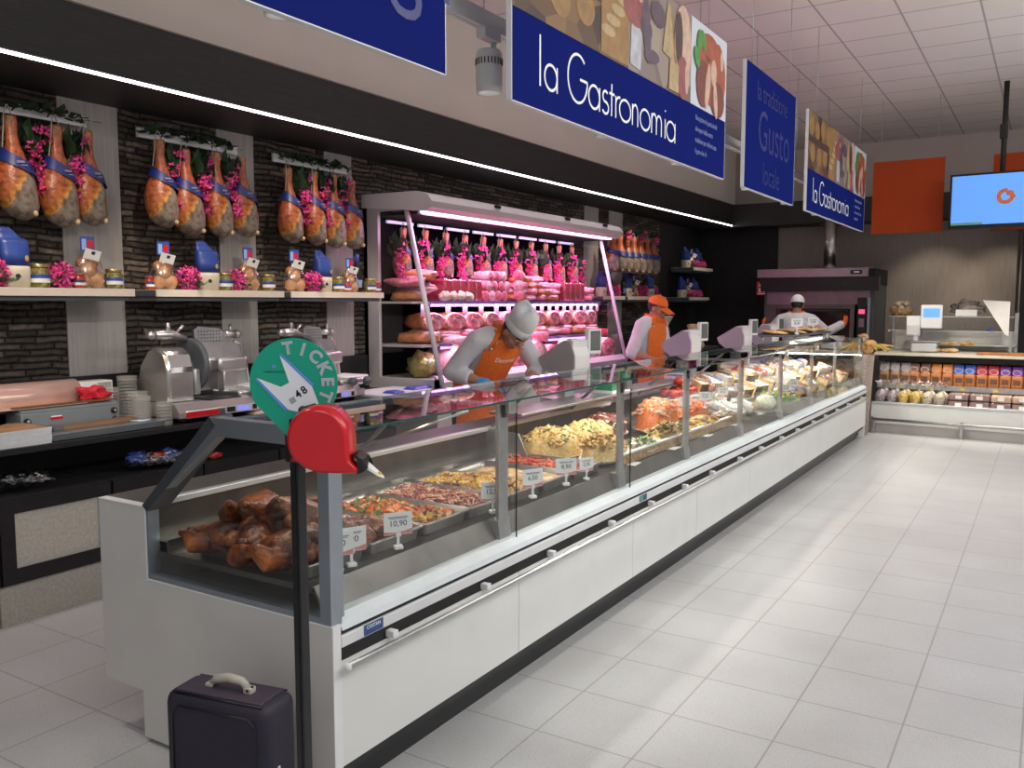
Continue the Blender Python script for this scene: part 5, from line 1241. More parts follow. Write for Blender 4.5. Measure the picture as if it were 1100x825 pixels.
MORT = food('mortadella', [(.82, .42, .46), (.84, .45, .48), (.86, .56, .56)], 45., .4, .1)
def log_proto(name, cat, mi, cut, L, r, grp):
    t = thing(name, '', cat, (0, 0, 0), 0, grp)
    obj('rind', MB().lathe([(0, -L), (r * .6, -L), (r * .95, -L * .85), (r, -L * .5), (r, 0)], 20, (0, 0, r), 1, 1, 'x').ball((-L, 0, r), r * .25, 2), MEAT[mi], t)
    obj('cut_face', MB().lathe([(r * .98, -.001), (r * .96, .004), (0, .005)], 20, (0, 0, r), 1, 1, 'x'), cut, t)
    return Proto(t)
SAL = [log_proto('salami', 'salami', i, [CUT, MORT][i % 2], .26, .052, 'salami on the top cabinet shelf') for i in range(3)]
MOR = [log_proto('mortadella', 'mortadella', 2, MORT, .40, .125, 'mortadella on the cabinet deck'), log_proto('mortadella', 'mortadella', 1, CUT, .36, .105, 'mortadella on the cabinet deck')]
def ham_piece(cutm, mi):
    t = thing('ham_piece', '', 'ham piece', (0, 0, 0), 0, 'cut hams on the middle cabinet shelf')
    m = MB(); n = 18
    m.rings([[(x, w * math.cos(2 * PI * k / n), .085 + h * math.sin(2 * PI * k / n)) for k in range(n)] for x, w, h in ((-.34, .04, .03), (-.30, .09, .06), (-.18, .135, .082), (-.04, .14, .085), (0, .13, .08))])
    for v in m.b.verts: v.co += Vector((0, .012 * noise.noise(v.co * 9), .010 * noise.noise(v.co * 8 + Vector((3, 0, 0)))))
    obj('rind', m, MEAT[mi], t)
    c = MB(); c.rings([[(0.0, .128 * math.cos(2 * PI * k / n), .085 + .079 * math.sin(2 * PI * k / n)) for k in range(n)], [(.006, .11 * math.cos(2 * PI * k / n), .085 + .066 * math.sin(2 * PI * k / n)) for k in range(n)]]); obj('cut_face', c, cutm, t)
    return Proto(t)
HMP = [ham_piece(CUT, 3), ham_piece(CUT, 1)]
def slab_proto(mi):
    t = thing('meat_slab', '', 'cured meat', (0, 0, 0), 0, 'flat cured meats in the cabinet')
    m = MB().ball((-.12, 0, .05), (.20, .135, .055), 3, .14, 5, mi); obj('slab', m, MEAT[mi], t)
    obj('fat_edge', MB().ball((-.08, .0, .072), (.15, .09, .036), 3, .25, 7, mi + 2), MEAT[2], t); return Proto(t)
SLB = [slab_proto(i) for i in (3, 2, 1)]
def pack():
    t = thing('meat_pack', '', 'meat pack', (0, 0, 0), 0, 'vacuum packed meats on the top cabinet shelf')
    obj('meat', MB().box(-.10, .10, -.055, .055, 0, .20, .02), MEAT[0], t); obj('film', MB().box(-.105, .105, -.06, .06, 0, .205, .022), PLASTIC, t); return Proto(t)
PK = pack()
def tagcard():
    t = thing('price_card', '', 'price card', (0, 0, 0), 0, 'price cards hanging on the cabinet shelf edges')
    obj('card', MB().box(0, .002, -.038, .038, -.095, 0), mat('lilac_card', (.25, .24, .28), .6, 0, .03, 20), t); obj('foot_strip', MB().box(.002, .0025, -.036, .036, -.093, -.075), TAGRED, t); obj('figures', MB().box(.002, .0026, -.022, -.010, -.055, -.03).box(.002, .0026, -.006, .006, -.055, -.03).box(.002, .0026, .010, .022, -.055, -.04), mat('grey_ink', (.25, .22, .28), .6), t); return Proto(t)
TC = tagcard()
# top shelf
y, k = 6.02, 0
zt = 1.662
tops = []
for k in range(4): SLB[k % 3].put((-4.66, 5.97 + .15 * (k % 2), zt + .06 * k), ['lowest dark cured slab at the near end of the top cabinet shelf', 'second cured slab at the near end of the top cabinet shelf', 'third cured slab up at the near end of the top cabinet shelf', 'topmost cured slab at the near end of the top cabinet shelf'][k], None, .2 * k, .9)
for k in range(5): PK.put((-4.74, 6.38 + .125 * k, zt), ORD[k] + ' upright crimson meat pack from the left on the top cabinet shelf', None, R.uniform(-.06, .06), 1.)
MUSH = mat('pale_cheese_skin', (.72, .66, .45), .5, 0, .2, 30)
for k in range(4):
    m = MB().ball((0, 0, .045), (.05, .06, .045), 3, .2, 6, k); tag(obj('small_cheese', m, MUSH, None, (-4.64, 6.33 + .12 * k, zt), (0, 0, k)), ORD[k] + ' small round cheese on the front of the top cabinet shelf', 'cheese', 'small cheeses in the meat cabinet')
n = 0
for row in range(3):
    for j in range(4 if row < 2 else 3):
        SAL[(j + row) % 3].put((-4.63, 6.98 + .112 * j + .05 * row, zt + .095 * row), ORD[n] + ' pink salami, from lower left, of the pile on the top cabinet shelf', None, R.uniform(-.1, .1), 1.); n += 1
n = 0
for row in range(4):
    for j in range(4 if row < 3 else 2):
        SLB[(j + row) % 3].put((-4.64, 7.60 + .24 * j + .05 * row, zt + .062 * row), ORD[n] + ' flat pale meat, from lower left, of the top-shelf stack', None, R.uniform(-.3, .3), .72); n += 1
for row in range(3):
    SAL[row % 3].put((-4.58, 7.50, zt + .1 * row), ['bottom', 'middle', 'top'][row] + ' orange-pink sausage between the two meat piles', None, -1.1, 1.1)
for k in range(4):
    PK.put((-4.72, 8.62 + .125 * k, zt), ORD[k] + ' pink meat pack toward the far end of the top cabinet shelf', None, 0, (1, 1, 1.05))
for k in range(2): SLB[2].put((-4.66, 9.22, zt + .07 * k), ['lower', 'upper'][k] + ' dark cured slab at the far end of the top cabinet shelf', None, .3 * k, .95)
# middle shelf: flat hams below, cut hams on top
for k in range(11): SLB[k % 3].put((-4.58, 6.02 + .31 * k, 1.292), ORD[k] + ' flat ham from the left in the lower layer of the middle cabinet shelf', None, R.uniform(-.15, .15), 1.12)
for k in range(11): HMP[(k + 1) % 2 if k else 0].put((-4.56 + .01 * (k % 2), 6.06 + .305 * k, 1.40), ORD[k] + ' cut ham from the left in the upper layer of the middle cabinet shelf', None, R.uniform(-.3, .1), .98)
# deck: mortadella and a gold wrapped cheese
m = MB().ball((0, 0, .11), (.13, .13, .115), 3, .2, 8); t = thing('gold_parcel', 'gold-wrapped round parcel at the near end of the cabinet deck', 'parcel', (-4.62, 5.96, 1.0)); obj('gold_foil', m, mat('gold_foil', (.45, .38, .14), .3, .6, .4, 20), t); obj('white_sticker', MB().ball((.11, -.02, .14), (.02, .045, .03), 2), CARD, t)
for k in range(10): MOR[k % 2].put((-4.42, 6.28 + .335 * k, 1.002), ORD[k] + ' mortadella from the left on the cabinet deck', None, R.uniform(-.45, .0), 1. if k < 9 else 1.12)
for k in range(3): SAL[k].put((-4.36, 9.02 - 1.4 * k + .1, 1.25), ['small red meat lying on top near the far mortadella', 'small red meat lying on the middle mortadella', 'small red meat lying on the near mortadella'][k], None, .4, 1.)
for z, x, ys, nm in ((1.645, -4.585, [5.95 + .0] + [6.3 + .265 * k for k in range(4)] + [7.32 + .165 * k for k in range(13)], 'top'), (1.275, -4.485, [6.25, 6.95, 7.6, 8.2, 9.25], 'middle')):
    for k, y in enumerate(ys): TC.put((x, y, z), ORD[k] + ' price card from the left along the %s cabinet shelf edge' % nm, None, 0, 1. if k else 1.25)
# ================================================================== people
SKIN = mat('skin', (.46, .23, .15), .5, 0, .08, 14, .05)
COAT = mat('white_coat', (.66, .65, .68), .8, 0, .05, 11, .8, detail=1.)
TROU = mat('dark_trousers', (.03, .03, .04), .8, 0, .1, 20)
HAIRM = mat('dark_hair', (.02, .014, .01), .6, 0, .3, 80)
HATW = mat('white_hat', (.72, .73, .74), .8, 0, .04, 20, .15)
SHOE = mat('white_clog', (.7, .7, .7), .5, 0, .05, 10)
GLOVE = mat('blue_glove', (.10, .34, .72), .4, 0, .08, 20)
def capsule(m, pts, rad, n=12):
    pts = [Vector(p) for p in pts]
    m.tube(pts, rad, n)
    for p, r_ in zip(pts, rad): m.ball(p, r_ * 1.0, 2)
def hand(m, w, d, nrm, curl=.5, side=1, k=1.):
    """palm and five fingers from wrist w along d; nrm is the palm's facing direction"""
    d = Vector(d).normalized(); nrm = Vector(nrm); nrm = (nrm - d * nrm.dot(d)).normalized(); s_ = d.cross(nrm) * side
    w = Vector(w)
    for q in (-.026, -.009, .009, .026): capsule(m, [w + s_ * q * .6, w + d * .085 * k + s_ * q], [.016, .012], 8)
    for q, l in ((-.030, .070), (-.010, .082), (.010, .078), (.029, .060)):
        p0 = w + d * .085 * k + s_ * q; a1 = curl * .6; a2 = curl * 1.3
        p1 = p0 + (d * math.cos(a1) + nrm * math.sin(a1)) * l * .5; p2 = p1 + (d * math.cos(a2) + nrm * math.sin(a2)) * l * .5
        capsule(m, [p0, p1, p2], [.0105, .0095, .008], 8)
    p0 = w + d * .025 - s_ * .03; p1 = p0 + (d * .6 - s_ * .7 + nrm * .3).normalized() * .045; p2 = p1 + (d * .9 - s_ * .1 + nrm * .4).normalized() * .035
    capsule(m, [p0, p1, p2], [.014, .012, .009], 8)
def spine_loft(m, st, off=0., a0=0., a1=2 * PI, n=28, close=True):
    """st: stations (centre, forward, half width, half depth); angle 0 is the front"""
    rings = []
    for c, fw, hw, hd in st:
        c, fw = Vector(c), Vector(fw).normalized()
        rings.append([c + fw * (hd + off) * math.cos(a) + Vector((0, 1, 0)) * (hw + off) * math.sin(a) for a in [a0 + (a1 - a0) * k / (n if close else n - 1) for k in range(n)]])
    m.rings(rings, cap=close, close=close)
    return rings
def person(label, loc, rz, st, sh, el, wr, hd_, head, tilt, hat, gloves=None, forearm_bare=.5, legs=True, curl=.5, lettering=False, apron_split=3):
    """sh/el/wr/hd_: (left, right) joints; head centre; tilt = forward pitch of the head"""
    t = thing('person', label, 'person', loc, rz)
    b = MB()
    spine_loft(b, st, -.012)
    HM = Matrix.Translation(head) @ Matrix.Rotation(tilt, 4, 'Y')
    def H(x, y, z): return HM @ Vector((x, y, z))
    nb = Vector(st[-1][0])
    capsule(b, [nb + Vector((0, 0, -.04)), nb + Vector((.01, 0, .01)), H(-.015, 0, -.07)], [.07, .058, .055])
    hm = MB(); hm.ball((0, 0, .025), (.098, .076, .105), 3); hm.ball((.022, 0, -.055), (.068, .058, .065), 3); hm.ball((.055, 0, -.095), (.028, .032, .022), 2)
    hm.tube([(.092, 0, .022), (.113, 0, -.018), (.108, 0, -.028)], [.010, .017, .013], 8); hm.ball((.108, 0, -.024), (.016, .02, .012), 2)
    hm.ball((.086, 0, .035), (.018, .055, .012), 2); hm.ball((.086, 0, -.062), (.014, .026, .007), 2); hm.ball((.082, 0, -.074), (.014, .022, .007), 2)
    for s_ in (-1, 1): hm.ball((-.005, s_ * .078, -.008), (.022, .012, .034), 2); hm.ball((.06, s_ * .045, -.025), (.03, .022, .02), 2)
    hm.move(HM); me_ = bpy.data.meshes.new('tmp'); hm.b.to_mesh(me_); hm.b.free(); b.b.from_mesh(me_); bpy.data.meshes.remove(me_)
    for i in (0, 1):
        S, E, W = Vector(sh[i]), Vector(el[i]), Vector(wr[i])
        capsule(b, [S, (S + E) / 2, E], [.056, .048, .042]); capsule(b, [E, E.lerp(W, .35), W], [.042, .043, .028])
        hand(b, W, hd_[i][0], hd_[i][1], curl, 1 if i == 0 else -1)
        s_ = 1 if i == 0 else -1
        if legs:
            capsule(b, [(st[0][0][0], s_ * .09, .90), (st[0][0][0] + .02, s_ * .10, .50), (st[0][0][0] - .02, s_ * .105, .10)], [.085, .058, .04])
            capsule(b, [(st[0][0][0] - .04, s_ * .105, .055), (st[0][0][0] + .14, s_ * .115, .04)], [.042, .035])
    body = obj('body', b, SKIN, t); remesh(body, .0075, 3)
    # eyes, brows, mouth
    for s_ in (-1, 1):
        obj('eye', MB().ball(H(.084, s_ * .032, .014), (.011, .013, .009), 2), mat('eye_white', (.7, .68, .65), .2), t)
        obj('pupil', MB().ball(H(.0935, s_ * .032, .013), (.004, .006, .006), 2), INK, t)
        obj('eyebrow', MB().tube([H(.096, s_ * .015, .037), H(.094, s_ * .035, .042), H(.080, s_ * .055, .037)], .005, 6), HAIRM, t)
    obj('mouth', MB().tube([H(.087, -.022, -.068), H(.097, 0, -.067), H(.087, .022, -.068)], .004, 6), mat('lips', (.38, .13, .10), .5), t)
    hr = MB(); hr.ball((-.018, 0, .028), (.098, .083, .105), 3)
    bmesh.ops.delete(hr.b, geom=[v for v in hr.b.verts if v.co.x > .045 or v.co.z < -.055 or (v.co.x > .0 and v.co.z < -.0)], context='VERTS'); hr.move(HM); obj('hair', hr, HAIRM, t)
    # coat
    c = MB(); spine_loft(c, st, .012)
    for i in (0, 1):
        S, E, W = Vector(sh[i]), Vector(el[i]), Vector(wr[i]); Q = E.lerp(W, forearm_bare)
        inner = Vector(st[-2][0]) * .55 + S * .45
        capsule(c, [inner, S, (S + E) / 2, E], [.10, .080, .070, .066]); capsule(c, [E, E.lerp(Q, .6)], [.066, .062])
        ax = (Q - E).normalized(); c.tube([E.lerp(Q, .5), Q - ax * .01, Q], [.060, .062, .058], 14)
    cb = obj('coat', c, COAT, t); remesh(cb, .010, 4)
    # collar and neckerchief
    nk = MB(); nk.tube([nb + Vector((-.0, 0, -.035)), nb + Vector((.005, 0, .015)), nb.lerp(H(-.02, 0, -.07), .55)], [.112, .094, .078], 16); obj('neckerchief', nk, ORANGE, t)
    # apron: bib and skirt following the front of the torso
    a = MB(); spine_loft(a, st[1:], .030, -.95, .95, 18, False)
    ap = obj('apron', a, ORANGE, t)
    sk = MB(); c0, f0, hw, hd = st[1]; c0 = Vector(c0); sk.rings([[c0 + Vector((0, 0, dz)) + Vector(((hd + .035 + fl) * math.cos(q), (hw + .035 + fl * .6) * math.sin(q), 0)) for q in [-1.5 + 3.0 * k / 17 for k in range(18)]] for dz, fl in ((.02, 0), (-.15, .02), (-.55, .04))], cap=False, close=False); obj('apron_skirt', sk, ORANGE, t)
    for s_ in (-1, 1):
        cs = st[-2]; p0 = Vector(cs[0]) + Vector(cs[1]).normalized() * (cs[3] + .03) * math.cos(.8) + Vector((0, s_ * (cs[2] + .03) * math.sin(.8), 0))
        o = obj('apron_strap', MB().tube([p0, Vector(st[-1][0]) + Vector(st[-1][1]).normalized() * .06 + Vector((0, s_ * .085, .03)), nb + Vector((-.05, s_ * .095, .03))], .024, 8), ORANGE, t)
        obj('strap_button', MB().ball(p0 + Vector(cs[1]).normalized() * .016, .013, 2), STEEL, o)
    w_ = MB(); w_.rings([[c0 + Vector(((hd + .037) * math.cos(q), (hw + .037) * math.sin(q), dz)) for q in [2 * PI * k / 24 for k in range(24)]] for dz in (.015, -.015)], cap=False); obj('apron_tie', w_, ORANGE, t)
    if lettering:
        cs = st[-3]; f = Vector(cs[1]).normalized(); upv = Vector((0, 1, 0)).cross(f) * -1
        me = text_mesh('Decomar', .055, extrude=.001, sx=.9); me.materials.append(WINK)
        lo = obj('apron_lettering', me, None, ap)
        for v in me.vertices:
            q = v.co.x / (cs[2] + .03); y_ = v.co.x
            v.co = Vector(cs[0]) + f * ((cs[3] + .034) * math.cos(q) + .002) + Vector((0, (cs[2] + .034) * math.sin(q), 0)) + (f.cross(Vector((0, 1, 0)))) * (v.co.y + .02) 
    # trousers and shoes
    if legs:
        tr = MB()
        for s_ in (-1, 1): capsule(tr, [(st[0][0][0], s_ * .09, .92), (st[0][0][0] + .02, s_ * .10, .50), (st[0][0][0] - .02, s_ * .105, .09)], [.108, .082, .070])
        remesh(obj('trousers', tr, TROU, t), .014, 3)
        for s_ in (-1, 1): obj('shoe', MB().ball((st[0][0][0] + .05, s_ * .11, .045), (.145, .058, .045), 3), SHOE, t)
    # hat
    h = MB()
    if hat == 'toque':
        n = 26; L = []
        for r_, z, fx in ((.094, .045, 0), (.1, .055, 0), (.103, .11, .0), (.106, .155, -.005), (.098, .195, -.01), (.07, .222, -.012), (.02, .228, -.01), (.002, .225, -.01)):
            L.append([Vector((r_ * 1.08 * math.cos(2 * PI * k / n) * (1 - (.12 * abs(math.sin(2 * PI * k / n)) if z > .2 else 0)) + fx, r_ * .88 * math.sin(2 * PI * k / n), z + (.02 * math.cos(4 * PI * k / n) if z > .2 else 0) + .012 * noise.noise(Vector((math.cos(2 * PI * k / n) * 3, math.sin(2 * PI * k / n) * 3, z * 14))))) for k in range(n)])
        h.rings(L); h.move(HM @ Matrix.Rotation(-.12, 4, 'Y')); ho = obj('white_hat', h, HATW, t)
        bnd = MB(); bnd.rings([[Vector((r_ * 1.08 * math.cos(2 * PI * k / n), r_ * .88 * math.sin(2 * PI * k / n), z)) for k in range(n)] for r_, z in ((.100, .04), (.107, .045), (.108, .095), (.101, .10))], cap=False); bnd.move(HM @ Matrix.Rotation(-.12, 4, 'Y')); obj('hat_band', bnd, HATW, ho)
    elif hat == 'cap':
        h.ball((-.008, 0, .045), (.112, .090, .095), 3); bmesh.ops.delete(h.b, geom=[v for v in h.b.verts if v.co.z < .035], context='VERTS'); h.move(HM); ho = obj('cap', h, ORANGE, t)
        br = MB(); V = []
        for j in range(5): V.append([Vector((.085 + .03 * j - .02 * (1 - math.cos((k - 6) / 6 * 1.3)) * 2, (.078 - .004 * j) * (k - 6) / 6, .045 - .010 * j - .022 * ((k - 6) / 6) ** 2)) for k in range(13)])
        br.rings(V, cap=False, close=False); br.move(HM); o = obj('cap_brim', br, ORANGE, ho); md = o.modifiers.new('s', 'SOLIDIFY'); md.thickness = .004
        obj('cap_button', MB().ball(H(-.008, 0, .14), .008, 2), ORANGE, ho)
    else:
        h.ball((-.01, 0, .055), (.112, .095, .10), 3); bmesh.ops.delete(h.b, geom=[v for v in h.b.verts if v.co.z < .045], context='VERTS'); h.move(HM); obj('white_cap', h, HATW, t)
        h = MB(); n = 24; h.rings([[Vector((.113 * math.cos(2 * PI * k / n) - .01, .097 * math.sin(2 * PI * k / n), z)) for k in range(n)] for z in (.03, .06)], cap=False); h.move(HM); obj('cap_band', h, HATW, t)
    if gloves:
        for i in gloves:
            g = MB(); W = Vector(wr[i]); d = Vector(hd_[i][0]).normalized()
            nrm = Vector(hd_[i][1]); hand(g, W + d * .0, hd_[i][0], nrm, curl, 1 if i == 0 else -1); g.tube([W - d * .05, W + d * .02], [.040, .036], 12)
            go = obj('glove', g, GLOVE if gloves[i] == 'blue' else ORANGE, t); remesh(go, .006, 1)
            go.modifiers.new('d', 'DISPLACE').strength = .006
    return t
# bending shop worker with the tall white hat
st1 = [((-.02, 0, .90), (1, 0, 0), .175, .125), ((.03, 0, 1.05), (1, 0, -.25), .165, .125), ((.12, 0, 1.20), (1, 0, -.55), .175, .13), ((.215, 0, 1.32), (1, 0, -.8), .19, .125), ((.28, 0, 1.395), (1, 0, -.9), .17, .095), ((.325, 0, 1.44), (1, 0, -1.0), .085, .07)]
person('shop worker bending over the case in a tall white hat, white coat and orange apron', (-3.63, 5.33, 0), -.30, st1,
       [(.27, .20, 1.385), (.27, -.20, 1.385)], [(.36, .30, 1.17), (.13, -.32, 1.16)], [(.47, .10, 1.085), (.36, -.20, 1.085)],
       [((.35, -.8, -.2), (0, 0, -1)), ((.85, .35, -.08), (0, .2, -1))], (.445, -.0, 1.445), .95, 'toque', {1: 'blue'}, .55, True, .7, True)
st2 = [((0, 0, .92), (1, 0, 0), .17, .12), ((.0, 0, 1.06), (1, 0, 0), .16, .12), ((.015, 0, 1.22), (1, 0, -.1), .175, .13), ((.035, 0, 1.35), (1, 0, -.2), .19, .125), ((.05, 0, 1.43), (1, 0, -.25), .165, .095), ((.07, 0, 1.485), (1, 0, -.3), .085, .07)]
person('shop worker in an orange cap and orange apron, looking down behind the case', (-3.62, 8.55, 0), -.12, st2,
       [(.045, .20, 1.41), (.045, -.20, 1.41)], [(.06, .30, 1.14), (-.02, -.29, 1.13)], [(.28, .18, 1.06), (.22, -.20, 1.055)],
       [((.9, -.2, -.15), (0, 0, -1)), ((.95, .2, -.05), (0, 0, -1))], (.115, 0, 1.59), .30, 'cap', None, .12, True, .8, False)
person('shop worker seen from behind in a white cap, reaching into the dark oven', (-3.04, 12.45, 0), PI / 2 + .1, st2,
       [(.045, .21, 1.41), (.045, -.21, 1.41)], [(.10, .40, 1.22), (.16, -.40, 1.24)], [(.30, .50, 1.30), (.36, -.60, 1.36)],
       [((.6, .1, .6), (0, -1, 0)), ((.7, -.3, .4), (0, 1, 0))], (.10, -.0, 1.61), .2, 'round', {1: 'orange', 0: 'orange'}, .9, True, .5, False)
# ================================================================== ticket stand
GREEN = mat('ticket_green', (.0, .35, .225), .4, 0, .03, 5)
t = thing('ticket_stand', 'black post carrying a round green TICKET sign and a red number dispenser', 'ticket dispenser', (-1.60, 1.55, 0))
obj('pole', MB().box(-.0145, .0145, -.0145, .0145, .01, 1.36, .003).box(-.007, .007, -.0165, .0, .02, 1.35), BLACK, t)
obj('base', MB().lathe([(0, 0), (.17, 0), (.17, .008), (.16, .016), (0, .018)], 32), BLACK, t)
# sign: a disc drawn out to a point at the lower edge
Wd = -.022
FW = Vector((math.sin(.50), -math.cos(.50), 0)); RT = Vector((math.cos(.50), math.sin(.50), 0))
SS = .755
def SGN(u, v, d=0.): return tuple(RT * (u * SS) + Vector((0, 0, 1.452 + v * SS)) + FW * (.020 + d))
pts = [(.147 * math.cos(a), .147 * math.sin(a)) for a in [math.radians(-28 + 238 * k / 48) for k in range(49)]]
tip = [(-.018, -.185), (.0, -.178), (.012, -.165)]
poly = pts + tip
m = MB(); A = [m.b.verts.new(SGN(u, v, 0)) for u, v in poly]; B = [m.b.verts.new(SGN(u, v, -.004)) for u, v in poly]
m.b.faces.new(A); m.b.faces.new(B[::-1])
for i in range(len(poly)): m.b.faces.new((A[i], A[(i + 1) % len(poly)], B[(i + 1) % len(poly)], B[i]))
SG = obj('sign_disc', m, GREEN, t)
WSG = mat('sign_white', (.80, .82, .88), .5, 0, .02, 10)
arc = 'TICKET'
for k, ch in enumerate(arc):
    a = math.radians(96 - 23.5 * k) if k else math.radians(98)
    me = text_mesh(ch, .056, extrude=.0004, offset=.0026); me.materials.append(WSG)
    ca, sa = math.cos(a - PI / 2), math.sin(a - PI / 2)
    for v in me.vertices:
        x, y = v.co.x, v.co.y
        v.co = Vector(SGN(.113 * math.cos(a) + x * ca - y * sa, .113 * math.sin(a) + x * sa + y * ca, .001))
    obj('lettering', me, None, SG)
def flat(name, pts, mt, d):
    m = MB(); A = [m.b.verts.new(SGN(u, v, d)) for u, v in pts]; m.b.faces.new(A); return obj(name, m, mt, SG)
# printed ticket: white swallow-tail strip lying diagonally, blue edges, number 48
def px(u, v): return ((u - 320) / 530. , (430 - v) / 530. - .0)
tk = [(u / 1000., v / 1000.) for u, v in ((-122, 15), (-20, -10), (-28, -2), (-22, 88), (78, -12), (104, -98), (60, -96), (-15, -85))]
tk = [(-.122, .015), (-.042, -.014), (-.014, .0), (-.044, .090), (.062, -.012), (.094, -.098), (.046, -.104), (-.018, -.090)]
flat('printed_ticket', tk, WSG, .0012)
flat('blue_edge', [(-.122, .015), (-.126, .010), (-.030, -.093), (-.018, -.090)], mat('sign_blue', (.12, .28, .75), .5), .0016)
flat('blue_edge', [(-.044, .090), (-.038, .096), (.068, -.004), (.062, -.012)], MATS['sign_blue'], .0016)
flat('grey_square', [(-.017, -.055), (.001, -.045), (.010, -.062), (-.008, -.072)], mat('sign_grey', (.35, .38, .42), .5), .0018)
flat('black_triangle', [(.045, -.098), (.085, -.075), (.088, -.098)], INK, .0018)
def slet(s_, sz, u0, v0, a, mt, name='lettering'):
    me = text_mesh(s_, sz, extrude=.0002, offset=.0008 if sz > .02 else 0); me.materials.append(mt); ca, sa = math.cos(a), math.sin(a)
    for v in me.vertices:
        x, y = v.co.x, v.co.y; v.co = Vector(SGN(u0 + x * ca - y * sa, v0 + x * sa + y * ca, .002))
    obj(name, me, None, SG)
slet('4', .036, .016, -.039, .62, INK); slet('8', .036, .036, -.025, .62, INK); slet('TURN·O·MATIC', .0105, -.062, .035, 0, INK)
flat('blue_hand', [(-.072, .048), (-.060, .046), (-.054, .056), (-.066, .060)], MATS['sign_blue'], .0016)
# red snail-shaped dispenser: profile in the sign's plane, thick casing
def DSP(u, v, d): return RT * (u * .82 - .042) + Vector((0, 0, 1.452 + v * .82 - .022)) + FW * (d * .8 + .022)
prof = []
for k in range(30):
    a = math.radians(205 - k * (205 - 2) / 22.) if k < 23 else None
    if a is None: break
    prof.append((.142 + .094 * math.cos(a) - .0, -.135 + .100 * math.sin(a)))
prof += [(.238, -.18), (.243, -.205), (.262, -.222), (.262, -.236), (.20, -.238), (.14, -.236), (.10, -.222), (.068, -.195)]
m = MB()
def rg(k, d):
    cx_, cy_ = .145, -.150
    return [DSP(cx_ + (u - cx_) * k, cy_ + (v - cy_) * k, d) for u, v in prof]
m.rings([rg(.90, -.03), rg(1., -.02), rg(1., .062), rg(.96, .076), rg(.86, .084)])
DP = obj('dispenser', m, RED, t)
rb = MB()
for k in range(7): rb.tube([DSP(.046, -.105 - .017 * k, .02), DSP(.085, -.103 - .017 * k, .02)], .0045, 6)
obj('ribbed_clamp', rb, RED, DP)
obj('clamp', MB().box(-.02, .02, -.024, .02, 1.25, 1.362, .003), BLACK, t)
nz_ = MB(); nz_.rings([[DSP(.255 + du, -.205 + dv, d) for du, dv, d in ((-.012, .026, -.012), (-.012, .026, .07), (.006, .010, .07), (.012, -.028, .07), (.002, -.034, .07), (.002, -.034, -.012), (.012, -.028, -.012), (.006, .010, -.012))], [DSP(.268 + du, -.202 + dv, d) for du, dv, d in ((-.010, .022, -.010), (-.010, .022, .068), (.010, .010, .068), (.022, -.018, .068), (.010, -.030, .068), (.010, -.030, -.010), (.022, -.018, -.010), (.010, .010, -.010))]])
obj('black_mouth', nz_, BLACK, DP)
m = MB(); m.rings([[DSP(u, v, d) for u, v, d in ((.272, -.205, .005), (.272, -.205, .055), (.278, -.222, .055), (.278, -.222, .005))], [DSP(u, v, d) for u, v, d in ((.312, -.238, .012), (.312, -.238, .05), (.314, -.246, .05), (.314, -.246, .012))], [DSP(u, v, d) for u, v, d in ((.330, -.252, .024), (.330, -.252, .038), (.331, -.256, .038), (.331, -.256, .024))]], sm=False)
pt = obj('paper_ticket', m, CARD, DP); obj('ticket_yellow_tip', MB().ball(DSP(.318, -.243, .035), .006, 2), mat('yellow_ink', (.75, .5, .05), .5), pt)
obj('black_latch', MB().ball(DSP(.085, -.055, .02), (.012, .012, .012), 2).tube([DSP(.085, -.05, .02), DSP(.125, -.038, .02)], .005, 6), BLACK, DP)

# ================================================================== suitcase
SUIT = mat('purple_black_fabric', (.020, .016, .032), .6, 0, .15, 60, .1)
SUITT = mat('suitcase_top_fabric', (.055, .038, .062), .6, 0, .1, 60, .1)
t = thing('suitcase', 'soft dark purple suitcase with pale handle, standing before the white case end', 'suitcase', (-2.09, 1.72, 0), .20)
t.scale = (.76, .80, .87)
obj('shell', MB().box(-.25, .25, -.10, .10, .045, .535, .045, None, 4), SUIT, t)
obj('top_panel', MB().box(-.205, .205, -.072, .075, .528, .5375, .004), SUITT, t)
z_ = MB(); loop = [(-.2, -.101, .10), (-.2, -.101, .46), (-.17, -.101, .49), (.17, -.101, .49), (.2, -.101, .46), (.2, -.101, .10), (.17, -.101, .08), (-.17, -.101, .08), (-.2, -.101, .10)]
z_.tube(loop, .005, 6); obj('piping', z_, BLACK, t)
z_ = MB().tube([(-.215, -.08, .53), (.215, -.08, .53)], .004, 6).tube([(-.215, .08, .53), (.215, .08, .53)], .004, 6); obj('zip', z_, BLACK, t)
HND = mat('pale_handle', (.50, .46, .40), .5, 0, .1, 30)
h = obj('handle', MB().tube([(-.085, 0, .545), (-.065, 0, .566), (0, 0, .578), (.065, 0, .572), (.095, 0, .548)], [.014, .016, .017, .016, .013], 10), HND, t)
obj('handle_mount', MB().box(-.11, -.075, -.016, .016, .535, .55, .004), HND, h); obj('handle_mount', MB().box(.078, .115, -.018, .018, .535, .558, .004), HND, h); obj('rivet', MB().ball((.10, -.018, .55), .006, 2).ball((.11, .0, .558), .006, 2), BLACK, h)
for xx in (-.17, .17):
    for yy in (-.05, .05): obj('wheel', MB().lathe([(0, -.012), (.025, -.012), (.025, .012), (0, .012)], 16, (xx, yy, .026), 1, 1, 'x'), BLACK, t)
obj('side_stud', MB().ball((.251, -.03, .30), (.006, .01, .01), 2), STEEL, t)

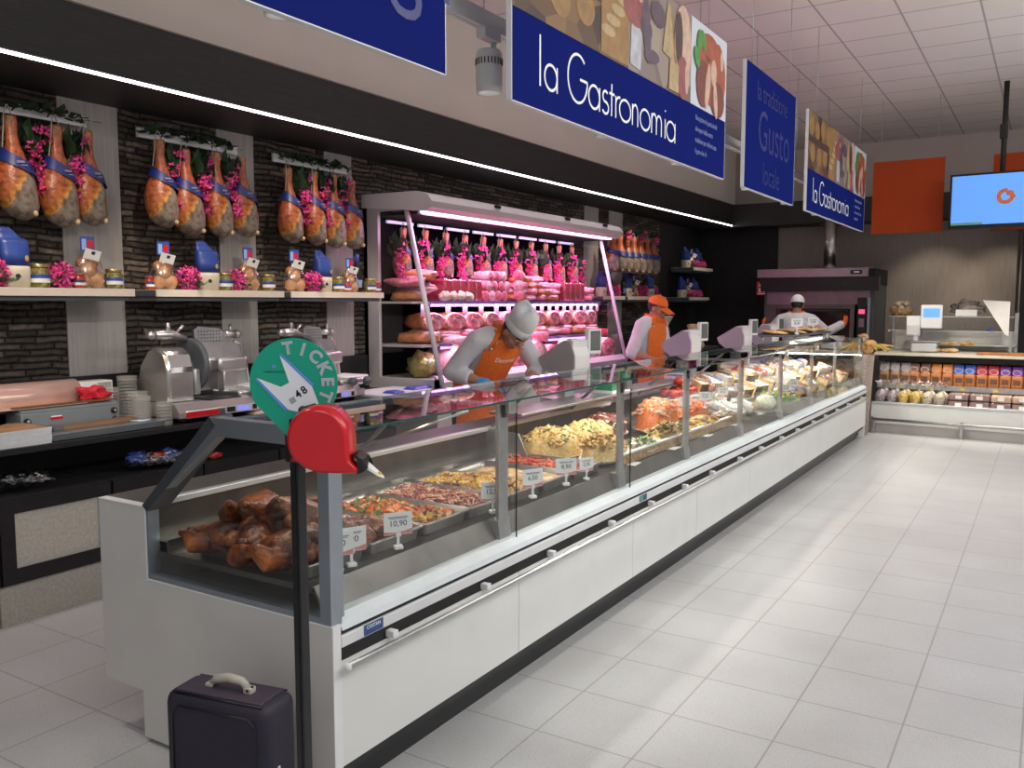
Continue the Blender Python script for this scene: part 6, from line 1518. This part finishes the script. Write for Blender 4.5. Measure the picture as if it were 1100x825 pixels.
# ================================================================== end counter across the back
AX, AY, RZ = -1.90, 11.78, -.06
EC = thing('end_counter', 'low white chilled counter with snack shelves across the end of the aisle', 'counter', (AX, AY, 0), RZ)
t = EC
obj('front_panel', MB().box(0, 3.2, 0, .05, .12, .37), WHITE, t)
obj('kick_board', MB().box(0, 3.2, .06, .10, 0, .13), OFFW, t)
obj('bumper_bar', MB().tube([(.02, -.05, .175), (3.2, -.05, .175)], .018, 10), STEEL2, t)
for xx in (.04, 1.05, 2.1): obj('bumper_foot', MB().box(xx - .02, xx + .02, -.06, .03, 0, .21, .006), STEEL2, t)
obj('front_lip', MB().box(0, 3.2, -.01, .04, .37, .395, .004), ALUL, t)
obj('lower_deck', MB().box(0, 3.2, .04, .36, .355, .372), OFFW, t)
obj('shelf_back', MB().box(0, 3.2, .66, .70, .2, 1.0), BLACKM, t)
obj('upper_shelf', MB().box(0, 3.2, .30, .66, .585, .60), OFFW, t)
obj('upper_shelf_lip', MB().box(0, 3.2, .285, .30, .55, .615), STEEL2, t)
for k in range(6): obj('yellow_price_card', MB().box(.25 + .36 * k, .31 + .36 * k, .281, .285, .56, .59), mat('yellow_card', (.60, .45, .10), .6), t)
obj('countertop', MB().box(-.0, 3.2, .05, .95, .985, 1.02, .004), mat('cream_worktop', (.74, .68, .56), .35, 0, .04, 10), t)
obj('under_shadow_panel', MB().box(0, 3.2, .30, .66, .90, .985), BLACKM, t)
obj('rear_body', MB().box(0, 3.2, .70, .95, 0, .985), OFFW, t)
M4 = Matrix.Translation((AX, AY, 0)) @ Matrix.Rotation(RZ, 4, 'Z')
def ec(x, y, z): return M4 @ Vector((x, y, z))
# snack bags
def bag_proto(name, body, top, cat, grp, w=.062, h=.27, d=.05):
    t = thing(name, '', cat, (0, 0, 0), 0, grp)
    def rg_(z, ww, dd): return [(ww * math.copysign(abs(math.cos(a)) ** .6, math.cos(a)), dd * math.copysign(abs(math.sin(a)) ** .6, math.sin(a)), z) for a in [2 * PI * k / 16 for k in range(16)]]
    obj('bag', MB().rings([rg_(0, w * .85, d * .8), rg_(.01, w, d), rg_(h * .5, w, d), rg_(h * .6, w * .95, d * .9)]), body, t)
    obj('top_print', MB().rings([rg_(h * .59, w * .96, d * .92), rg_(h * .75, w * 1.0, d * .7), rg_(h * .9, w * .85, d * .3), rg_(h, w * .9, d * .06)]), top, t)
    lp = MB()
    for k in range(2): lp.tube([(w * .7 * math.cos(a), -d * .93, h * .72 + w * .7 * math.sin(a) * .7) for a in [PI * j / 8 + k * PI for j in range(9)]], .005, 5)
    obj('pale_ring', lp, mat('ring_print', (.62, .5, .5), .5), t)
    obj('label', MB().box(-w * .6, w * .6, -d - .003, -d + .004, h * .2, h * .42), mat('bag_label', (.12, .06, .04), .5, 0, .5, 60), t)
    return Proto(t)
BD = mat('biscuit_orange', (.46, .17, .05), .35, 0, .35, 40)
TOPS = {n: mat('bagtop_' + n, c, .35, 0, .25, 40) for n, c in dict(silver=(.42, .38, .38), brown=(.25, .12, .07), orange=(.75, .26, .04), blue=(.06, .16, .60), red=(.55, .05, .07), violet=(.20, .06, .38), crimson=(.68, .05, .09)).items()}
BP = {n: bag_proto('snack_bag', BD if n != 'silver' else mat('nut_mix', (.34, .19, .09), .35, 0, .4, 40), TOPS[n], 'snack bag', 'snack bags on the upper shelf of the end counter') for n in TOPS}
seq = ['silver', 'silver', 'silver', 'brown', 'brown', 'orange', 'orange', 'blue', 'blue', 'red', 'red', 'violet', 'violet', 'crimson', 'crimson']
for k, n in enumerate(seq):
    BP[n].put(ec(.07 + .127 * k - (.0 if k < 3 else .02), .37, .602), ('left ' if k == seq.index(n) else 'middle ' if (n == 'silver' and k == 1) else 'right ') + n + '-topped snack bag on the upper shelf of the end counter', None, RZ + R.uniform(-.12, .12), 1.03)
for k, n in enumerate(seq):
    if k % 2 == 0: BP[n].put(ec(.12 + .127 * k, .52, .602), 'rear ' + n + '-topped snack bag, ' + ORD[k // 2] + ' of the back row on the upper shelf', None, RZ, 1.08)
t = thing('bread_pack', 'cream pack with green foot at the right photo edge on the upper shelf', 'bread pack', ec(1.96, .40, .602), RZ); obj('pack', MB().box(-.08, .14, -.06, .06, .07, .27, .03), mat('cream_pack', (.75, .55, .28), .4, 0, .3, 20), t); obj('green_foot', MB().box(-.08, .14, -.06, .06, 0, .075, .02), mat('green_pack', (.05, .25, .06), .4), t)
# lower row: clear bags
def clear_bag(name, fm, seed, grp):
    t = thing(name, '', 'bag of pasta', (0, 0, 0), 0, grp)
    m = MB().ball((0, 0, .075), (.062, .06, .078), 3, .15, 9, seed); obj('contents', m, fm, t)
    def rg_(z, ww, k): return [(ww * math.cos(a) * (1 + k * math.sin(a * 5)), ww * .9 * math.sin(a) * (1 + k * math.cos(a * 4)), z) for a in [2 * PI * j / 20 for j in range(20)]]
    obj('clear_film', MB().rings([rg_(0, .06, 0), rg_(.07, .072, .02), rg_(.15, .055, .05), rg_(.19, .028, .1), rg_(.23, .05, .2), rg_(.27, .065, .3)], cap=False), PLASTIC, t); return Proto(t)
CB = [clear_bag('pasta_bag', food('grey_pasta', [(.42, .35, .38), (.55, .47, .48), (.32, .26, .28)], 60.), 1, 'clear bags along the bottom of the end counter'), clear_bag('pasta_bag', food('yellow_pasta', [(.80, .55, .08), (.85, .65, .2), (.7, .42, .05)], 60.), 2, 'clear bags along the bottom of the end counter'), clear_bag('pasta_bag', food('white_pasta', [(.66, .56, .40), (.74, .66, .5), (.56, .46, .32)], 60.), 3, 'clear bags along the bottom of the end counter')]
for k, (ci, lab) in enumerate([(0, 'first grey clear bag, at the corner of the bottom deck'), (0, 'second grey clear bag on the bottom deck'), (1, 'left bright yellow clear bag on the bottom deck'), (1, 'right bright yellow clear bag on the bottom deck'), (2, 'left off-white clear bag on the bottom deck'), (2, 'right off-white clear bag on the bottom deck')]):
    CB[ci].put(ec(.08 + .137 * k, .12, .374), lab, None, k * .7, 1.05)
for k in range(6):
    CB[(k // 2) % 3].put(ec(.10 + .137 * k, .26, .374), 'rear ' + ['grey', 'yellow', 'off-white'][(k // 2) % 3] + ' clear bag, ' + ['left', 'right'][k % 2] + ' of its pair behind the front row', None, k, 1.1)
def tub_proto(i):
    t = thing('food_pack', '', 'food pack', (0, 0, 0), 0, 'flat packs along the bottom of the end counter')
    obj('contents', MB().box(-.105, .105, -.09, .09, 0, .075, .012), [mat('cold_cuts_dark', (.30, .17, .14), .35, 0, .3, 20), mat('cold_cuts_pale', (.62, .40, .28), .35, 0, .3, 20), mat('gold_cuts', (.62, .40, .10), .35, 0, .4, 20)][i], t)
    obj('film', MB().box(-.11, .11, -.095, .095, 0, .085, .012), PLASTIC, t); obj('label', MB().box(-.035, .035, -.097, -.0955, .02, .06), CARD, t); return Proto(t)
TP = [tub_proto(i) for i in range(3)]
n = 0
for row in range(2):
    for k in range(5):
        i = 2 if k == 4 else (1 if row and k > 1 else 0)
        TP[i].put(ec(.99 + .225 * k, .14, .374 + .09 * row), ['lower', 'upper'][row] + ' flat food pack, ' + ORD[k] + ' from the off-white bags', None, RZ + R.uniform(-.03, .03)); n += 1
# things on the countertop
t = thing('weighing_scale', 'pale scale with blue customer screen on the end counter', 'scale', ec(.52, .42, 1.021), RZ + .1)
obj('base', MB().box(-.15, .15, -.16, .16, .01, .13, .02).box(-.12, -.08, -.12, -.08, 0, .02).box(.08, .12, -.12, -.08, 0, .02).box(-.12, -.08, .08, .12, 0, .02).box(.08, .12, .08, .12, 0, .02), ALUL, t)
obj('pan', MB().box(-.17, .17, -.18, .18, .135, .15, .006), STEEL, t)
obj('column', MB().box(-.13, -.08, -.02, .03, .12, .30), ALUL, t)
obj('printer_head', MB().prism([(-.05, .22), (.02, .20), (.06, .30), (.06, .46), (-.10, .46), (-.10, .34)], 'x', -.21, -.06), WHITEP, t)
h = obj('display_head', MB().box(-.06, .19, .0, .10, .30, .60, .015), WHITEP, t)
obj('blue_screen', MB().box(-.03, .16, -.003, .0, .44, .555), MATS['blue_screen'], h)
GB = thing('glass_display', 'low glass display box of baked goods on the end counter', 'display box', ec(.05, .55, 1.021), RZ)
t = GB
obj('shelf_glass', MB().quad((0, 0, .27), (1.45, 0, .27), (1.45, .36, .27), (0, .36, .27)).quad((0, 0, .45), (1.45, 0, .45), (1.45, .36, .45), (0, .36, .45)), GLASS, t)
obj('front_glass', MB().quad((0, 0, .03), (1.45, 0, .03), (1.45, 0, .45), (0, 0, .45)), GLASS, t)
obj('glass_edge', MB().box(0, 1.45, -.004, .004, .266, .274).box(0, 1.45, -.004, .004, .446, .454), ALUL, t)
for q in ((1.40, 1.43, -.02, .01, 0, .27), (1.42, 1.46, .30, .34, 0, .50), (-.01, .02, .30, .34, 0, .46)): obj('frame_post', MB().box(*q), STEEL2, t)
obj('inner_shelf', MB().box(.42, 1.45, .02, .36, .085, .095).box(0, 1.45, .34, .36, 0, .26), OFFW, t)
obj('base_plate', MB().box(0, 1.45, .0, .36, 0, .012), STEEL2, t)
for k in range(5):
    m = MB().ball((0, 0, .025), (.11, .055, .03), 3, .15, 6, k); tag(obj('flat_loaf', m, MATS['focaccia_top'], None, ec(.62 + .19 * k if k < 2 else .55 + .22 * (k - 2), .62 if k > 1 else .44, 1.11 if k > 1 else 1.022), (0, 0, .2 * k)), ['left golden loaf before the glass display box', 'right golden loaf before the glass display box', 'left loaf on the inner shelf of the glass display', 'middle loaf on the inner shelf of the glass display', 'right loaf on the inner shelf of the glass display'][k], 'bread', 'loaves at the end counter')
t = thing('wicker_basket', 'wicker basket of small rolls on top of the glass display box', 'basket', ec(.17, .72, 1.474), RZ); obj('bowl', MB().lathe([(0, 0), (.12, 0), (.155, .10), (.15, .105), (.11, .01), (0, .01)], 24), BASK, t)
for k in range(8):
    a = k * 2.4; m = MB().ball((0, 0, 0), (.05, .04, .035), 2, .1, 5, k); tag(obj('bread_roll', m, mat('dusted_roll', (.60, .48, .36), .6, 0, .4, 20), None, ec(.17 + .075 * math.cos(a) * (k > 0), .72 + .06 * math.sin(a), 1.474 + (.11 if k < 5 else .165)), (0, 0, k)), ORD[k] + ' small floury roll in the wicker basket on the glass display', 'bread roll', 'rolls in the wicker basket')
t = thing('clear_bag_stack', 'crumpled clear bag with white card on top of the glass display', 'bag', ec(.95, .74, 1.475), RZ); obj('film', MB().ball((0, 0, .09), (.17, .10, .10), 3, .4, 8), PLASTIC, t); obj('white_card', MB().box(-.12, .12, -.11, -.10, .005, .085), CARD, t)
tag(obj('paper_sheet', MB().prism([(-.14, .26), (.16, .24), (.16, -.18), (.12, -.16)], 'y', 0, .004), CARD, None, ec(1.28, .53, 1.42), (0, 0, RZ)), 'white paper sheet hanging over the right of the glass display', 'paper')
tag(obj('wooden_board', MB().box(-.3, .45, -.1, .1, 0, .03, .006), mat('orange_board', (.42, .16, .04), .5, 0, .2, 10), None, ec(1.45, .22, 1.021), (0, 0, RZ)), 'orange-brown wooden board on the right of the end countertop', 'board')
tag(obj('blue_item', MB().ball((0, 0, .015), (.05, .04, .018), 2), BLUE, None, ec(1.22, .66, 1.294), None), 'small blue packet on the glass shelf of the display box', 'packet')
# bread basket with wheat ears at the far end of the case
t = thing('wicker_basket', 'tall pale wicker basket with bread and dry wheat at the case corner', 'basket', (-1.95, 11.42, 0), 0); obj('body', MB().lathe([(0, .02), (.08, .02), (.12, .95), (.125, 1.02), (.11, 1.02), (.07, .05), (0, .05)], 24), mat('pale_wicker', (.42, .34, .28), .6, 0, .4, 60, .5), t)
w = MB(); r_ = random.Random(4)
for k in range(34):
    a = r_.uniform(0, 6.28); l = r_.uniform(.25, .42); d_ = Vector((math.cos(a), math.sin(a), .35)); w.tube([(0, 0, .98), d_ * l * .6 + Vector((0, 0, 1.02)), d_ * l + Vector((0, 0, .98 - .1 * r_.random()))], [.006, .010, .004], 5)
tag(obj('dry_wheat', w, mat('wheat', (.62, .42, .12), .6, 0, .3, 40), None, (-1.95, 11.42, .04)), 'golden dry wheat ears spilling over the tall wicker basket', 'wheat', None, 'stuff')
for k in range(7):
    a = k * .9; m = MB().ball((0, 0, 0), (.09, .05, .045), 3, .1, 6, k)
    tag(obj('bread_roll', m, f_tan, None, (-1.95 + .09 * math.cos(a) * (k > 0), 11.42 + .09 * math.sin(a) * (k > 0), 1.07 + .075 * (k % 3)), (0, 0, a)), ORD[k] + ' bread roll heaped on the tall wicker basket at the case corner', 'bread roll', 'rolls on the tall basket')
# ================================================================== oven
t = OV = thing('oven', 'wide dark deck oven with steel hood and red control lights', 'oven', (-2.93, 13.2, 0))
OVS = mat('oven_steel', (.13, .105, .11), .4, .5, .12, 6)
obj('body', MB().box(-.78, .78, .05, 1.05, .12, .35).box(-.78, -.74, .05, 1.05, .35, 1.95).box(.72, .78, .05, 1.05, .35, 1.95).box(-.78, .78, 1.0, 1.05, .35, 1.95), GREYD, t)
obj('deck_shelf', MB().box(-.74, .72, .0, 1., .92, 1.0), OVS, t)
obj('upper_front', MB().box(-.74, .72, .04, .06, 1.62, 1.86), mat('oven_upper_steel', (.26, .20, .22), .35, .6, .12, 6), t)
obj('chamber_back', MB().box(-.74, .72, .6, .62, .35, 1.6), BLACKM, t)
obj('door_glass', MB().box(-.60, .50, .055, .065, 1.05, 1.56), mat('smoked_door', (.05, .025, .03), .12, .4, .2, 8), t)
obj('door_frame', MB().box(-.74, .52, .03, .06, 1.56, 1.62).box(-.74, .52, .03, .06, 1.0, 1.05).box(-.74, -.60, .03, .06, 1.05, 1.56).box(.46, .52, .03, .06, 1.05, 1.56), OVS, t)
obj('handle', MB().tube([(-.5, -.02, 1.53), (.42, -.02, 1.53)], .014, 8).tube([(-.5, .04, 1.53), (-.5, -.02, 1.53)], .01, 6).tube([(.42, .04, 1.53), (.42, -.02, 1.53)], .01, 6), BLACK, t)
cp = obj('control_panel', MB().box(.56, .68, .02, .06, .98, 1.72), BLACK, t)
RL = mat('red_indicator', (.7, .02, .04), .4, emis=2.2, ecol=(1, .05, .12))
obj('red_display', MB().box(.58, .66, .015, .02, 1.49, 1.55).box(.59, .66, .015, .02, 1.02, 1.06), RL, cp)
obj('dim_display', MB().box(.585, .655, .016, .02, 1.30, 1.42), mat('dim_display', (.25, .12, .13), .4, emis=.1), cp)
obj('steel_edge', MB().box(.70, .735, .0, .06, .35, 1.72), ALU, t)
hd = obj('hood', MB().prism([(-.10, 1.92), (1.0, 1.9), (1.0, 2.13), (-.08, 2.13)], 'x', -.82, .80), BLACKM, t)
obj('hood_band', MB().box(-.84, .72, -.16, -.10, 2.02, 2.14), mat('hood_band', (.36, .30, .33), .35, .8, .06, 8), t)
obj('hood_slope', MB().prism([(-.14, 2.02), (-.12, 1.82), (.02, 1.82), (.0, 2.02)], 'x', -.80, .86), BLACK, t)
obj('hood_badge', MB().box(.48, .64, -.165, -.16, 2.05, 2.11), BLACK, t); obj('badge_text', MB().box(.53, .60, -.167, -.165, 2.075, 2.088), WINK, t)
t = thing('flue_pipe', 'shiny steel flue pipe rising from the oven hood into the dark soffit', 'pipe', (-2.82, 13.45, 2.13)); obj('pipe', MB().lathe([(0, 0), (.085, 0), (.085, .74), (0, .74)], 20), STEEL, t); obj('collar', MB().lathe([(.086, .02), (.1, .02), (.1, .05), (.086, .05)], 20), STEEL2, t)
t = thing('fire_sign', 'red fire-equipment sign with white symbols on the dark wall', 'sign', (-3.93, 13.9, 1.86)); obj('plate', MB().box(-.09, .09, -.01, .01, -.09, .12), mat('fire_red', (.55, .03, .03), .5, emis=.12), t)
f = MB(); f.prism([(.03, .08), (.05, .09), (.055, .05), (.035, .03)], 'y', -.012, -.01); f.box(-.055, -.02, -.012, -.01, -.04, .02); f.box(-.05, -.03, -.012, -.01, .05, .085); f.box(.025, .05, -.012, -.01, -.04, .02); f.box(-.07, .07, -.012, -.01, -.075, -.062); obj('white_symbols', f, WINK, t)
obj('bracket', MB().box(-.02, .02, .01, .4, -.02, .02), BLACKM, t)
t = thing('downlight', 'small bright round downlight in the dark soffit over the oven', 'downlight', (-3.0, 13.95, 2.85)); obj('lens', MB().lathe([(0, -.004), (.07, -.004), (.07, 0), (0, 0)], 20), MATS['spot_lamp'], t); obj('ring', MB().lathe([(.07, -.008), (.085, -.008), (.085, 0), (.07, 0)], 20), STEEL, t)
# a table with paper bag, jar and pot behind the third scale
t = thing('rear_table', 'dark side table by the dark wall, carrying a crumpled paper bag', 'table', (-4.55, 11.5, 0)); obj('top', MB().box(-.35, .3, -.7, 1.3, .96, 1.0, .004), STEEL2, t)
for xx in (-.3, .26):
    for yy in (-.65, 1.25): obj('leg', MB().box(xx - .02, xx + .02, yy - .02, yy + .02, 0, .96), BLACK, t)
m = MB().lathe([(0, 0), (.15, 0), (.17, .05), (.12, .17), (.055, .27), (.075, .34), (.03, .35), (0, .34)], 14, (0, 0, 0), 1, 1.1)
for v in m.b.verts: v.co += Vector((.02 * noise.noise(v.co * 14), .02 * noise.noise(v.co * 14 + Vector((4, 0, 0))), 0))
tag(obj('paper_bag', m, mat('ochre_paper', (.60, .48, .28), .6, 0, .2, 20, .3), None, (-4.3, 11.75, 1.001)), 'crumpled ochre paper bag standing on the dark side table', 'paper bag')
t = thing('coffee_grinder', 'small machine with pale hopper and yellow band beside the orange-capped worker', 'machine', (-4.45, 10.95, 1.001)); obj('body', MB().lathe([(0, 0), (.10, 0), (.10, .22), (.13, .24), (.13, .32), (0, .32)], 18), BLACK, t); obj('pale_hopper', MB().lathe([(0, .34), (.10, .34), (.16, .45), (.165, .47), (0, .47)], 18), mat('pale_hopper', (.60, .55, .45), .4), t); obj('yellow_band', MB().lathe([(0, .32), (.105, .32), (.105, .345), (0, .345)], 18, (-.05, -.06, 0)), mat('yellow_band', (.75, .55, .05), .4), t)
t = thing('grey_screen_panel', 'flat grey equipment panel standing behind the orange-capped worker', 'panel', (-3.95, 9.6, 0)); obj('panel', MB().box(-.03, .0, -.45, .35, 0.1, 1.36, .02), GREYP, t); obj('lever', MB().tube([(.01, -.1, 1.16), (.05, .15, 1.16), (.05, .17, 1.11)], .012, 6), STEEL, t); obj('foot', MB().box(-.2, .15, -.45, -.38, 0, .1).box(-.2, .15, .28, .35, 0, .1), GREYD, t)
# dark rack with packs at the right edge
t = thing('dark_rack', 'tall black rack at the right photo edge, with packs on its shelves', 'rack', (-.30, 13.2, 0)); obj('upright', MB().box(-.06, .02, 0, .5, 0, 2.85), BLACKM, t); obj('rack_back', MB().box(.02, 1.2, .44, .5, 0, 2.85), BLACKM, t)
sh_ = MB()
for z in (.6, 1.0, 1.35, 1.7, 2.05, 2.4): sh_.box(.02, 1.2, 0, .44, z, z + .02)
obj('rack_shelf', sh_, mat('rack_shelf', (.12, .08, .05), .5), t)
for k, z in enumerate((1.02, 1.37, 1.72, 2.07, 2.42)):
    m = MB().box(-.12, .12, -.08, .08, 0, .16, .03); tag(obj('bread_pack', m, [f_tan, f_or, f_brn, f_tan, f_red][k], None, (-.13, 13.3, z)), ['lowest', 'second lowest', 'middle', 'second highest', 'highest'][k] + ' bread pack visible on the dark rack at the right photo edge', 'bread pack', 'packs on the dark rack')
# ================================================================== light and camera
def area(name, loc, sx, sy, power, col=(1, 1, 1), rot=(0, 0, 0), spread=None):
    l = bpy.data.lights.new(name, 'AREA'); l.shape = 'RECTANGLE'; l.size = sx; l.size_y = sy; l.energy = power; l.color = col
    if spread: l.spread = spread
    o = bpy.data.objects.new(name, l); C.objects.link(o); o.location = loc; o.rotation_euler = rot; return o
def spot(name, loc, target, power, ang, blend=.4, col=(1, .93, .85), rad=.04):
    l = bpy.data.lights.new(name, 'SPOT'); l.energy = power; l.spot_size = ang; l.spot_blend = blend; l.color = col; l.shadow_soft_size = rad
    o = bpy.data.objects.new(name, l); C.objects.link(o); o.location = loc
    d = Vector(target) - Vector(loc); o.rotation_euler = d.to_track_quat('-Z', 'Y').to_euler(); return o
# general shop lighting: ceiling troffers over the sales floor
for k, (x, y) in enumerate([(1.6, 1.0), (1.6, 5.0), (1.6, 9.5), (4.2, 3.0), (4.2, 8.0), (-.4, -1.5)]):
    area('ceiling_troffer', (x, y, 4.08), 1.6, 2.4, 40, (.95, .99, 1))
# track spots: down on the case front and the floor before it
for k, y in enumerate(SPOTY):
    spot('track_spot', (-2.3, y, 2.62), (-2.0, y + .1, .8), 48 if k > 2 else 16, 1.2, .6)
for k, y in enumerate([3.4, 4.6, 5.9, 7.2, 8.6, 10.0]):
    spot('floor_spot', (-1.25, y, 4.0), (-1.62, y + .2, 0), 150, .50, .8, (1, .97, .90))
for y in (4., 7., 10.): spot('aisle_spot', (.8, y, 4.0), (.3, y, 0), 60, 1.3, .8, (.97, .99, 1))
# inside the case
area('case_light_near', (-2.36, 3.1, 1.21), .03, 2.1, 5.5, (1, .88, .72), (0, -.05, 0))
area('case_light_mid', (-2.36, 6.4, 1.21), .03, 4.2, 20, (1, .93, .82), (0, -.1, 0))
area('case_light_far', (-2.36, 9.9, 1.21), .03, 2.4, 20, (1, .92, .80), (0, -.1, 0))
# meat cabinet, rose tinted
area('cabinet_light', (-4.50, 7.6, 2.385), .06, 3.5, 52, (1, .48, .82), (0, .25, 0))
area('cabinet_shelf_light', (-4.56, 7.6, 1.63), .03, 3.4, 12, (1, .5, .84), (0, .35, 0))
area('cabinet_shelf_light', (-4.46, 7.6, 1.26), .03, 3.4, 8, (1, .5, .84), (0, .35, 0))
# warm spots on hams and shelves
for y0, yt, p in ((2.3, 2.9, 24), (3.4, 3.95, 26), (4.6, 5.05, 24), (9.9, 10.5, 26)):
    spot('ham_spot', (-4.15, y0, 2.86), (-4.95, yt, 1.95), p * 1.2, 1.05, .7, (1, .80, .62), .03)
for y in (2.2, 3.3, 4.4, 5.2): spot('counter_spot', (-4.3, y, 2.84), (-4.6, y + .2, .9), 20, 1.1, .6, (1, .9, .82), .03)
area('led_light', (-4.30, 5., 2.84), .03, 11, 4, (1, .9, .93), (0, .35, 0))
# back zone
spot('oven_spot', (-2.6, 12.4, 2.83), (-3.0, 13.2, 1.0), 18, 1.3, .6)
for x in (-1.5, -.6): spot('back_wall_spot', (x, 13.2, 2.83), (x, 14.3, 1.4), 34, 1.3, .7, (1, .85, .68))
for x in (-1.3, -.2): spot('end_counter_fill', (x, 11.0, 2.42), (x, 12.0, .7), 60, 1.3, .6, (1, .9, .76))  # fill added below the sign boards for the end counter, no fixture modelled
spot('dark_wall_spot', (-4.2, 13.0, 2.84), (-4.85, 13.3, 1.9), 12, .9, .5)
for y, yt in ((1.7, 3.15), (2.9, 4.3), (4.0, 5.4)): spot('wall_spot', (-2.3, y, 2.6), (-5.05, yt, 1.30), 75, .55, .5, (1, .92, .85), .03)
spot('aisle_floor_fill', (-3.6, 1.6, 2.84), (-3.9, 2.2, 0), 45, 1.2, .7, (1, .93, .86))  # fill added to brighten the floor of the left aisle
area('ceiling_fill', (2.4, 5.5, 2.7), 1.2, 8, 95, (1, .95, .92), (PI, 0, 0))  # unseen up-facing fill added to brighten the ceiling
area('bulkhead_fill', (1.6, 5., 3.5), .4, 9, 75, (.98, .98, .97), (0, PI / 2 + .25, 0))  # unseen fill added on the right to brighten the beige bulkhead
area('snack_shelf_fill', tuple(ec(1.3, .10, .975)), 2.4, .03, 12, (1, .93, .85), (-.35, 0, RZ))  # fill strip added under the countertop to brighten the snack bags
spot('oven_worker_fill', (-2.7, 11.6, 2.9), (-3.0, 12.5, 1.3), 22, 1.0, .6)  # fill added to brighten the oven worker's white coat
w = bpy.data.worlds.new('shop'); SC.world = w; w.use_nodes = True
bg = w.node_tree.nodes['Background']; bg.inputs[0].default_value = (.66, .68, .69, 1); bg.inputs[1].default_value = .55

cam = bpy.data.cameras.new('camera'); co = bpy.data.objects.new('camera', cam); C.objects.link(co)
cam.sensor_fit = 'HORIZONTAL'; cam.sensor_width = 36.; cam.lens = 36. * F / 1100.; cam.clip_start = .05
M = Matrix((( _r.x, _u.x, -_f.x, 0), (_r.y, _u.y, -_f.y, 0), (_r.z, _u.z, -_f.z, CAMH), (0, 0, 0, 1)))
co.matrix_world = M
SC.camera = co
SC.view_settings.view_transform = 'Standard'; SC.view_settings.look = 'None'; SC.view_settings.exposure = 0.; SC.view_settings.gamma = 1.
SC.cycles.transparent_max_bounces = 32
SC.cycles.max_bounces = 8
# no coplanar or absent label survives
for o in C.objects:
    if 'category' in o and not o['label']: o['label'] = o.name.split('.')[0].replace('_', ' ') + ' standing in the shop scene'
